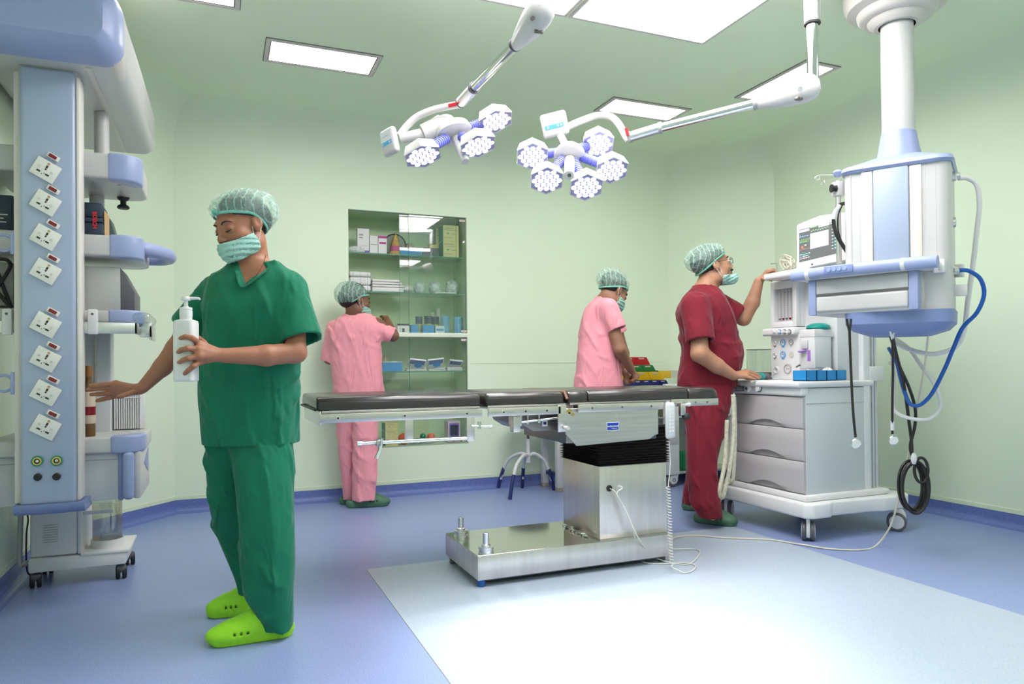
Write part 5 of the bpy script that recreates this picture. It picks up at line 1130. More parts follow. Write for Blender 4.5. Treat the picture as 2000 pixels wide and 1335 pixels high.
MB().prism([(Lp(0, SY+.12, 0)[1], zb5_-zb_-.06), (Lp(0, SY+.30, 0)[1], zb5_-zb_-.02), (Lp(0, SY+.30, 0)[1], zb5_-zb_-.12)], Lp(xh+.044, 0, 0)[0], Lp(xh+.047, 0, 0)[0], 'x').build('side_emblem', M['blued'], lp)
# things on the shelves
def onshelf(name, px0, px1, pyt, zs, yy, dy, m, label, cat, r=.006, xmin=None):
    a = ony(px0, pyt, yy); b = ony(px1, pyt, yy); z = ony((px0+px1)/2, pyt, yy).z; xa = a.x if xmin is None else xmin
    t = empty(name, ((xa+b.x)/2, yy+dy/2, zs+.001), label=label, cat=cat)
    return t, (b.x-xa)/2, z-zs-.001
NVY = mat('case_navy', (.028, .045, .075), rough=.45)
t, hw, h_ = onshelf('tool_case', 150, 201, 394, zt3_, SY+.06, .16, NVY, 'dark navy power tool case with red lettering on the pendant shelf', 'tool case')
MB().m(NVY).box((-hw, -.08, 0), (hw, .08, h_*.42), .008).box((-hw*.99, -.085, h_*.42), (hw*.99, .085, h_*.55), .004).box((-hw*.95, -.08, h_*.55), (hw*.95, .08, h_), .012).build('shell', None, t)
MB().m(M['tan']).box((hw, -.06, .01), (hw+.006, .06, h_*.8), .002).build('orange_edge', None, t)
c = ony(185, 430, SY+.058)
text_obj('BOSCH', .021, 'lettering', M['red'], t, (c.x-t.location.x, -.0865, c.z-t.location.z), (PI/2, 0, 0), bold=.001).rotation_euler = (PI/2, PI/2, 0)
t, hw, h_ = onshelf('tool_case', 204, 226, 426, zt3_, SY+.24, .12, NVY, 'small dark case with sloped side behind the navy tool case', 'tool case')
MB().m(mat('case_green', (.05, .09, .08), rough=.4)).prism([(-hw-.04, 0), (hw, 0), (hw*.8, h_*.4), (0, h_), (-hw-.04, h_)], -.06, .06, 'y', r=.004).m(M['tan']).box((hw*.9, -.062, .0), (hw+.004, .06, h_*.4), .002).build('shell', None, t)
t, hw, h_ = onshelf('tool_case', -10, 26, 380, zt3_, SY+.06, .16, NVY, 'dark navy box with small white print left of the socket column', 'tool case', xmin=-.835)
MB().m(NVY).box((-hw, -.08, 0), (hw, .08, h_), .006).m(M['lgrey']).box((-hw*.6, -.081, h_*.25), (hw*.5, -.0795, h_*.28)).box((-hw*.6, -.081, h_*.35), (hw*.3, -.0795, h_*.38)).box((-hw*.6, -.081, h_*.45), (hw*.6, -.0795, h_*.48)).build('shell', None, t)
# electrosurgical unit between shelves
zz = zt4_; t, hw, h_ = onshelf('control_unit', 120, 262, 520, zz, SY+.05, .24, M['greypl'], 'large grey unit with dark sloping side between the pendant shelves', 'medical device', xmin=-.70)
cdk = ony(235, 560, SY+.05).x-t.location.x
MB().box((-hw, -.12, .0), (cdk, .12, min(h_, zb3_-zz-.006)), .004).build('front_plate', mat('unit_grey', (.46, .46, .45), rough=.4, metal=.2), t)
MB().prism([(cdk, 0), (hw, 0), (hw, h_*.45), (hw-.05, h_*.98), (cdk, h_*.98)], -.115, .12, 'y', r=.003).build('side_plate', mat('unit_dark', (.10, .10, .115), rough=.4), t)
# black leads left of the column
MB().tube([ony(-5, 505, 3.3), ony(14, 508, 3.3), ony(20, 520, 3.3), ony(6, 545, 3.3), ony(-5, 560, 3.3)], .007, 8).tube([ony(-5, 530, 3.31), ony(10, 570, 3.31), ony(22, 600, 3.31)], .007, 8).tube([ony(-5, 570, 3.3), ony(12, 590, 3.3), ony(24, 600, 3.3)], .007, 8).build('black_cable', M['black'], label='black leads looping left of the socket column', cat='cable')
MB().box((-.83, SY+.06, ony(10, 597, SY+.06).z), (ony(26, 600, SY+.06).x, SY+.2, ony(10, 512, SY+.06).z), .004).build('control_unit', mat('unit_grey_b', (.42, .41, .38), rough=.4), label='grey unit behind the black leads left of the column', cat='medical device')
# brown bottle and ribbed heater on the worktop
bc_ = ony(172, 830, SY+.04)
t = empty('antiseptic_bottle', (bc_.x, SY+.06, zt5_+.001), label='brown capped bottle with printed label standing behind the socket column', cat='bottle')
hb_ = ony(172, 714, SY+.06).z-zt5_
MB().m(mat('brown_glass', (.16, .08, .03), rough=.2)).lathe([(0, 0), (.022, 0), (.024, .004), (.024, hb_*.68), (.012, hb_*.78), (.012, hb_*.84)], 20).build('body', None, t)
MB().lathe([(0, 0), (.014, 0), (.016, .02), (.012, hb_*.16), (0, hb_*.16)], 16, (0, 0, hb_*.84)).build('cap', mat('brown_cap', (.32, .14, .04), rough=.4), t)
MB().m(mat('label_tan', (.62, .50, .38), rough=.5)).lathe([(.0244, hb_*.18), (.0246, hb_*.19), (.0246, hb_*.62), (.0244, hb_*.63)], 20).m(M['dkred']).lathe([(.0247, hb_*.3), (.0248, hb_*.3), (.0248, hb_*.42), (.0247, hb_*.42)], 20).build('paper_label', None, t)
ya_ = SY+.30; xa_, xb_ = ony(219, 800, ya_).x, ony(277, 800, ya_).x; hz = ony(250, 768, ya_).z-zt5_
t = empty('heater', ((xa_+xb_)/2, ya_+.04, zt5_+.001), label='white ribbed heater panel standing on the pendant worktop', cat='heater')
hw = (xb_-xa_)/2
MB().box((-hw, .0, 0), (hw+.006, .06, hz), .004).build('casing', M['white'], t)
for k in range(12): MB().box((-hw+.004+k*(2*hw-.012)/11.5, -.012, .004), (-hw+.010+k*(2*hw-.012)/11.5, .0, hz-.006), .001, 1).build('rib', M['white'], t)
MB().box((-hw, -.0145, hz*.86), (hw-.004, -.010, hz*.89), .001, 1).build('cross_bar', M['white'], t)

# ================================================================== SUCTION UNIT
su = empty('suction_unit', (-.58, 3.78, 0), label='white suction unit on black casters below the left pendant', cat='medical machine')
def U(x, y, z): return (x+.58, y-3.78, z)
mb = MB(); mb.prism([(-.765+.58, .072), (-.392+.58, .072), (-.385+.58, .125), (-.765+.58, .135)], 3.65-3.78, 3.96-3.78, 'y', r=.006).build('base', M['white'], su)
MB().box(U(-.762, 3.66, .135), U(-.583, 3.95, .43), .012, 3).build('body', M['white'], su)
MB().box(U(-.583, 3.66, .135), U(-.565, 3.95, .42), .006, 2).build('edge_trim', M['white'], su)
for k in range(8): MB().box(U(-.71, 3.657, .198+k*.0105), U(-.655, 3.6605, .2005+k*.0105)).build('vent_slot', M['greypl'], su)
MB().box(U(-.57, 3.645, .124), U(-.375, 3.95, .140), .006).build('jar_tray', M['white'], su)
MB().lathe([(.064, 0), (.067, .0), (.067, .035), (.064, .035), (.064, .004), (0, .004)], 28, U(-.478, 3.76, .14)).build('jar_holder', M['white'], su)
jr = MB().lathe([(0, 0), (.058, 0), (.061, .01), (.061, .195), (.058, .20)], 32, U(-.478, 3.76, .146)).build('suction_jar', glass_mat('cloudy_plastic', (.80, .80, .72), rough=.15, alpha=.22), su)
MB().lathe([(.0, .20), (.064, .20), (.064, .212), (.02, .216), (.02, .23), (0, .23)], 28, U(-.478, 3.76, .146)).build('jar_lid', M['jar'], jr)
MB().box(U(-.565, 3.685, .300), U(-.445, 3.70, .318), .006).build('jar_strap', M['white'], su)
MB().tube([U(-.83+.02, 3.75, .42), U(-.815, 3.74, .12), U(-.80, 3.74, .095), U(-.785, 3.75, .10)], .011, 10).build('push_handle', M['offwhite'], su)
for x, y in ((-.745, 3.69), (-.415, 3.69), (-.405, 3.93), (-.745, 3.93)):
    c = MB().m(M['black'])
    for s_ in (-.013, .013): c.lathe([(0, -.009), (.027, -.009), (.03, -.005), (.03, .005), (.027, .009), (0, .009)], 20, (s_, 0, .030), (1, 0, 0))
    c.m(M['dkgrey']).box((-.020, -.026, .030), (.020, .026, .062), .008, 2).cyl((0, 0, .06), (0, 0, .074), .008)
    c.build('caster', None, su, loc=U(x, y, 0), rz=.15)
MB().tube([(-.80, 3.80, .43), (-.79, 3.72, .36), (-.775, 3.70, .30), (-.79, 3.74, .22), (-.80, 3.8, .05), (-.78, 3.86, .01)], .004, 6).build('power_cable', mat('brown_cable', (.10, .06, .05), rough=.5), label='dark brown cable hanging behind the suction unit handle', cat='cable')

# ================================================================== STOOL, WHITE TABLE, TROLLEY BEHIND THE TABLE
st = empty('stool', (2.16, 4.93, 0), label='white tubular stool with four navy tipped splayed legs', cat='stool')
NB = mat('navy_paint', (.015, .03, .14), rough=.4, noise=.5, nscale=90)
WT = mat('white_paint', (.68, .69, .70), rough=.4)
MB().m(WT).cyl((0, 0, .22), (0, 0, .40), .016).m(M['dkmetal']).cyl((0, 0, .40), (0, 0, .52), .010).build('spindle', None, st)
MB().lathe([(0, 0), (.15, 0), (.155, .01), (.155, .025), (.14, .032), (0, .032)], 28, (0, 0, .52)).build('seat', M['dkgrey'], st)
for (px, py, Yk) in ((973, 953, None), (996, 975, None), (1020, 937, 5.10), (1082, 957, None)):
    f = onz(px, py, 0) if Yk is None else ony(1020, 937, Yk); f = Vector((f.x-2.16, f.y-4.93, 0)); d = f.normalized(); L_ = f.length
    top = Vector((0, 0, .30))
    P = [top, d*L_*.25+Vector((0, 0, .285)), d*L_*.62+Vector((0, 0, .235)), d*L_*.80+Vector((0, 0, .16))]
    lg = MB().tube([Vector((0, 0, .27))]+P[1:]+[f*.92+Vector((0, 0, .075))], .0125, 10).build('leg', WT, st)
    MB().tube([d*L_*.80+Vector((0, 0, .165)), f*.93+Vector((0, 0, .075)), f], .0138, 10, smooth=False).build('leg_tip', NB, lg)
wt = empty('side_table', (2.62, 4.98, 0), label='small worn white side table behind the table column', cat='table')
for (x, y) in ((2.375, 4.84), (2.375, 5.10), (2.87, 4.84), (2.87, 5.10)):
    MB().m(WT).box((x-.024-2.62, y-.024-4.98, .03), (x+.024-2.62, y+.024-4.98, .445), .003).m(mat('worn_wood', (.42, .36, .28), rough=.8, noise=.3)).box((x-.024-2.62, y-.024-4.98, 0), (x+.024-2.62, y+.024-4.98, .03), .002).build('leg', None, wt)
MB().box((2.34-2.62, 4.81-4.98, .425), (2.90-2.62, 5.13-4.98, .455), .003).build('apron', WT, wt)
MB().box((2.325-2.62, 4.795-4.98, .455), (2.915-2.62, 5.14-4.98, .475), .003).build('top', M['offwhite'], wt)
MB().box((2.375-.2-2.62+.2, 4.98-4.98-.15, .10), (2.40-2.62, 4.98-4.98+.15, .13), .002).build('stretcher', NB, wt)
bb = ony(1060, 826, 4.9)
MB().m(M['white']).box((-.06, -.05, 0), (.06, .05, .05), .004).build('storage_box', None, loc=(bb.x+.16, 5.05, .476), label='small white box on the side table behind the bracket', cat='box')
# trolley
TYn = 4.62; tx0 = ony(1296, 850, TYn).x; tx1 = tx0+.75
tr = empty('trolley', ((tx0+tx1)/2, TYn+.25, 0), label='white and steel instrument trolley on round casters behind the operating table', cat='trolley')
def Q(x, y, z): return (x-(tx0+tx1)/2, y-(TYn+.25), z)
za_ = ony(1316, 927, TYn).z; xw0, xw1 = ony(1302, 850, TYn).x, ony(1327, 850, TYn).x
MB().box(Q(xw0, TYn, za_), Q(xw1, TYn+.05, .80), .006).build('leg_panel', M['white'], tr)
MB().box(Q(xw0+.02, TYn-.003, .33), Q(xw1-.01, TYn+.001, .52), .003).build('label_holder', M['offwhite'], tr)
MB().box(Q(tx1-.08, TYn, za_), Q(tx1, TYn+.05, .80), .006).build('leg_panel', M['white'], tr)
ztop = ony(1260, 757, 4.75).z
MB().box(Q(tx0-.32, TYn, ztop-.03), Q(tx1, TYn+.5, ztop), .004).build('worktop', M['steel'], tr)
MB().box(Q(tx0-.32, TYn+.46, ztop), Q(tx1, TYn+.5, ztop+.13), .003).build('splash_guard', M['steel'], tr)
for px in (1297, 1350): 
    pass
z_s = ony(1330, 812, TYn+.03).z
MB().box(Q(tx0, TYn+.02, z_s-.015), Q(tx1, TYn+.48, z_s), .003).build('shelf', M['steel'], tr)
MB().box(Q(tx0, TYn+.02, za_+.0), Q(tx1, TYn+.48, za_+.02), .003).build('shelf', M['steel'], tr)
MB().m(mat('glass_side', (.42, .50, .44), rough=.2)).box(Q(xw1, TYn+.40, za_+.02), Q(tx1-.08, TYn+.41, z_s)).build('back_sheet', None, tr)
for x, y in ((ony(1317, 940, TYn).x, TYn+.03), (tx1-.04, TYn+.03), (tx0+.04, TYn+.44), (tx1-.04, TYn+.44)):
    c = MB().m(M['dkgrey']).lathe([(0, -.016), (.050, -.016), (.055, -.01), (.055, .01), (.050, .016), (0, .016)], 28, (0, 0, .055), (0, 1, 0)).m(M['white']).lathe([(0, 0), (.038, 0), (.042, -.004), (.036, .005), (0, .006)], 26, (.004, -.014, .06), (0, -1, 0)).lathe([(0, 0), (.03, 0), (.028, .006), (0, .006)], 26, (.02, -.012, .09), (0, -1, 0)).m(M['navy']).lathe([(.010, 0), (.014, 0), (.014, .002), (.010, .002)], 16, (.006, -.021, .055), (0, -1, 0)).build('caster', None, tr, loc=Q(x, y, 0))
bq = ony(1330, 790, TYn+.2)
MB().box((-.04, -.05, 0), (.04, .05, .10), .004).build('storage_bin', M['cyan'], loc=(ony(1331, 800, TYn+.1).x+.02, TYn+.12, z_s+.001), label='cyan box on the trolley shelf beside the maroon trousers', cat='bin')
MB().box((-.05, -.05, 0), (.05, .05, .14), .004).build('storage_bin', M['green'], loc=(ony(1331, 800, TYn+.1).x+.05, TYn+.12, za_+.021), label='green box on the lower trolley shelf', cat='bin')
# tiered bins
rows = [('navy', M['navy'], 5, 742, 754, 1218, 1300, 4.70), ('yellow', M['yellow'], 3, 726, 742, 1210, 1290, 4.76), ('green', M['green'], 3, 712, 726, 1205, 1274, 4.82), ('red', M['red'], 2, 696.5, 712, 1215, 1262, 4.88)]
for nm, mm, cnt, pt, pb, pl, pr_, yy in rows:
    zt = ony(1260, pt, yy).z; zb = max(ony(1260, pb, yy).z-.004, ztop+.001); a = ony(pl, pt, yy).x; b = ony(pr_, pt, yy).x; w_ = (b-a)/cnt
    for k in range(cnt):
        h_ = zt-zb; sh = .05
        t = empty('tilt_bin', (a+w_*k, yy, zb), label='%s open tilt bin, %s of its row on the trolley' % (nm, (['leftmost', 'second', 'middle', 'fourth', 'rightmost'] if cnt == 5 else ['left', 'middle', 'right'] if cnt == 3 else ['left', 'right'])[k]), cat='bin', group='coloured tilt bins')
        # slanted front face, thin walls, open top
        f0 = [(0, -.03, 0), (w_-.002, -.03, 0), (w_-.002, .0, 0), (0, .0, 0)]
        MB().loft([[(sh, -.03+.04, 0), (sh+w_-.003, .01, 0), (sh+w_-.003, .055, 0), (sh, .055, 0)], [(0, -.01, h_*.95), (w_-.003, -.01, h_*.95), (w_-.003, .055, h_), (0, .055, h_)]]).build('tray', mm, t)
        MB().loft([[(0+sh*.25+w_*.25, -.0115+.005, h_*.72), (sh*.25+w_*.7, -.0065, h_*.72), (sh*.25+w_*.7, -.005, h_*.72), (sh*.25+w_*.25, -.005, h_*.72)], [(sh*.1+w_*.25, -.0115, h_*.86), (sh*.1+w_*.7, -.0115, h_*.86), (sh*.1+w_*.7, -.0095, h_*.86), (sh*.1+w_*.25, -.0095, h_*.86)]]).build('name_tag', M['white'], t)
yb0 = ony(1286, 724, 4.95); yb1 = ony(1311, 738, 4.95)
MB().m(mat('amber_box', (.62, .40, .03), rough=.4)).box((0, 0, 0), (yb1.x-yb0.x, .05, yb0.z-yb1.z), .003).m(M['dkmetal']).box((-.004, -.002, 0), (0, .05, yb0.z-yb1.z+.004)).build('storage_box', None, loc=(yb0.x, 4.95, yb1.z), label='amber yellow box standing right of the tilt bins', cat='box')
MB().box((0, 0, 0), (yb1.x-yb0.x+.03, .08, yb1.z-ztop-.001), .004).build('storage_box', mat('pale_green_box', (.50, .62, .48), rough=.5), loc=(yb0.x+.01, 4.93, ztop+.001), label='pale green box under the amber yellow box', cat='box')
# ================================================================== PEOPLE: distance fields meshed into continuous surfaces
class Field:
    def __init__(s, lo, hi, h):
        s.lo = np.array(lo, float); s.h = h; s.n = np.ceil((np.array(hi, float)-s.lo)/h).astype(int)+1
        s.d = np.full(s.n, .5, np.float32)
        s.ax = [(s.lo[i]+h*np.arange(s.n[i])).astype(np.float32) for i in range(3)]
    def sl(s, lo, hi, m):
        a = np.maximum(np.floor((np.array(lo, float)-m-s.lo)/s.h).astype(int), 0); b = np.minimum(np.ceil((np.array(hi, float)+m-s.lo)/s.h).astype(int)+1, s.n)
        if (b <= a).any(): return None
        sl = tuple(slice(a[i], b[i]) for i in range(3))
        return sl, s.ax[0][sl[0]][:, None, None], s.ax[1][sl[1]][None, :, None], s.ax[2][sl[2]][None, None, :]
    def op(s, pr, k=.012, mode='u'):
        fn, lo, hi = pr; q = s.sl(lo, hi, k+3*s.h)
        if q is None: return s
        sl, X, Y, Z = q; a = s.d[sl]; b = fn(X, Y, Z).astype(np.float32)
        if mode == 'u':
            t = np.clip(.5+.5*(a-b)/k, 0, 1); s.d[sl] = a*(1-t)+b*t-k*t*(1-t)
        elif mode == 's':
            b = -b; t = np.clip(.5-.5*(a-b)/k, 0, 1); s.d[sl] = a*(1-t)+b*t+k*t*(1-t)
        return s
    def u(s, *prs, k=.012):
        for p in prs: s.op(p, k)
        return s
    def cut(s, *prs, k=.003):
        for p in prs: s.op(p, k, 's')
        return s
    def mod(s, fn):
        X, Y, Z = s.ax[0][:, None, None], s.ax[1][None, :, None], s.ax[2][None, None, :]
        s.d = fn(s.d, X, Y, Z).astype(np.float32); return s
    def mesh(s, name, m, parent, smooth=1, label=None):
        d = s.d; sg = d < 0; nx, ny, nz = d.shape
        c = np.zeros((nx-1, ny-1, nz-1), np.uint8)
        for i in (0, 1):
            for j in (0, 1):
                for k in (0, 1): c += sg[i:nx-1+i, j:ny-1+j, k:nz-1+k]
        I, J, K = np.nonzero((c > 0) & (c < 8)); n = len(I)
        idx = np.full(c.shape, -1, np.int32); idx[I, J, K] = np.arange(n)
        P = np.zeros((n, 3)); cnt = np.zeros(n)
        corners = [(i, j, k) for i in (0, 1) for j in (0, 1) for k in (0, 1)]
        val = {q: d[I+q[0], J+q[1], K+q[2]] for q in corners}
        for a in corners:
            for ax in range(3):
                if a[ax]: continue
                b = list(a); b[ax] = 1; b = tuple(b); va, vb = val[a], val[b]
                mk = (va < 0) != (vb < 0); t = np.where(mk, va/(np.where(mk, va-vb, 1)), 0)
                for q in range(3): P[:, q] += np.where(mk, a[q]+(t if q == ax else 0), 0)
                cnt += mk
        P /= cnt[:, None]; P += np.stack([I, J, K], 1); V = s.lo+P*s.h
        F = []
        for ax in range(3):
            o1, o2 = [(1, 2), (2, 0), (0, 1)][ax]
            A = sg.take(range(0, sg.shape[ax]-1), ax); B = sg.take(range(1, sg.shape[ax]), ax)
            E = np.nonzero(A != B); E = [np.array(e) for e in E]
            ok = (E[o1] > 0) & (E[o2] > 0) & (E[o1] < c.shape[o1]) & (E[o2] < c.shape[o2]); E = [e[ok] for e in E]
            def cell(a, b): q = [e.copy() for e in E]; q[o1] -= a; q[o2] -= b; return idx[q[0], q[1], q[2]]
            Q = np.stack([cell(1, 1), cell(0, 1), cell(0, 0), cell(1, 0)], 1)
            flip = ~A[E[0], E[1], E[2]]; Q[flip] = Q[flip][:, ::-1]; F.append(Q)
        F = np.concatenate(F); F = F[(F >= 0).all(1)]
        # keep islands that matter only when asked; light smoothing
        for _ in range(smooth):
            S = np.zeros_like(V); N = np.zeros(len(V))
            for a in range(4):
                for b in ((a+1) % 4, (a-1) % 4): np.add.at(S, F[:, a], V[F[:, b]]); np.add.at(N, F[:, a], 1)
            N[N == 0] = 1; V = V*.5+.5*S/N[:, None]
        me = bpy.data.meshes.new(name); me.vertices.add(len(V)); me.vertices.foreach_set('co', V.astype(np.float32).ravel())
        me.loops.add(len(F)*4); me.loops.foreach_set('vertex_index', F.astype(np.int32).ravel())
        me.polygons.add(len(F)); me.polygons.foreach_set('loop_start', np.arange(0, len(F)*4, 4, dtype=np.int32)); me.polygons.foreach_set('loop_total', np.full(len(F), 4, np.int32))
        me.update(calc_edges=True); me.validate(); me.materials.append(m); me.shade_smooth()
        o = bpy.data.objects.new(name, me); COL.objects.link(o); o.parent = parent
        return tag(o, label)
def V3(p): return np.array(p, float)
def cone(a, b, ra, rb=None, flat=None):
    a = V3(a); b = V3(b); rb = ra if rb is None else rb; ab = b-a; L2 = max(ab@ab, 1e-9); R = max(ra, rb)
    def fn(X, Y, Z):
        t = np.clip(((X-a[0])*ab[0]+(Y-a[1])*ab[1]+(Z-a[2])*ab[2])/L2, 0, 1)
        return np.sqrt((X-a[0]-t*ab[0])**2+(Y-a[1]-t*ab[1])**2+(Z-a[2]-t*ab[2])**2)-(ra+(rb-ra)*t)
    return fn, np.minimum(a, b)-R, np.maximum(a, b)+R
def chain(F, pts, rs, k=.006):
    for i in range(len(pts)-1): F.op(cone(pts[i], pts[i+1], rs[i], rs[i+1]), k)
    return F
def ell(c, r, B=None):
    """ellipsoid; B: 3 axes as rows (world to local)"""
    c = V3(c); r = V3(r); B = np.eye(3) if B is None else np.array(B, float); R = r.max()
    def fn(X, Y, Z):
        x, y, z = X-c[0], Y-c[1], Z-c[2]
        u = [(B[i, 0]*x+B[i, 1]*y+B[i, 2]*z) for i in range(3)]
        k0 = np.sqrt(sum((u[i]/r[i])**2 for i in range(3))); k1 = np.sqrt(sum((u[i]/r[i]**2)**2 for i in range(3)))+1e-6
        return k0*(k0-1)/k1
    return fn, c-R, c+R
def vloft(rows, n=2.3, cap=.006, off=0.):
    """rows: z, cx, cy, a, b, (turn): stacked super-ellipses"""
    r = np.array(sorted([list(q)+[0]*(6-len(q)) for q in rows]), float); z = r[:, 0]
    zz = np.linspace(z[0], z[-1], 200); sm = []
    for c in range(1, 6):
        v = np.interp(zz, z, r[:, c]); w = max(3, int(200*.03/(z[-1]-z[0]+1e-6))); ker = np.ones(2*w+1)/(2*w+1)
        sm.append(np.convolve(np.pad(v, w, mode='edge'), ker, 'valid'))
    def fn(X, Y, Z):
        cx, cy, a, b, t = [np.interp(Z, zz, v) for v in sm]
        a = a+off; b = b+off; x, y = X-cx, Y-cy
        if np.abs(t).max() > 0: c_, s_ = np.cos(t), np.sin(t); x, y = x*c_+y*s_, -x*s_+y*c_
        q = (np.abs(x/a)**n+np.abs(y/b)**n)**(1/n)
        d = (q-1)*np.minimum(a, b)
        return np.maximum(d, np.maximum(z[0]-Z, Z-z[-1]))
    R = (r[:, 3:5].max(1)+off)
    return fn, (np.r_[(r[:, 1]-R).min(), (r[:, 2]-R).min(), z[0]]), (np.r_[(r[:, 1]+R).max(), (r[:, 2]+R).max(), z[-1]])
def folds(seed, amp, freq=52., tilt=.35, warp=1.6):
    """cloth folds: two sets of soft ridges with a wandering direction, fading in and out"""
    s = seed*1.7
    def f(d, X, Y, Z):
        w = np.sin(6*X+s+3*Z)+np.sin(8*Y+2*s-4*Z)+.8*np.sin(7*Z+s*3+5*X)
        r1 = 1-2*np.abs(np.sin(.5*(freq*(X+.6*Y)+freq*tilt*Z+warp*w+s)))**.8
        r2 = 1-2*np.abs(np.sin(.5*(freq*1.1*(Y-X*.7)-freq*.75*Z+2.1*w)))**.8
        r3 = 1-2*np.abs(np.sin(.5*(freq*1.3*Z+3.4*w+s+9*X)))**.8
        m1 = .5+.5*np.sin(1.7*w+s); m2 = .5+.5*np.sin(2.3*w+2*s+3*Z)
        g = .7*r1*(.35+.65*m1)+.6*r2*m2+.55*r3*(1-m1)*m2+.12*np.sin(150*(X+Y)+4*w)*m1
        g = np.maximum(g, -.30)
        return d-amp*np.where(np.abs(d) < .05, g, 0)
    return f
class Person:
    def __init__(s, label, px, py, D0, skin, name='person'):
        s.D0 = D0; b = dep(px, py, D0); s.base = Vector((b.x, b.y, 0)); s.skin = skin
        s.o = empty(name, s.base, -YAW, label=label, cat='person')
        s.R = Matrix.Rotation(YAW, 3, 'Z')
    def P(s, px, py, dd=0.): return np.array(s.R @ (dep(px, py, s.D0+dd)-s.base))
    def m(s, px): return px*s.D0/FP
    def rows(s, tab):
        """tab: py, pxL, pxR, depth offset, half depth"""
        out = []
        for py, l, r, dd, b in tab:
            p = s.P((l+r)/2, py, dd); out.append((p[2], p[0], p[1], (r-l)/2*(s.D0+dd)/FP, b))
        return out
def frame_of(f, up=(0, 0, 1)):
    f = V3(f); f /= np.linalg.norm(f); u = V3(up); u = u-f*(u@f); u /= np.linalg.norm(u); r = np.cross(f, u)
    return np.array([r, f, u])          # rows: right, forward, up
class Head:
    def __init__(s, o, f, up=(0, 0, 1), sc=1.): s.o = V3(o); s.B = frame_of(f, up); s.sc = sc
    def pt(s, x, y, z): return s.o+s.sc*(s.B[0]*x+s.B[1]*y+s.B[2]*z)
    def e(s, c, r): return ell(s.pt(*c), V3(r)*s.sc, s.B)
    def c(s, a, b, ra, rb=None): return cone(s.pt(*a), s.pt(*b), ra*s.sc, (ra if rb is None else rb)*s.sc)
    def build(s, F, ears=True):
        F.u(s.e((0, -.018, .035), (.073, .092, .083)), k=.02)
        F.u(s.e((0, .022, -.030), (.061, .070, .085)), k=.03)
        F.u(s.e((0, .050, -.088), (.036, .036, .026)), k=.03)
        for x in (-1, 1):
            F.u(s.e((x*.043, .052, -.028), (.022, .026, .022)), k=.02)
            F.u(s.e((x*.052, .005, -.068), (.016, .035, .026)), k=.03)
        F.u(s.e((0, .074, .026), (.044, .014, .011)), k=.02)
        for x in (-1, 1): F.cut(s.e((x*.032, .099, .000), (.019, .014, .011)), k=.012)
        for x in (-1, 1): F.u(s.e((x*.031, .0745, .000), (.0165, .015, .0135)), k=.003)
        F.u(s.c((0, .083, .012), (0, .106, -.030), .0065, .0105), k=.012)
        for x in (-1, 1): F.u(s.e((x*.0115, .099, -.036), (.0085, .010, .0075)), k=.006)
        F.u(s.e((0, .090, -.062), (.024, .010, .0065)), s.e((0, .088, -.073), (.020, .010, .0075)), k=.005)
        if ears:
            for x in (-1, 1):
                F.u(s.e((x*.075, -.008, -.006), (.010, .019, .031)), s.e((x*.081, -.014, .0), (.007, .018, .026)), k=.004)
                F.cut(s.e((x*.089, -.006, .002), (.007, .011, .018)), k=.004)
        return F
SK = lambda n, c: mat(n, c, rough=.5, noise=.06, nscale=30, bump=.05, bscale=300, sss=.08)
EYEW = mat('eye_white', (.7, .67, .63), rough=.2); EYED = mat('eye_dark', (.02, .012, .008), rough=.15); HAIR = mat('dark_hair', (.012, .009, .008), rough=.45, bump=.4, bscale=400); BROW = mat('eyebrow', (.03, .018, .012), rough=.8)
def cap_mat():
    m = mat('bouffant_net', (.50, .74, .63), rough=.6); nt = m.node_tree; b = nt.nodes['Principled BSDF']
    tc = nt.nodes.new('ShaderNodeTexCoord'); mp = nt.nodes.new('ShaderNodeMapping'); mp.inputs['Scale'].default_value = (1, 1, 1)
    n = nt.nodes.new('ShaderNodeTexNoise'); n.inputs['Scale'].default_value = 75; n.inputs['Detail'].default_value = 6; n.inputs['Distortion'].default_value = 1.5
    n2 = nt.nodes.new('ShaderNodeTexWave'); n2.wave_type = 'BANDS'; n2.inputs['Scale'].default_value = 11; n2.inputs['Distortion'].default_value = 5; n2.inputs['Detail'].default_value = 3; n2.inputs['Detail Scale'].default_value = 1.2
    nt.links.new(tc.outputs['Object'], n.inputs['Vector']); nt.links.new(tc.outputs['Object'], n2.inputs['Vector'])
    r = nt.nodes.new('ShaderNodeMapRange'); r.inputs['From Min'].default_value = .35; r.inputs['From Max'].default_value = .75; r.inputs['To Min'].default_value = .22; r.inputs['To Max'].default_value = .52
    nt.links.new(n.outputs['Fac'], r.inputs['Value'])
    p = nt.nodes.new('ShaderNodeMath'); p.operation = 'POWER'; p.inputs[1].default_value = 14; nt.links.new(n2.outputs['Fac'], p.inputs[0])
    a = nt.nodes.new('ShaderNodeMath'); a.operation = 'MULTIPLY_ADD'; a.inputs[1].default_value = .35; a.use_clamp = True; nt.links.new(p.outputs[0], a.inputs[0]); nt.links.new(r.outputs[0], a.inputs[2])
    nt.links.new(a.outputs[0], b.inputs['Alpha'])
    bp = nt.nodes.new('ShaderNodeBump'); bp.inputs['Strength'].default_value = .5; bp.inputs['Distance'].default_value = .004; nt.links.new(n2.outputs['Fac'], bp.inputs['Height']); nt.links.new(bp.outputs[0], b.inputs['Normal'])
    return m
CAPM = cap_mat(); BANDM = mat('cap_band', (.20, .55, .44), rough=.7, bump=.4, bscale=600); MASKM = mat('mask_mint', (.36, .62, .54), rough=.75, noise=.05, nscale=60, bump=.15, bscale=120); LOOP = mat('mask_loop', (.8, .8, .8), rough=.7)
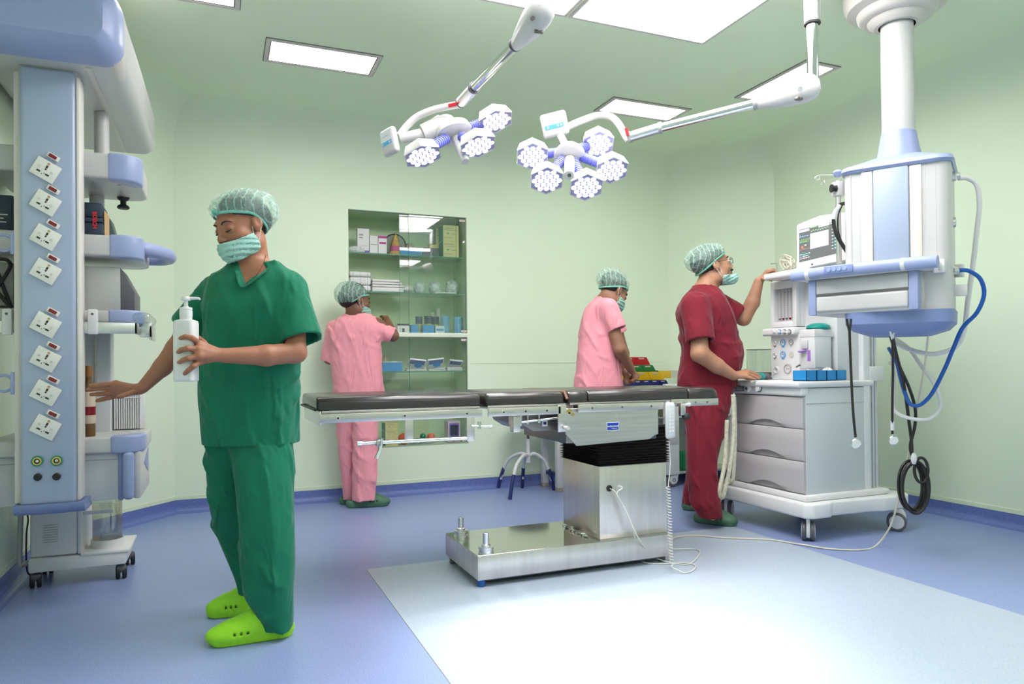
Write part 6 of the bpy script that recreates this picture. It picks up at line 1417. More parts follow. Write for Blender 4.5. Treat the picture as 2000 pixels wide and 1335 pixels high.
def headgear(p, hd, h, cc=(0, -.02, .058), cr=(.112, .138, .092), front=(.035, .28), back=.75, hair_in=.0, mask=None, seed=1., bun=None, knot=True):
    """bouffant cap, band, hair and mask, all built around the head frame"""
    B, o, sc = hd.B, hd.o, hd.sc
    def loc(X, Y, Z):
        x, y, z = (X-o[0])/sc, (Y-o[1])/sc, (Z-o[2])/sc
        return [B[i, 0]*x+B[i, 1]*y+B[i, 2]*z for i in range(3)]
    z0, sl = front
    plane = lambda y: np.where(y > 0, z0+sl*y, z0+back*y)
    lo, hi = o-.20, o+.20
    F = Field(lo, hi, h)
    X, Y, Z = F.ax[0][:, None, None], F.ax[1][None, :, None], F.ax[2][None, None, :]
    big = hd.e(cc, cr)[0](X, Y, Z); small = hd.e((0, -.018, .030), (.084, .104, .092))[0](X, Y, Z)
    x, y, z = loc(X, Y, Z)
    t = np.clip((z-plane(y))/.045, 0, 1)**.55
    d = small*(1-t)+big*t
    a = np.arctan2(z-.05, x+.001); az = np.arctan2(x, y-.09)
    rr = np.sin(11*a+5*np.sin(11*y+seed)+seed)+.6*np.sin(23*a+6*np.sin(19*y+2*seed))+.7*np.sin(26*az+3*np.sin(9*z+seed))
    d = d+.0018*rr*(.3+.7*t)
    F.d = np.maximum(d, (plane(y)-z)*.8).astype(np.float32); F.mesh('surgical_cap', CAPM, p.o, smooth=1)
    # hair under it
    F = Field(lo, hi, h); F.op(hd.e((0, -.022, .036), (.079, .096, .088)), .01)
    if bun: F.op(hd.e(*bun), .03)
    F.mod(lambda d, X, Y, Z: np.maximum(d+.001*np.sin(400*loc(X, Y, Z)[0]), plane(loc(X, Y, Z)[1])-.006-loc(X, Y, Z)[2]-.03*(loc(X, Y, Z)[1] < -.02)))
    F.mesh('hair', HAIR, p.o, smooth=0)
    # band: follows the edge of the cap
    pts = []
    for k in range(40):
        a = 2*PI*k/40
        # walk outwards on the plane until the ellipsoid
        for t in np.linspace(.02, .2, 181):
            x, y = t*math.sin(a), t*math.cos(a)-.018; z = float(plane(np.array(y)))
            if (x/.085)**2+((y+.018)/.105)**2+((z-.030)/.093)**2 >= 1: break
        lim = .085 if abs(y) < .3 else t
        pts.append(Vector(hd.pt(x, y, z+.002)))
    MB().tube(pts, .0042*sc, 6, closed=True, n=2, flat=1.3).build('cap_band', BANDM, p.o)
    if knot: MB().tube([Vector(hd.pt(.010, .086, .064)), Vector(hd.pt(0, .090, .072)), Vector(hd.pt(-.01, .086, .066))], .008*sc, 8).build('cap_knot', BANDM, p.o)
    if mask:
        zt, zb, ymin, bulge = mask
        F = Field(lo, hi, h*.8); hd.build(F, ears=False)
        F.u(hd.e((0, .072+bulge, (zt+zb)/2+.005), (.045, .032, (zt-zb)/2*1.02)), k=.03)
        def mk(d, X, Y, Z):
            x, y, z = loc(X, Y, Z)
            pl = .0012*np.sin(330*(z-.25*y)+2*np.sin(22*x))
            shell = np.abs(d-.0055+pl)-.0016*1.3
            top = z-(zt+.13*np.maximum(0, .085-y)); bot = (zb+.18*np.maximum(0, .09-y))-z
            return np.maximum(np.maximum(shell, top), np.maximum(bot, ymin-y+.30*np.abs(z-(zt+zb)/2)))
        F.mod(mk); F.mesh('face_mask', MASKM, p.o, smooth=1)
        for x in (-1, 1):
            e0 = (x*.080, -.006, .022); e1 = (x*.082, -.012, -.030)
            ymx = ymin+.012
            MB().tube([Vector(hd.pt(*q)) for q in ((x*.064, ymx+.004, zt-.028), (x*.072, (ymx)*.55, -.005), e0, (x*.087, -.022, .004), e1, (x*.074, ymx*.5, zb+.050), (x*.060, ymx+.004, zb+.044))], .0013*sc, 5).build('ear_loop', LOOP, p.o)
def face(p, hd, open_=.0, brow_t=.0028, side=(-1, 1), gaze=0.):
    for x in side:
        br = MB().tube([Vector(hd.pt(x*q, yy, zz)) for q, yy, zz in ((.014, .0905, .020), (.026, .090, .0255), (.038, .083, .0255), (.049, .070, .019))], [.0022*hd.sc, brow_t*hd.sc, brow_t*hd.sc, .0012*hd.sc], 6, flat=.8).build('eyebrow', BROW, p.o)
        zz = -.002-gaze
        if open_ > 0:
            MB().lathe([(.0152*hd.sc*math.sin(a), .0152*hd.sc*(math.cos(a))) for a in [PI*k/12 for k in range(13)]], 16, Vector(hd.pt(x*.031, .0762, 0)), Vector(hd.B[1])).build('eyeball', EYEW, p.o)
            MB().lathe([(0, .0158*hd.sc), (.0045*hd.sc, .0152*hd.sc), (.0055*hd.sc, .0146*hd.sc)], 14, Vector(hd.pt(x*.031, .0762, 0)), Vector(hd.B[1]+hd.B[2]*(-gaze*30))).build('iris', EYED, p.o)
        MB().tube([Vector(hd.pt(x*q, yy, z_+zz)) for q, yy, z_ in ((.0165, .0860, -.001), (.024, .0890, -.0035), (.031, .0900, -.0045), (.038, .0880, -.0032), (.046, .0800, .0))], [.0010, .0024, .0030, .0028, .0010], 6, flat=.9).build('eyelash', EYED, p.o)
def clog(p, toe, heel, m, name='clog', h=.004, w=.050, label=None):
    """toe, heel: floor points (local)"""
    toe = V3(toe); heel = V3(heel); ax = toe-heel; L = np.linalg.norm(ax); ax /= L; sd = np.array([-ax[1], ax[0], 0]); B = np.array([ax, sd, [0, 0, 1.]]); k = L/.27
    P_ = lambda x, y, z: heel+ax*x*k+sd*y+np.array([0, 0, z])
    lo = np.minimum(toe, heel)-.08; hi = np.maximum(toe, heel)+.08; lo[2] = -.01; hi[2] = .13
    F = Field(lo, hi, h)
    F.u(ell(P_(.205, 0, .030), (.068*k, w, .036), B), k=.02).u(ell(P_(.155, 0, .042), (.080*k, w*.98, .046), B), k=.02)
    F.u(ell(P_(.118, 0, .066), (.050*k, w*.80, .040), B), k=.02)
    F.u(ell(P_(.105, 0, .055), (.055*k, w*.85, .048), B), k=.02)
    F.u(ell(P_(.055, 0, .030), (.058*k, w*.80, .036), B), k=.03)
    F.u(cone(P_(.04, 0, .012), P_(.215, 0, .012), .040, .046), k=.01)
    F.cut(ell(P_(.045, 0, .095), (.050*k, w*.66, .066), B), k=.008)
    for s_ in (-1, 1):
        for q in (.185, .165, .145): F.cut(ell(P_(q, s_*w*.97, .040), (.005, .012, .007), B), k=.002)
    F.mod(lambda d, X, Y, Z: np.maximum(np.maximum(d, -Z+.0005), np.where(Z < .018, d+.0015*np.sin(240*((X-heel[0])*ax[0]+(Y-heel[1])*ax[1])), d)))
    o = F.mesh(name, m, p.o, smooth=1, label=label)
    mb = MB()
    for s_ in (-1, 1):
        for q in (.185, .165, .145): mb.lathe([(0, 0), (.0052, 0), (0, .002)], 3, Vector(P_(q, s_*w*.945, .040)), Vector(sd*s_))
    mb.build('vent_hole_shade', M['dot'], o, kind='stuff')  # dark discs: shade inside the cut vent holes, put in as colour
    return o
def cloth(name, base, dark=.08, rough=.85, bump=.25):
    m = mat(name, base, rough=rough, noise=dark, nscale=9, bump=bump, bscale=500, sheen=.15); nt = m.node_tree; b = nt.nodes['Principled BSDF']
    fine = [n for n in nt.nodes if n.type == 'BUMP'][0]; tc = [n for n in nt.nodes if n.type == 'TEX_COORD'][0]
    mp = nt.nodes.new('ShaderNodeMapping'); mp.inputs['Scale'].default_value = (1, 1, .45); mp.inputs['Rotation'].default_value = (.35, .2, 0)
    n = nt.nodes.new('ShaderNodeTexNoise'); n.inputs['Scale'].default_value = 13; n.inputs['Detail'].default_value = 4; n.inputs['Roughness'].default_value = .45; n.inputs['Distortion'].default_value = 1.2
    n.noise_type = 'RIDGED_MULTIFRACTAL'; n.normalize = True
    nt.links.new(tc.outputs['Object'], mp.inputs[0]); nt.links.new(mp.outputs[0], n.inputs['Vector'])
    bp = nt.nodes.new('ShaderNodeBump'); bp.inputs['Strength'].default_value = .7; bp.inputs['Distance'].default_value = .02
    nt.links.new(n.outputs['Fac'], bp.inputs['Height']); nt.links.new(fine.outputs[0], bp.inputs['Normal']); nt.links.new(bp.outputs[0], b.inputs['Normal'])
    return m

# ------------------------------------------------------------------ woman in green scrubs with the bottle
GRN = cloth('green_cloth', (.0, .150, .078)); W = Person('woman in green scrubs and lime clogs holding a white pump bottle', 497, 1225, 2.63, None)
SKW = SK('skin_brown', (.36, .150, .085)); P = W.P
hW = .004
hd = Head(P(472, 442, -.02), (-.52, -.80, -.33), (-.10, 0, 1), 1.0)
tor = [(868, 398, 580, .0, .118), (830, 394, 580, .0, .120), (755, 392, 581, .0, .122), (700, 396, 586, 0, .122), (650, 400, 588, .0, .124), (600, 398, 590, -.01, .122), (565, 400, 596, -.0, .108), (540, 412, 588, .0, .088), (522, 436, 562, .0, .066), (512, 452, 543, .0, .050)]
F = Field(P(150, 1250, 0)*[1, 0, 0]+[0, -.42, 0], [P(640, 1200, 0)[0], .34, 1.64], hW)
trw = W.rows(tor)
F.u(vloft(trw[1:], off=-.018), k=.02)
hd.build(F)
neck0 = hd.pt(0, -.022, -.06); F.u(cone(neck0, P(497, 530, .0), .050, .056), k=.02); F.u(cone(P(497, 530, 0), P(470, 552, -.01), .045, .05), cone(P(497, 530, 0), P(525, 548, -.01), .045, .05), k=.03)
# legs
for hip, kn, an in (((458, 838, .03), (458, 1030, .10), (486, 1160, .13)), ((515, 838, -.02), (522, 1040, -.09), (545, 1195, -.12))): F.u(cone(P(*hip), P(*kn), .058, .042), cone(P(*kn), P(*an), .042, .030), k=.03)
for a, b in (((487, 1178, .13), (450, 1190, .13)), ((545, 1215, -.12), (470, 1240, -.12))): F.u(cone(P(*a), P(*b), .028, .022), k=.02)
# her left arm (image right), hand round the bottle
sh, el, wr = P(572, 580, -.02), P(578, 688, -.10), P(440, 694, -.25)
F.u(cone(sh, el, .038, .037), k=.015); F.u(cone(el, P(520, 694, -.17), .037, .036), cone(P(520, 694, -.17), wr, .036, .025), k=.012)
def hand(F, wr, knuckles, fingers, r=.0098, k=.008, palm=.014):
    for q in knuckles: F.op(cone(wr, q, palm, r*1.25), k*1.3)
    for i in range(len(knuckles)-1): F.op(cone(knuckles[i], knuckles[i+1], r*1.2), k)
    for fg in fingers: chain(F, fg, [r, r*.93, r*.86, r*.76][:len(fg)], k*.45)
kn = [P(392, 672, -.29), P(387, 682, -.315), P(388, 695, -.32), P(391, 705, -.30)]
hand(F, wr, kn, [[kn[0], P(376, 660, -.325), P(362, 657, -.33), P(350, 661, -.315)], [kn[1], P(366, 680, -.34), P(354, 683, -.335), P(345, 690, -.31)], [kn[2], P(368, 700, -.342), P(357, 703, -.337), P(347, 709, -.312)], [kn[3], P(378, 715, -.335), P(369, 722, -.332), P(361, 729, -.325)], [P(412, 684, -.25), P(398, 668, -.235), P(388, 660, -.23), P(378, 656, -.232)]], palm=.016)
# her right arm reaching left
sh2, el2, wr2 = P(412, 570, .07), P(344, 680, .06), P(279, 756, -.01)
F.u(cone(sh2, el2, .038, .036), k=.015); F.u(cone(el2, P(318, 716, .03), .037, .033), cone(P(318, 716, .03), wr2, .033, .022), k=.012)
k2 = [P(226, 749, -.035), P(222, 757, -.03), P(224, 765, -.02), P(232, 771, -.005)]
hand(F, P(272, 760, -.01), k2, [[k2[0], P(205, 750, -.05), P(190, 752, -.055), P(177, 753, -.055)], [k2[1], P(202, 758, -.04), P(186, 759, -.045), P(172, 760, -.045)], [k2[2], P(207, 768, -.025), P(193, 769, -.03), P(178, 770, -.03)], [k2[3], P(214, 776, -.01), P(202, 779, -.01), P(190, 782, -.012)], [P(262, 765, -.04), P(247, 770, -.07), P(238, 773, -.085), P(232, 774, -.09)]], palm=.015)
F.mesh('body', SKW, W.o, smooth=1)
# tunic
def tunic(p, rows, sleeves, hem, neck, m, h, seed, V=None, amp=.0035, lo=None, hi=None, extra=(), name='tunic', collar=True):
    F = Field(lo, hi, h)
    for a, b, ra, rb in sleeves:
        d = (V3(b)-V3(a)); d /= np.linalg.norm(d); e = V3(b); G = Field(np.minimum(a, b)-ra-.06, np.maximum(a, b)+ra+.06, h)
        # same lattice as F so that the blocks can be merged
        G.lo = F.lo+np.round((G.lo-F.lo)/h)*h; G.ax = [(G.lo[i]+h*np.arange(G.n[i])).astype(np.float32) for i in range(3)]
        G.u(cone(a, e+d*.03, ra, rb+.004))
        G.mod(folds(seed+3, amp*.55))
        G.mod(lambda D, X, Y, Z: np.maximum(D, (X-e[0])*d[0]+(Y-e[1])*d[1]+(Z-e[2])*d[2]))
        G.cut(cone(e-d*.04, e+d*.08, rb-.014, rb-.009), k=.002)
        i0 = np.round((G.lo-F.lo)/h).astype(int); a0 = np.maximum(i0, 0); a1 = np.minimum(i0+G.n, F.n)
        fs = tuple(slice(a0[i], a1[i]) for i in range(3)); gs = tuple(slice(a0[i]-i0[i], a1[i]-i0[i]) for i in range(3))
        F.d[fs] = np.minimum(F.d[fs], G.d[gs])
    T_ = Field(lo, hi, h); T_.u(vloft(rows), k=.02)
    for pr in extra: T_.u(pr, k=.04)
    T_.mod(folds(seed, amp))
    A1, B1 = F.d, T_.d; kk = .03; t = np.clip(.5+.5*(A1-B1)/kk, 0, 1)
    F.d = (A1*(1-t)+B1*t-kk*t*(1-t)).astype(np.float32)
    for pr in neck: F.cut(pr, k=.004)
    F.mod(lambda d, X, Y, Z: np.maximum(d, hem(X, Y)-Z))
    return F.mesh(name, m, p.o, smooth=1)
fwd = V3((-.66, -.75, 0)); fwd /= np.linalg.norm(fwd); lat = np.array([-fwd[1], fwd[0], 0])
vb = P(473, 558, -.10); nk = P(497, 515, .0)
def vcut(vb, nk, fwd, lat, half=.62, zmax=.2):
    def fn(X, Y, Z):
        xl = np.abs((X-vb[0])*lat[0]+(Y-vb[1])*lat[1]); yf = (X-nk[0])*fwd[0]+(Y-nk[1])*fwd[1]
        return np.maximum(np.maximum((xl-(Z-vb[2])*half)*.8, -yf-.0), Z-vb[2]-zmax)
    c = V3(vb); return fn, c-.14, c+[.14, .14, .16]
hemz = P(480, 866, 0)[2]
sleeves = [(P(566, 566, -.02), P(589, 664, -.07), .062, .074), (P(424, 566, .06), P(366, 640, .07), .060, .068)]
tunic(W, trw, sleeves, lambda X, Y: hemz+.0*X, [vcut(vb, nk, fwd, lat, .60), cone(neck0, P(497, 536, 0), .058, .064)], GRN, .005, 3, lo=P(330, 900, 0)*[1, 0, 1]+[0, -.32, 0], hi=P(645, 490, 0)*[1, 0, 1]+[0, .30, 0], amp=.009)
# collar facing band along the V
def onf(q, r, z): return q
col = [P(459, 515, .02), P(462, 530, -.075), P(473, 560, -.118), P(500, 543, -.110), P(524, 524, -.078)]
MB().tube([Vector(q) for q in col], .0065, 8, n=5, flat=.5).build('collar', GRN, W.o)
pk = [P(463, 652, -.128), P(500, 663, -.132), P(546, 672, -.118), P(552, 640, -.112)]
MB().tube([Vector(q) for q in pk[:3]], .0014, 6).build('pocket_seam', cloth('green_seam', (.001, .11, .06)), W.o)
# trousers
def trousers(p, legs, m, h, seed, lo, hi, amp=.009, top=None, extra=()):
    F = Field(lo, hi, h)
    for tab in legs: F.u(vloft(p.rows(tab)), k=.014)
    for pr in extra: F.u(pr, k=.03)
    F.mod(folds(seed, amp, freq=44, tilt=.2))
    return F.mesh('trousers', m, p.o, smooth=1)
far_leg = [(1158, 468, 505, .13, .050), (1130, 462, 505, .13, .056), (1080, 441, 498, .12, .062), (1032, 421, 495, .10, .072), (987, 412, 492, .08, .080), (930, 407, 490, .06, .088), (871, 405, 500, .04, .095), (850, 404, 520, .03, .1)]
near_leg = [(1226, 516, 572, -.11, .060), (1205, 508, 573, -.115, .066), (1160, 476, 573, -.12, .072), (1100, 469, 577, -.11, .074), (1030, 468, 575, -.09, .080), (950, 462, 572, -.06, .088), (871, 450, 571, -.02, .098), (850, 440, 570, 0, .1)]
trousers(W, [far_leg, near_leg], GRN, .005, 5, P(390, 1240, 0)*[1, 0, 0]+[0, -.28, -.02], P(625, 840, 0)*[1, 0, 1]+[0, .28, 0], amp=.009)
LIME = mat('lime_foam', (.32, .74, .02), rough=.5)
tl = lambda q: np.array(W.R @ (Vector(q)-W.base))
clog(W, tl((-.045, 2.668, 0)), tl((.245, 2.665, 0)), LIME, w=.052, label='lime green clog, near foot'); clog(W, tl((-.048, 2.985, 0)), tl((.19, 2.955, 0)), LIME, w=.050, label='lime green clog, far foot')
headgear(W, hd, .004, cc=(0, -.022, .040), cr=(.122, .135, .092), front=(.030, .36), back=.95, mask=(-.043, -.118, .002, .0), seed=1., bun=((0, -.08, .01), (.05, .045, .05)))
face(W, hd, gaze=.003)
MB().lathe([(0, 0), (.0028, .001), (.003, .003), (0, .0055)], 10, Vector(hd.pt(-.086, -.004, -.036)), Vector(-hd.B[0])).build('earring', M['gold'], W.o)
MB().tube([Vector(q) for q in (P(519, 497, -.055), P(514, 515, -.075), P(504, 533, -.098), P(497, 543, -.105))], .0011, 5).build('necklace', mat('dark_cord', (.05, .02, .01), rough=.6), W.o)
# pump bottle
bp_ = dep(364, 745, 2.335); sc_ = 2.335/FP
bt = empty('pump_bottle', bp_, -YAW+.0, label='translucent white pump bottle held by the woman in green', cat='bottle')
BM = mat('bottle_plastic', (.72, .72, .72), rough=.3, noise=.02, sss=.2)
hB = (749-628)*sc_
MB().loft([[(x*s_, y*s_, z) for x, y, _ in rr_sec(.034, .030, 0, r=.015)] for s_, z in ((.90, 0), (.99, .004), (1, .01), (1, hB*.55), (1, hB-.014), (.94, hB-.004), (.6, hB)) for _ in (0,)]).build('bottle_body', BM, bt)
MB().cyl((0, 0, hB), (0, 0, hB+.012), .019).build('neck', BM, bt)
MB().m(M['white']).lathe([(0, 0), (.020, 0), (.020, .019), (.0185, .020), (.0185, .022), (.020, .023), (.019, .030), (.009, .032), (.0065, .036), (.0065, .052), (.014, .053), (.0155, .057), (.0155, .061), (.012, .066), (0, .066)], 24, (0, 0, hB+.010)).tube([(0, 0, hB+.070), (.022, 0, hB+.070), (.040, 0, hB+.070), (.047, 0, hB+.066)], [.006, .005, .0042, .003], 8).build('pump_head', None, bt)
mb = MB().m(M['lgrey'])
for k in range(9): mb.cbox((-.026, -.0285, hB*(.12+.085*k)), (.006, .0015, .0012))
mb.build('scale_marks', None, bt, kind='stuff')

# ------------------------------------------------------------------ man in maroon
MAR = cloth('maroon_cloth', (.195, .008, .022)); CL = mat('green_foam', (.075, .18, .11), rough=.55)
N = Person('man in maroon scrubs and glasses standing at the anaesthesia machine', 1385, 1015, 4.27, None); P = N.P; SKM = SK('skin_tan', (.44, .225, .135))
hm = .005
hd = Head(P(1391, 519, .0), (.95, .10, .26), (-.08, 0, 1), 1.08)
tor = [(762, 1324, 1437, .0, .135), (735, 1323, 1438, .0, .140), (700, 1330, 1446, .0, .145), (680, 1332, 1447, .0, .148), (664, 1328, 1443, 0, .150), (640, 1328, 1438, .0, .155), (615, 1320, 1432, .0, .165), (595, 1324, 1422, .0, .165), (578, 1336, 1414, .0, .140), (566, 1347, 1406, .0, .10), (556, 1355, 1398, 0, .07)]
F = Field([P(1300, 1000, 0)[0], -.40, 0], [P(1530, 1000, 0)[0], .36, 1.74], hm); trw = N.rows(tor)
F.u(vloft(trw, off=-.020), k=.02); hd.build(F)
neck0 = hd.pt(0, -.03, -.06); F.u(cone(neck0, P(1378, 566, 0), .062, .070), k=.02)
for dd, a, b, c_ in ((-.10, (1368, 780), (1370, 890), (1372, 1000)), (.10, (1372, 780), (1362, 880), (1352, 980))): F.u(cone(P(*a, dd*.4), P(*b, dd), .07, .05), cone(P(*b, dd), P(*c_, dd*1.3), .05, .034), k=.03)
for a, b in (((1376, 998, -.14), (1392, 1010, -.15)), ((1354, 980, .14), (1380, 989, .12))): F.u(cone(P(*a), P(*b), .024, .018), k=.02)
# near arm, hand flat on the worktop
sh, el, wr = P(1362, 606, -.13), P(1367, 690, -.195), P(1432, 733, -.14)
F.u(cone(sh, el, .050, .050), k=.02); F.u(cone(el, P(1400, 714, -.17), .052, .044), cone(P(1400, 714, -.17), wr, .044, .029), k=.015)
k3 = [P(1457, 724, -.05), P(1460, 727, -.085), P(1460, 731, -.12), P(1456, 735, -.15)]
hand(F, wr, k3, [[k3[0], P(1471, 727, -.04), P(1478, 731, -.04), P(1485, 735, -.04)], [k3[1], P(1473, 729, -.08), P(1480, 732, -.08), P(1485, 736, -.08)], [k3[2], P(1471, 733, -.12), P(1477, 736, -.12), P(1482, 738, -.12)], [k3[3], P(1465, 737, -.155), P(1470, 739, -.155), P(1474, 740, -.155)], [P(1446, 734, -.09), P(1458, 738, -.06), P(1466, 740, -.05), P(1472, 741, -.05)]], r=.0105, palm=.018)
# far arm raised to the machine top
sh2, el2, wr2 = P(1408, 598, .13), P(1452, 621, .12), P(1482, 549, .06)
F.u(cone(sh2, el2, .046, .045), k=.02); F.u(cone(el2, P(1470, 590, .09), .046, .042), cone(P(1470, 590, .09), wr2, .042, .028), k=.015)
k4 = [P(1500, 529, .02), P(1502, 531, .05), P(1500, 534, .075), P(1496, 540, .09)]
hand(F, wr2, k4, [[k4[0], P(1510, 526, .01), P(1516, 530, .01), P(1516, 537, .01)], [k4[1], P(1512, 528, .04), P(1517, 533, .04), P(1516, 540, .04)], [k4[2], P(1510, 533, .07), P(1514, 538, .07), P(1513, 543, .07)], [k4[3], P(1504, 540, .09), P(1508, 544, .09), P(1507, 548, .09)], [P(1489, 543, .02), P(1498, 545, -.005), P(1505, 546, -.01), P(1512, 545, -.01)]], r=.0105, palm=.018)
F.mesh('body', SKM, N.o, smooth=1)
fwd = V3((1, -.15, 0)); fwd /= np.linalg.norm(fwd); lat = np.array([-fwd[1], fwd[0], 0])
sleeves = [(P(1358, 598, -.13), P(1368, 666, -.19), .088, .076), (P(1406, 596, .13), P(1441, 617, .12), .075, .070)]
hemz = P(1380, 755, 0)[2]
tunic(N, trw, sleeves, lambda X, Y: hemz-.03*(X-P(1380, 755, 0)[0]), [vcut(P(1402, 590, 0), P(1380, 556, 0), fwd, lat, .7), cone(neck0, P(1378, 566, 0), .070, .076)], MAR, .0055, 8, lo=P(1300, 780, 0)*[1, 0, 1]+[0, -.36, 0], hi=P(1470, 535, 0)*[1, 0, 1]+[0, .32, 0], amp=.008, extra=[ell(P(1410, 700, 0), (.115, .13, .14))])
nl = [(1010, 1366, 1408, -.14, .075), (985, 1347, 1405, -.14, .082), (945, 1343, 1400, -.12, .080), (905, 1341, 1399, -.10, .084), (850, 1340, 1412, -.08, .095), (800, 1338, 1424, -.05, .115), (750, 1332, 1434, -.02, .125)]
fl = [(984, 1334, 1372, .14, .07), (965, 1333, 1375, .14, .075), (930, 1340, 1380, .12, .078), (880, 1340, 1385, .10, .085), (800, 1340, 1410, .07, .11), (750, 1334, 1430, .03, .12)]
trousers(N, [nl, fl], MAR, .006, 9, P(1320, 1030, 0)*[1, 0, 0]+[0, -.30, -.02], P(1450, 742, 0)*[1, 0, 1]+[0, .30, 0], amp=.010)
tl = lambda q: np.array(N.R @ (Vector(q)-N.base))
f0 = onz(1440, 1028, 0); h0 = onz(1356, 1017, 0)
clog(N, tl(f0), tl(h0), CL, w=.055, h=.005, label='green clog, near foot'); f1, h1 = onz(1422, 1001, 0), onz(1332, 994, 0); clog(N, tl(f1), tl(h1), CL, w=.055, h=.005, label='green clog, far foot')
headgear(N, hd, .005, cc=(0, -.022, .050), cr=(.105, .122, .078), front=(.024, .34), back=.55, mask=(-.075, -.130, .005, .012), seed=4., knot=False)
face(N, hd, open_=1, brow_t=.0035)
MB().tube([Vector(hd.pt(*q)) for q in ((-.030, .088, -.058), (-.016, .1, -.051), (0, .105, -.049), (.016, .1, -.051), (.030, .088, -.058))], [.002, .0055, .0065, .0055, .002], 8, flat=.9).build('moustache', HAIR, N.o)
gl_ = MB().m(M['black'])
for x in (-1, 1):
    gl_.tube([Vector(hd.pt(x*(.033+.023*math.cos(a)), .104-.006*abs(math.cos(a)), .0+.016*math.sin(a))) for a in [2*PI*k/14 for k in range(14)]], .0014, 5, closed=True, n=2)
    gl_.tube([Vector(hd.pt(x*.056, .098, .006)), Vector(hd.pt(x*.078, .04, .008)), Vector(hd.pt(x*.080, -.005, .010))], .0016, 5)
gl_.tube([Vector(hd.pt(-.010, .107, .004)), Vector(hd.pt(0, .110, .008)), Vector(hd.pt(.010, .107, .004))], .0013, 5)
gl_.build('glasses', None, N.o)

# ------------------------------------------------------------------ two women in pink
PNK = cloth('pink_cloth', (.90, .35, .41)); SKD = SK('skin_dark_brown', (.22, .10, .06))
A_ = Person('woman in pink scrubs with back turned standing at the wall cabinet', 705, 985, 4.88, None); P = A_.P
hd = Head(P(695, 586, .0), (.74, .62, -.12), (0, 0, 1), .98)
tor = [(800, 660, 745, .0, .115), (768, 652, 750, .0, .12), (720, 647, 747, .0, .115), (690, 645, 745, 0, .11), (660, 640, 745, 0, .11), (640, 642, 748, .0, .11), (627, 652, 742, .0, .095), (618, 664, 732, .0, .07), (612, 672, 722, .0, .05)]
F = Field([P(625, 900, 0)[0], -.30, 0], [P(800, 900, 0)[0], .50, 1.58], hm); trw = A_.rows(tor)
F.u(vloft(trw, off=-.020), k=.02); hd.build(F); neck0 = hd.pt(0, -.022, -.06); F.u(cone(neck0, P(694, 622, .0), .045, .052), k=.02)
for a, b, c_, dd in (((678, 800), (680, 890), (684, 965), .05), ((715, 800), (712, 890), (710, 970), -.03)): F.u(cone(P(*a, dd), P(*b, dd), .07, .048), cone(P(*b, dd), P(*c_, dd), .048, .034), k=.03)
for a, b in (((684, 970, .05), (704, 976, .05)), ((710, 972, -.03), (728, 979, -.03))): F.u(cone(P(*a), P(*b), .024, .018), k=.02)
F.u(cone(P(736, 632, .0), P(768, 655, .04), .045, .038), k=.02); F.u(cone(P(768, 655, .04), P(757, 628, .16), .038, .026), k=.015)
k5 = [P(751, 619, .20), P(753, 621, .215), P(756, 624, .22)]
hand(F, P(757, 628, .16), k5, [[k5[0], P(746, 617, .22), P(743, 618, .235)], [k5[1], P(748, 618, .235), P(745, 620, .25)], [k5[2], P(751, 622, .245), P(748, 624, .26)], [P(760, 626, .18), P(758, 620, .20), P(755, 617, .21)], [k5[2], P(755, 626, .245), P(753, 629, .255)]], r=.0095)
F.u(cone(P(652, 645, .02), P(643, 700, .03), .036, .036), cone(P(643, 700, .03), P(660, 712, .16), .036, .026), k=.015)
k6 = [P(668, 712, .23), P(670, 715, .235), P(671, 718, .235)]
hand(F, P(660, 712, .16), k6, [[k6[0], P(672, 712, .26), P(675, 713, .28)], [k6[1], P(674, 716, .26), P(677, 718, .28)], [k6[2], P(675, 720, .26), P(677, 722, .28)], [P(664, 710, .19), P(668, 707, .22), P(671, 706, .24)], [k6[2], P(671, 722, .25), P(672, 725, .265)]], r=.0095)
F.mesh('body', SKD, A_.o, smooth=1)
sleeves = [(P(728, 636, .0), P(766, 655, .035), .055, .052), (P(652, 640, .02), P(641, 705, .03), .052, .050)]
hemz = P(700, 800, 0)[2]
tunic(A_, trw, sleeves, lambda X, Y: hemz+0*X, [cone(neck0, P(694, 622, 0), .052, .058)], PNK, .006, 13, lo=P(622, 815, 0)*[1, 0, 1]+[0, -.26, 0], hi=P(800, 600, 0)*[1, 0, 1]+[0, .28, 0], amp=.009)
l1_ = [(974, 671, 693, .06, .06), (940, 668, 700, .06, .065), (890, 662, 700, .05, .075), (840, 658, 700, .04, .085), (780, 655, 710, .02, .10)]
r1__ = [(976, 687, 732, -.04, .07), (940, 690, 736, -.04, .07), (890, 690, 738, -.03, .08), (830, 690, 738, -.02, .09), (780, 685, 742, 0, .10)]
trousers(A_, [l1_, r1__], PNK, .006, 15, P(645, 1000, 0)*[1, 0, 0]+[0, -.22, .0], P(755, 770, 0)*[1, 0, 1]+[0, .24, 0], amp=.008)
tl = lambda q: np.array(A_.R @ (Vector(q)-A_.base))
f0, h0 = onz(762, 986, 0), onz(676, 991, 0); clog(A_, tl(f0), tl(h0), CL, w=.05, h=.005, label='green clog, near foot'); f0, h0 = onz(742, 976, 0), onz(663, 985, 0); clog(A_, tl(f0), tl(h0), CL, w=.05, h=.005, label='green clog, far foot')
headgear(A_, hd, .005, cc=(0, -.045, .030), cr=(.100, .115, .095), front=(.022, .30), back=.85, mask=(-.047, -.112, .015, .0), seed=7., bun=((0, -.07, -.005), (.06, .06, .06)), knot=False)
face(A_, hd)

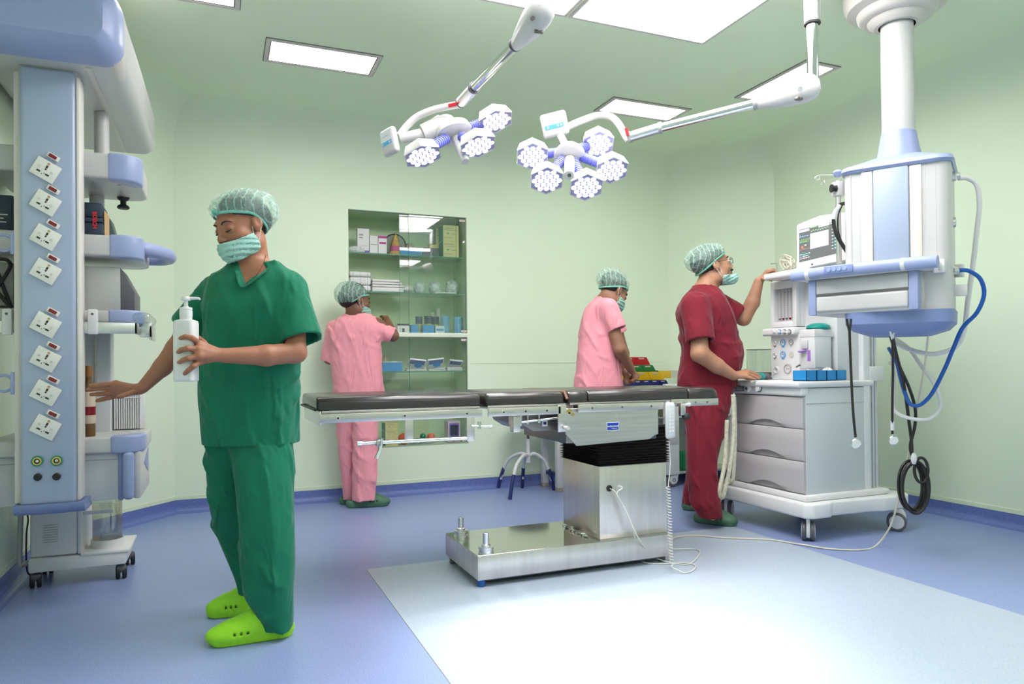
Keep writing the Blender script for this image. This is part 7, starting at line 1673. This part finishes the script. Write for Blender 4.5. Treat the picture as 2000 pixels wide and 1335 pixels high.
B_ = Person('woman in pink scrubs bending over the coloured bins behind the operating table', 1180, 960, 4.66, None); P = B_.P
SKP = SK('skin_medium_brown', (.30, .15, .09))
hd = Head(P(1198, 569, .0), (.74, .42, -.50), (.0, 0, 1), 1.0)
tor = [(800, 1122, 1215, .0, .12), (750, 1121, 1216, .0, .12), (700, 1127, 1214, .0, .115), (660, 1129, 1208, 0, .115), (630, 1133, 1206, 0, .115), (610, 1138, 1206, .0, .12), (597, 1145, 1202, .0, .11), (586, 1156, 1196, .0, .085), (578, 1166, 1192, .0, .06)]
F = Field([P(1105, 900, 0)[0], -.34, 0], [P(1265, 900, 0)[0], .40, 1.62], hm); trw = B_.rows(tor)
F.u(vloft(trw, off=-.020), k=.02); hd.build(F); neck0 = hd.pt(0, -.03, -.055); F.u(cone(neck0, P(1180, 588, .0), .048, .054), k=.02)
for dd, xo in ((-.07, 0), (.08, 8)): F.u(cone(P(1165+xo, 800, dd), P(1165+xo, 890, dd), .075, .05), cone(P(1165+xo, 890, dd), P(1165+xo, 960, dd), .05, .035), cone(P(1168+xo, 978, dd), P(1200+xo, 978, dd), .03, .028), k=.03)
F.u(cone(P(1188, 606, -.10), P(1210, 682, -.13), .044, .039), k=.02); F.u(cone(P(1210, 682, -.13), P(1233, 722, -.03), .040, .026), k=.015)
k7 = [P(1246, 733, .02), P(1244, 736, -.0), P(1241, 739, -.02)]
hand(F, P(1233, 722, -.03), k7, [[k7[0], P(1242, 742, .05), P(1238, 744, .06)], [k7[1], P(1240, 744, .02), P(1236, 745, .04)], [k7[2], P(1237, 745, .0), P(1233, 745, .02)], [P(1238, 728, .0), P(1234, 736, .03), P(1231, 740, .05)], [k7[2], P(1236, 743, -.02), P(1233, 742, -.01)]], r=.0098)
F.u(cone(P(1194, 606, .10), P(1218, 690, .12), .042, .037), cone(P(1218, 690, .12), P(1222, 728, .05), .037, .026), k=.015)
k8 = [P(1226, 738, .04), P(1224, 741, .03), P(1221, 743, .02)]
hand(F, P(1222, 728, .05), k8, [[k8[0], P(1232, 741, .05), P(1236, 742, .06)], [k8[1], P(1230, 744, .03), P(1234, 745, .04)], [k8[2], P(1227, 746, .02), P(1231, 747, .03)], [P(1226, 730, .06), P(1231, 734, .07), P(1235, 736, .07)], [k8[2], P(1224, 748, .01), P(1228, 749, .02)]], r=.0095)
F.mesh('body', SKP, B_.o, smooth=1)
sleeves = [(P(1188, 602, -.10), P(1206, 643, -.125), .068, .056), (P(1192, 602, .10), P(1208, 650, .12), .060, .056)]
hemz = P(1170, 800, 0)[2]
tunic(B_, trw, sleeves, lambda X, Y: hemz+0*X, [cone(neck0, P(1180, 588, 0), .054, .060)], PNK, .006, 21, lo=P(1100, 815, 0)*[1, 0, 1]+[0, -.30, 0], hi=P(1240, 560, 0)*[1, 0, 1]+[0, .30, 0], amp=.007)
trousers(B_, [[(970, 1150, 1190, -.07, .07), (880, 1142, 1195, -.07, .08), (780, 1125, 1212, -.03, .11)], [(970, 1158, 1198, .08, .07), (880, 1150, 1203, .08, .08), (780, 1130, 1214, .03, .11)]], PNK, .007, 23, P(1100, 1000, 0)*[1, 0, 0]+[0, -.24, .02], P(1230, 770, 0)*[1, 0, 1]+[0, .26, 0])
for dd, xo in ((-.07, 0), (.08, 8)):
    a = P(1158+xo, 982, dd); a[2] = 0; b = P(1214+xo, 982, dd); b[2] = 0; clog(B_, b, a, CL, w=.05, h=.006)
headgear(B_, hd, .005, cc=(0, -.030, .045), cr=(.098, .118, .090), front=(.026, .34), back=.6, mask=(-.040, -.112, .012, .0), seed=11., knot=False)
face(B_, hd)
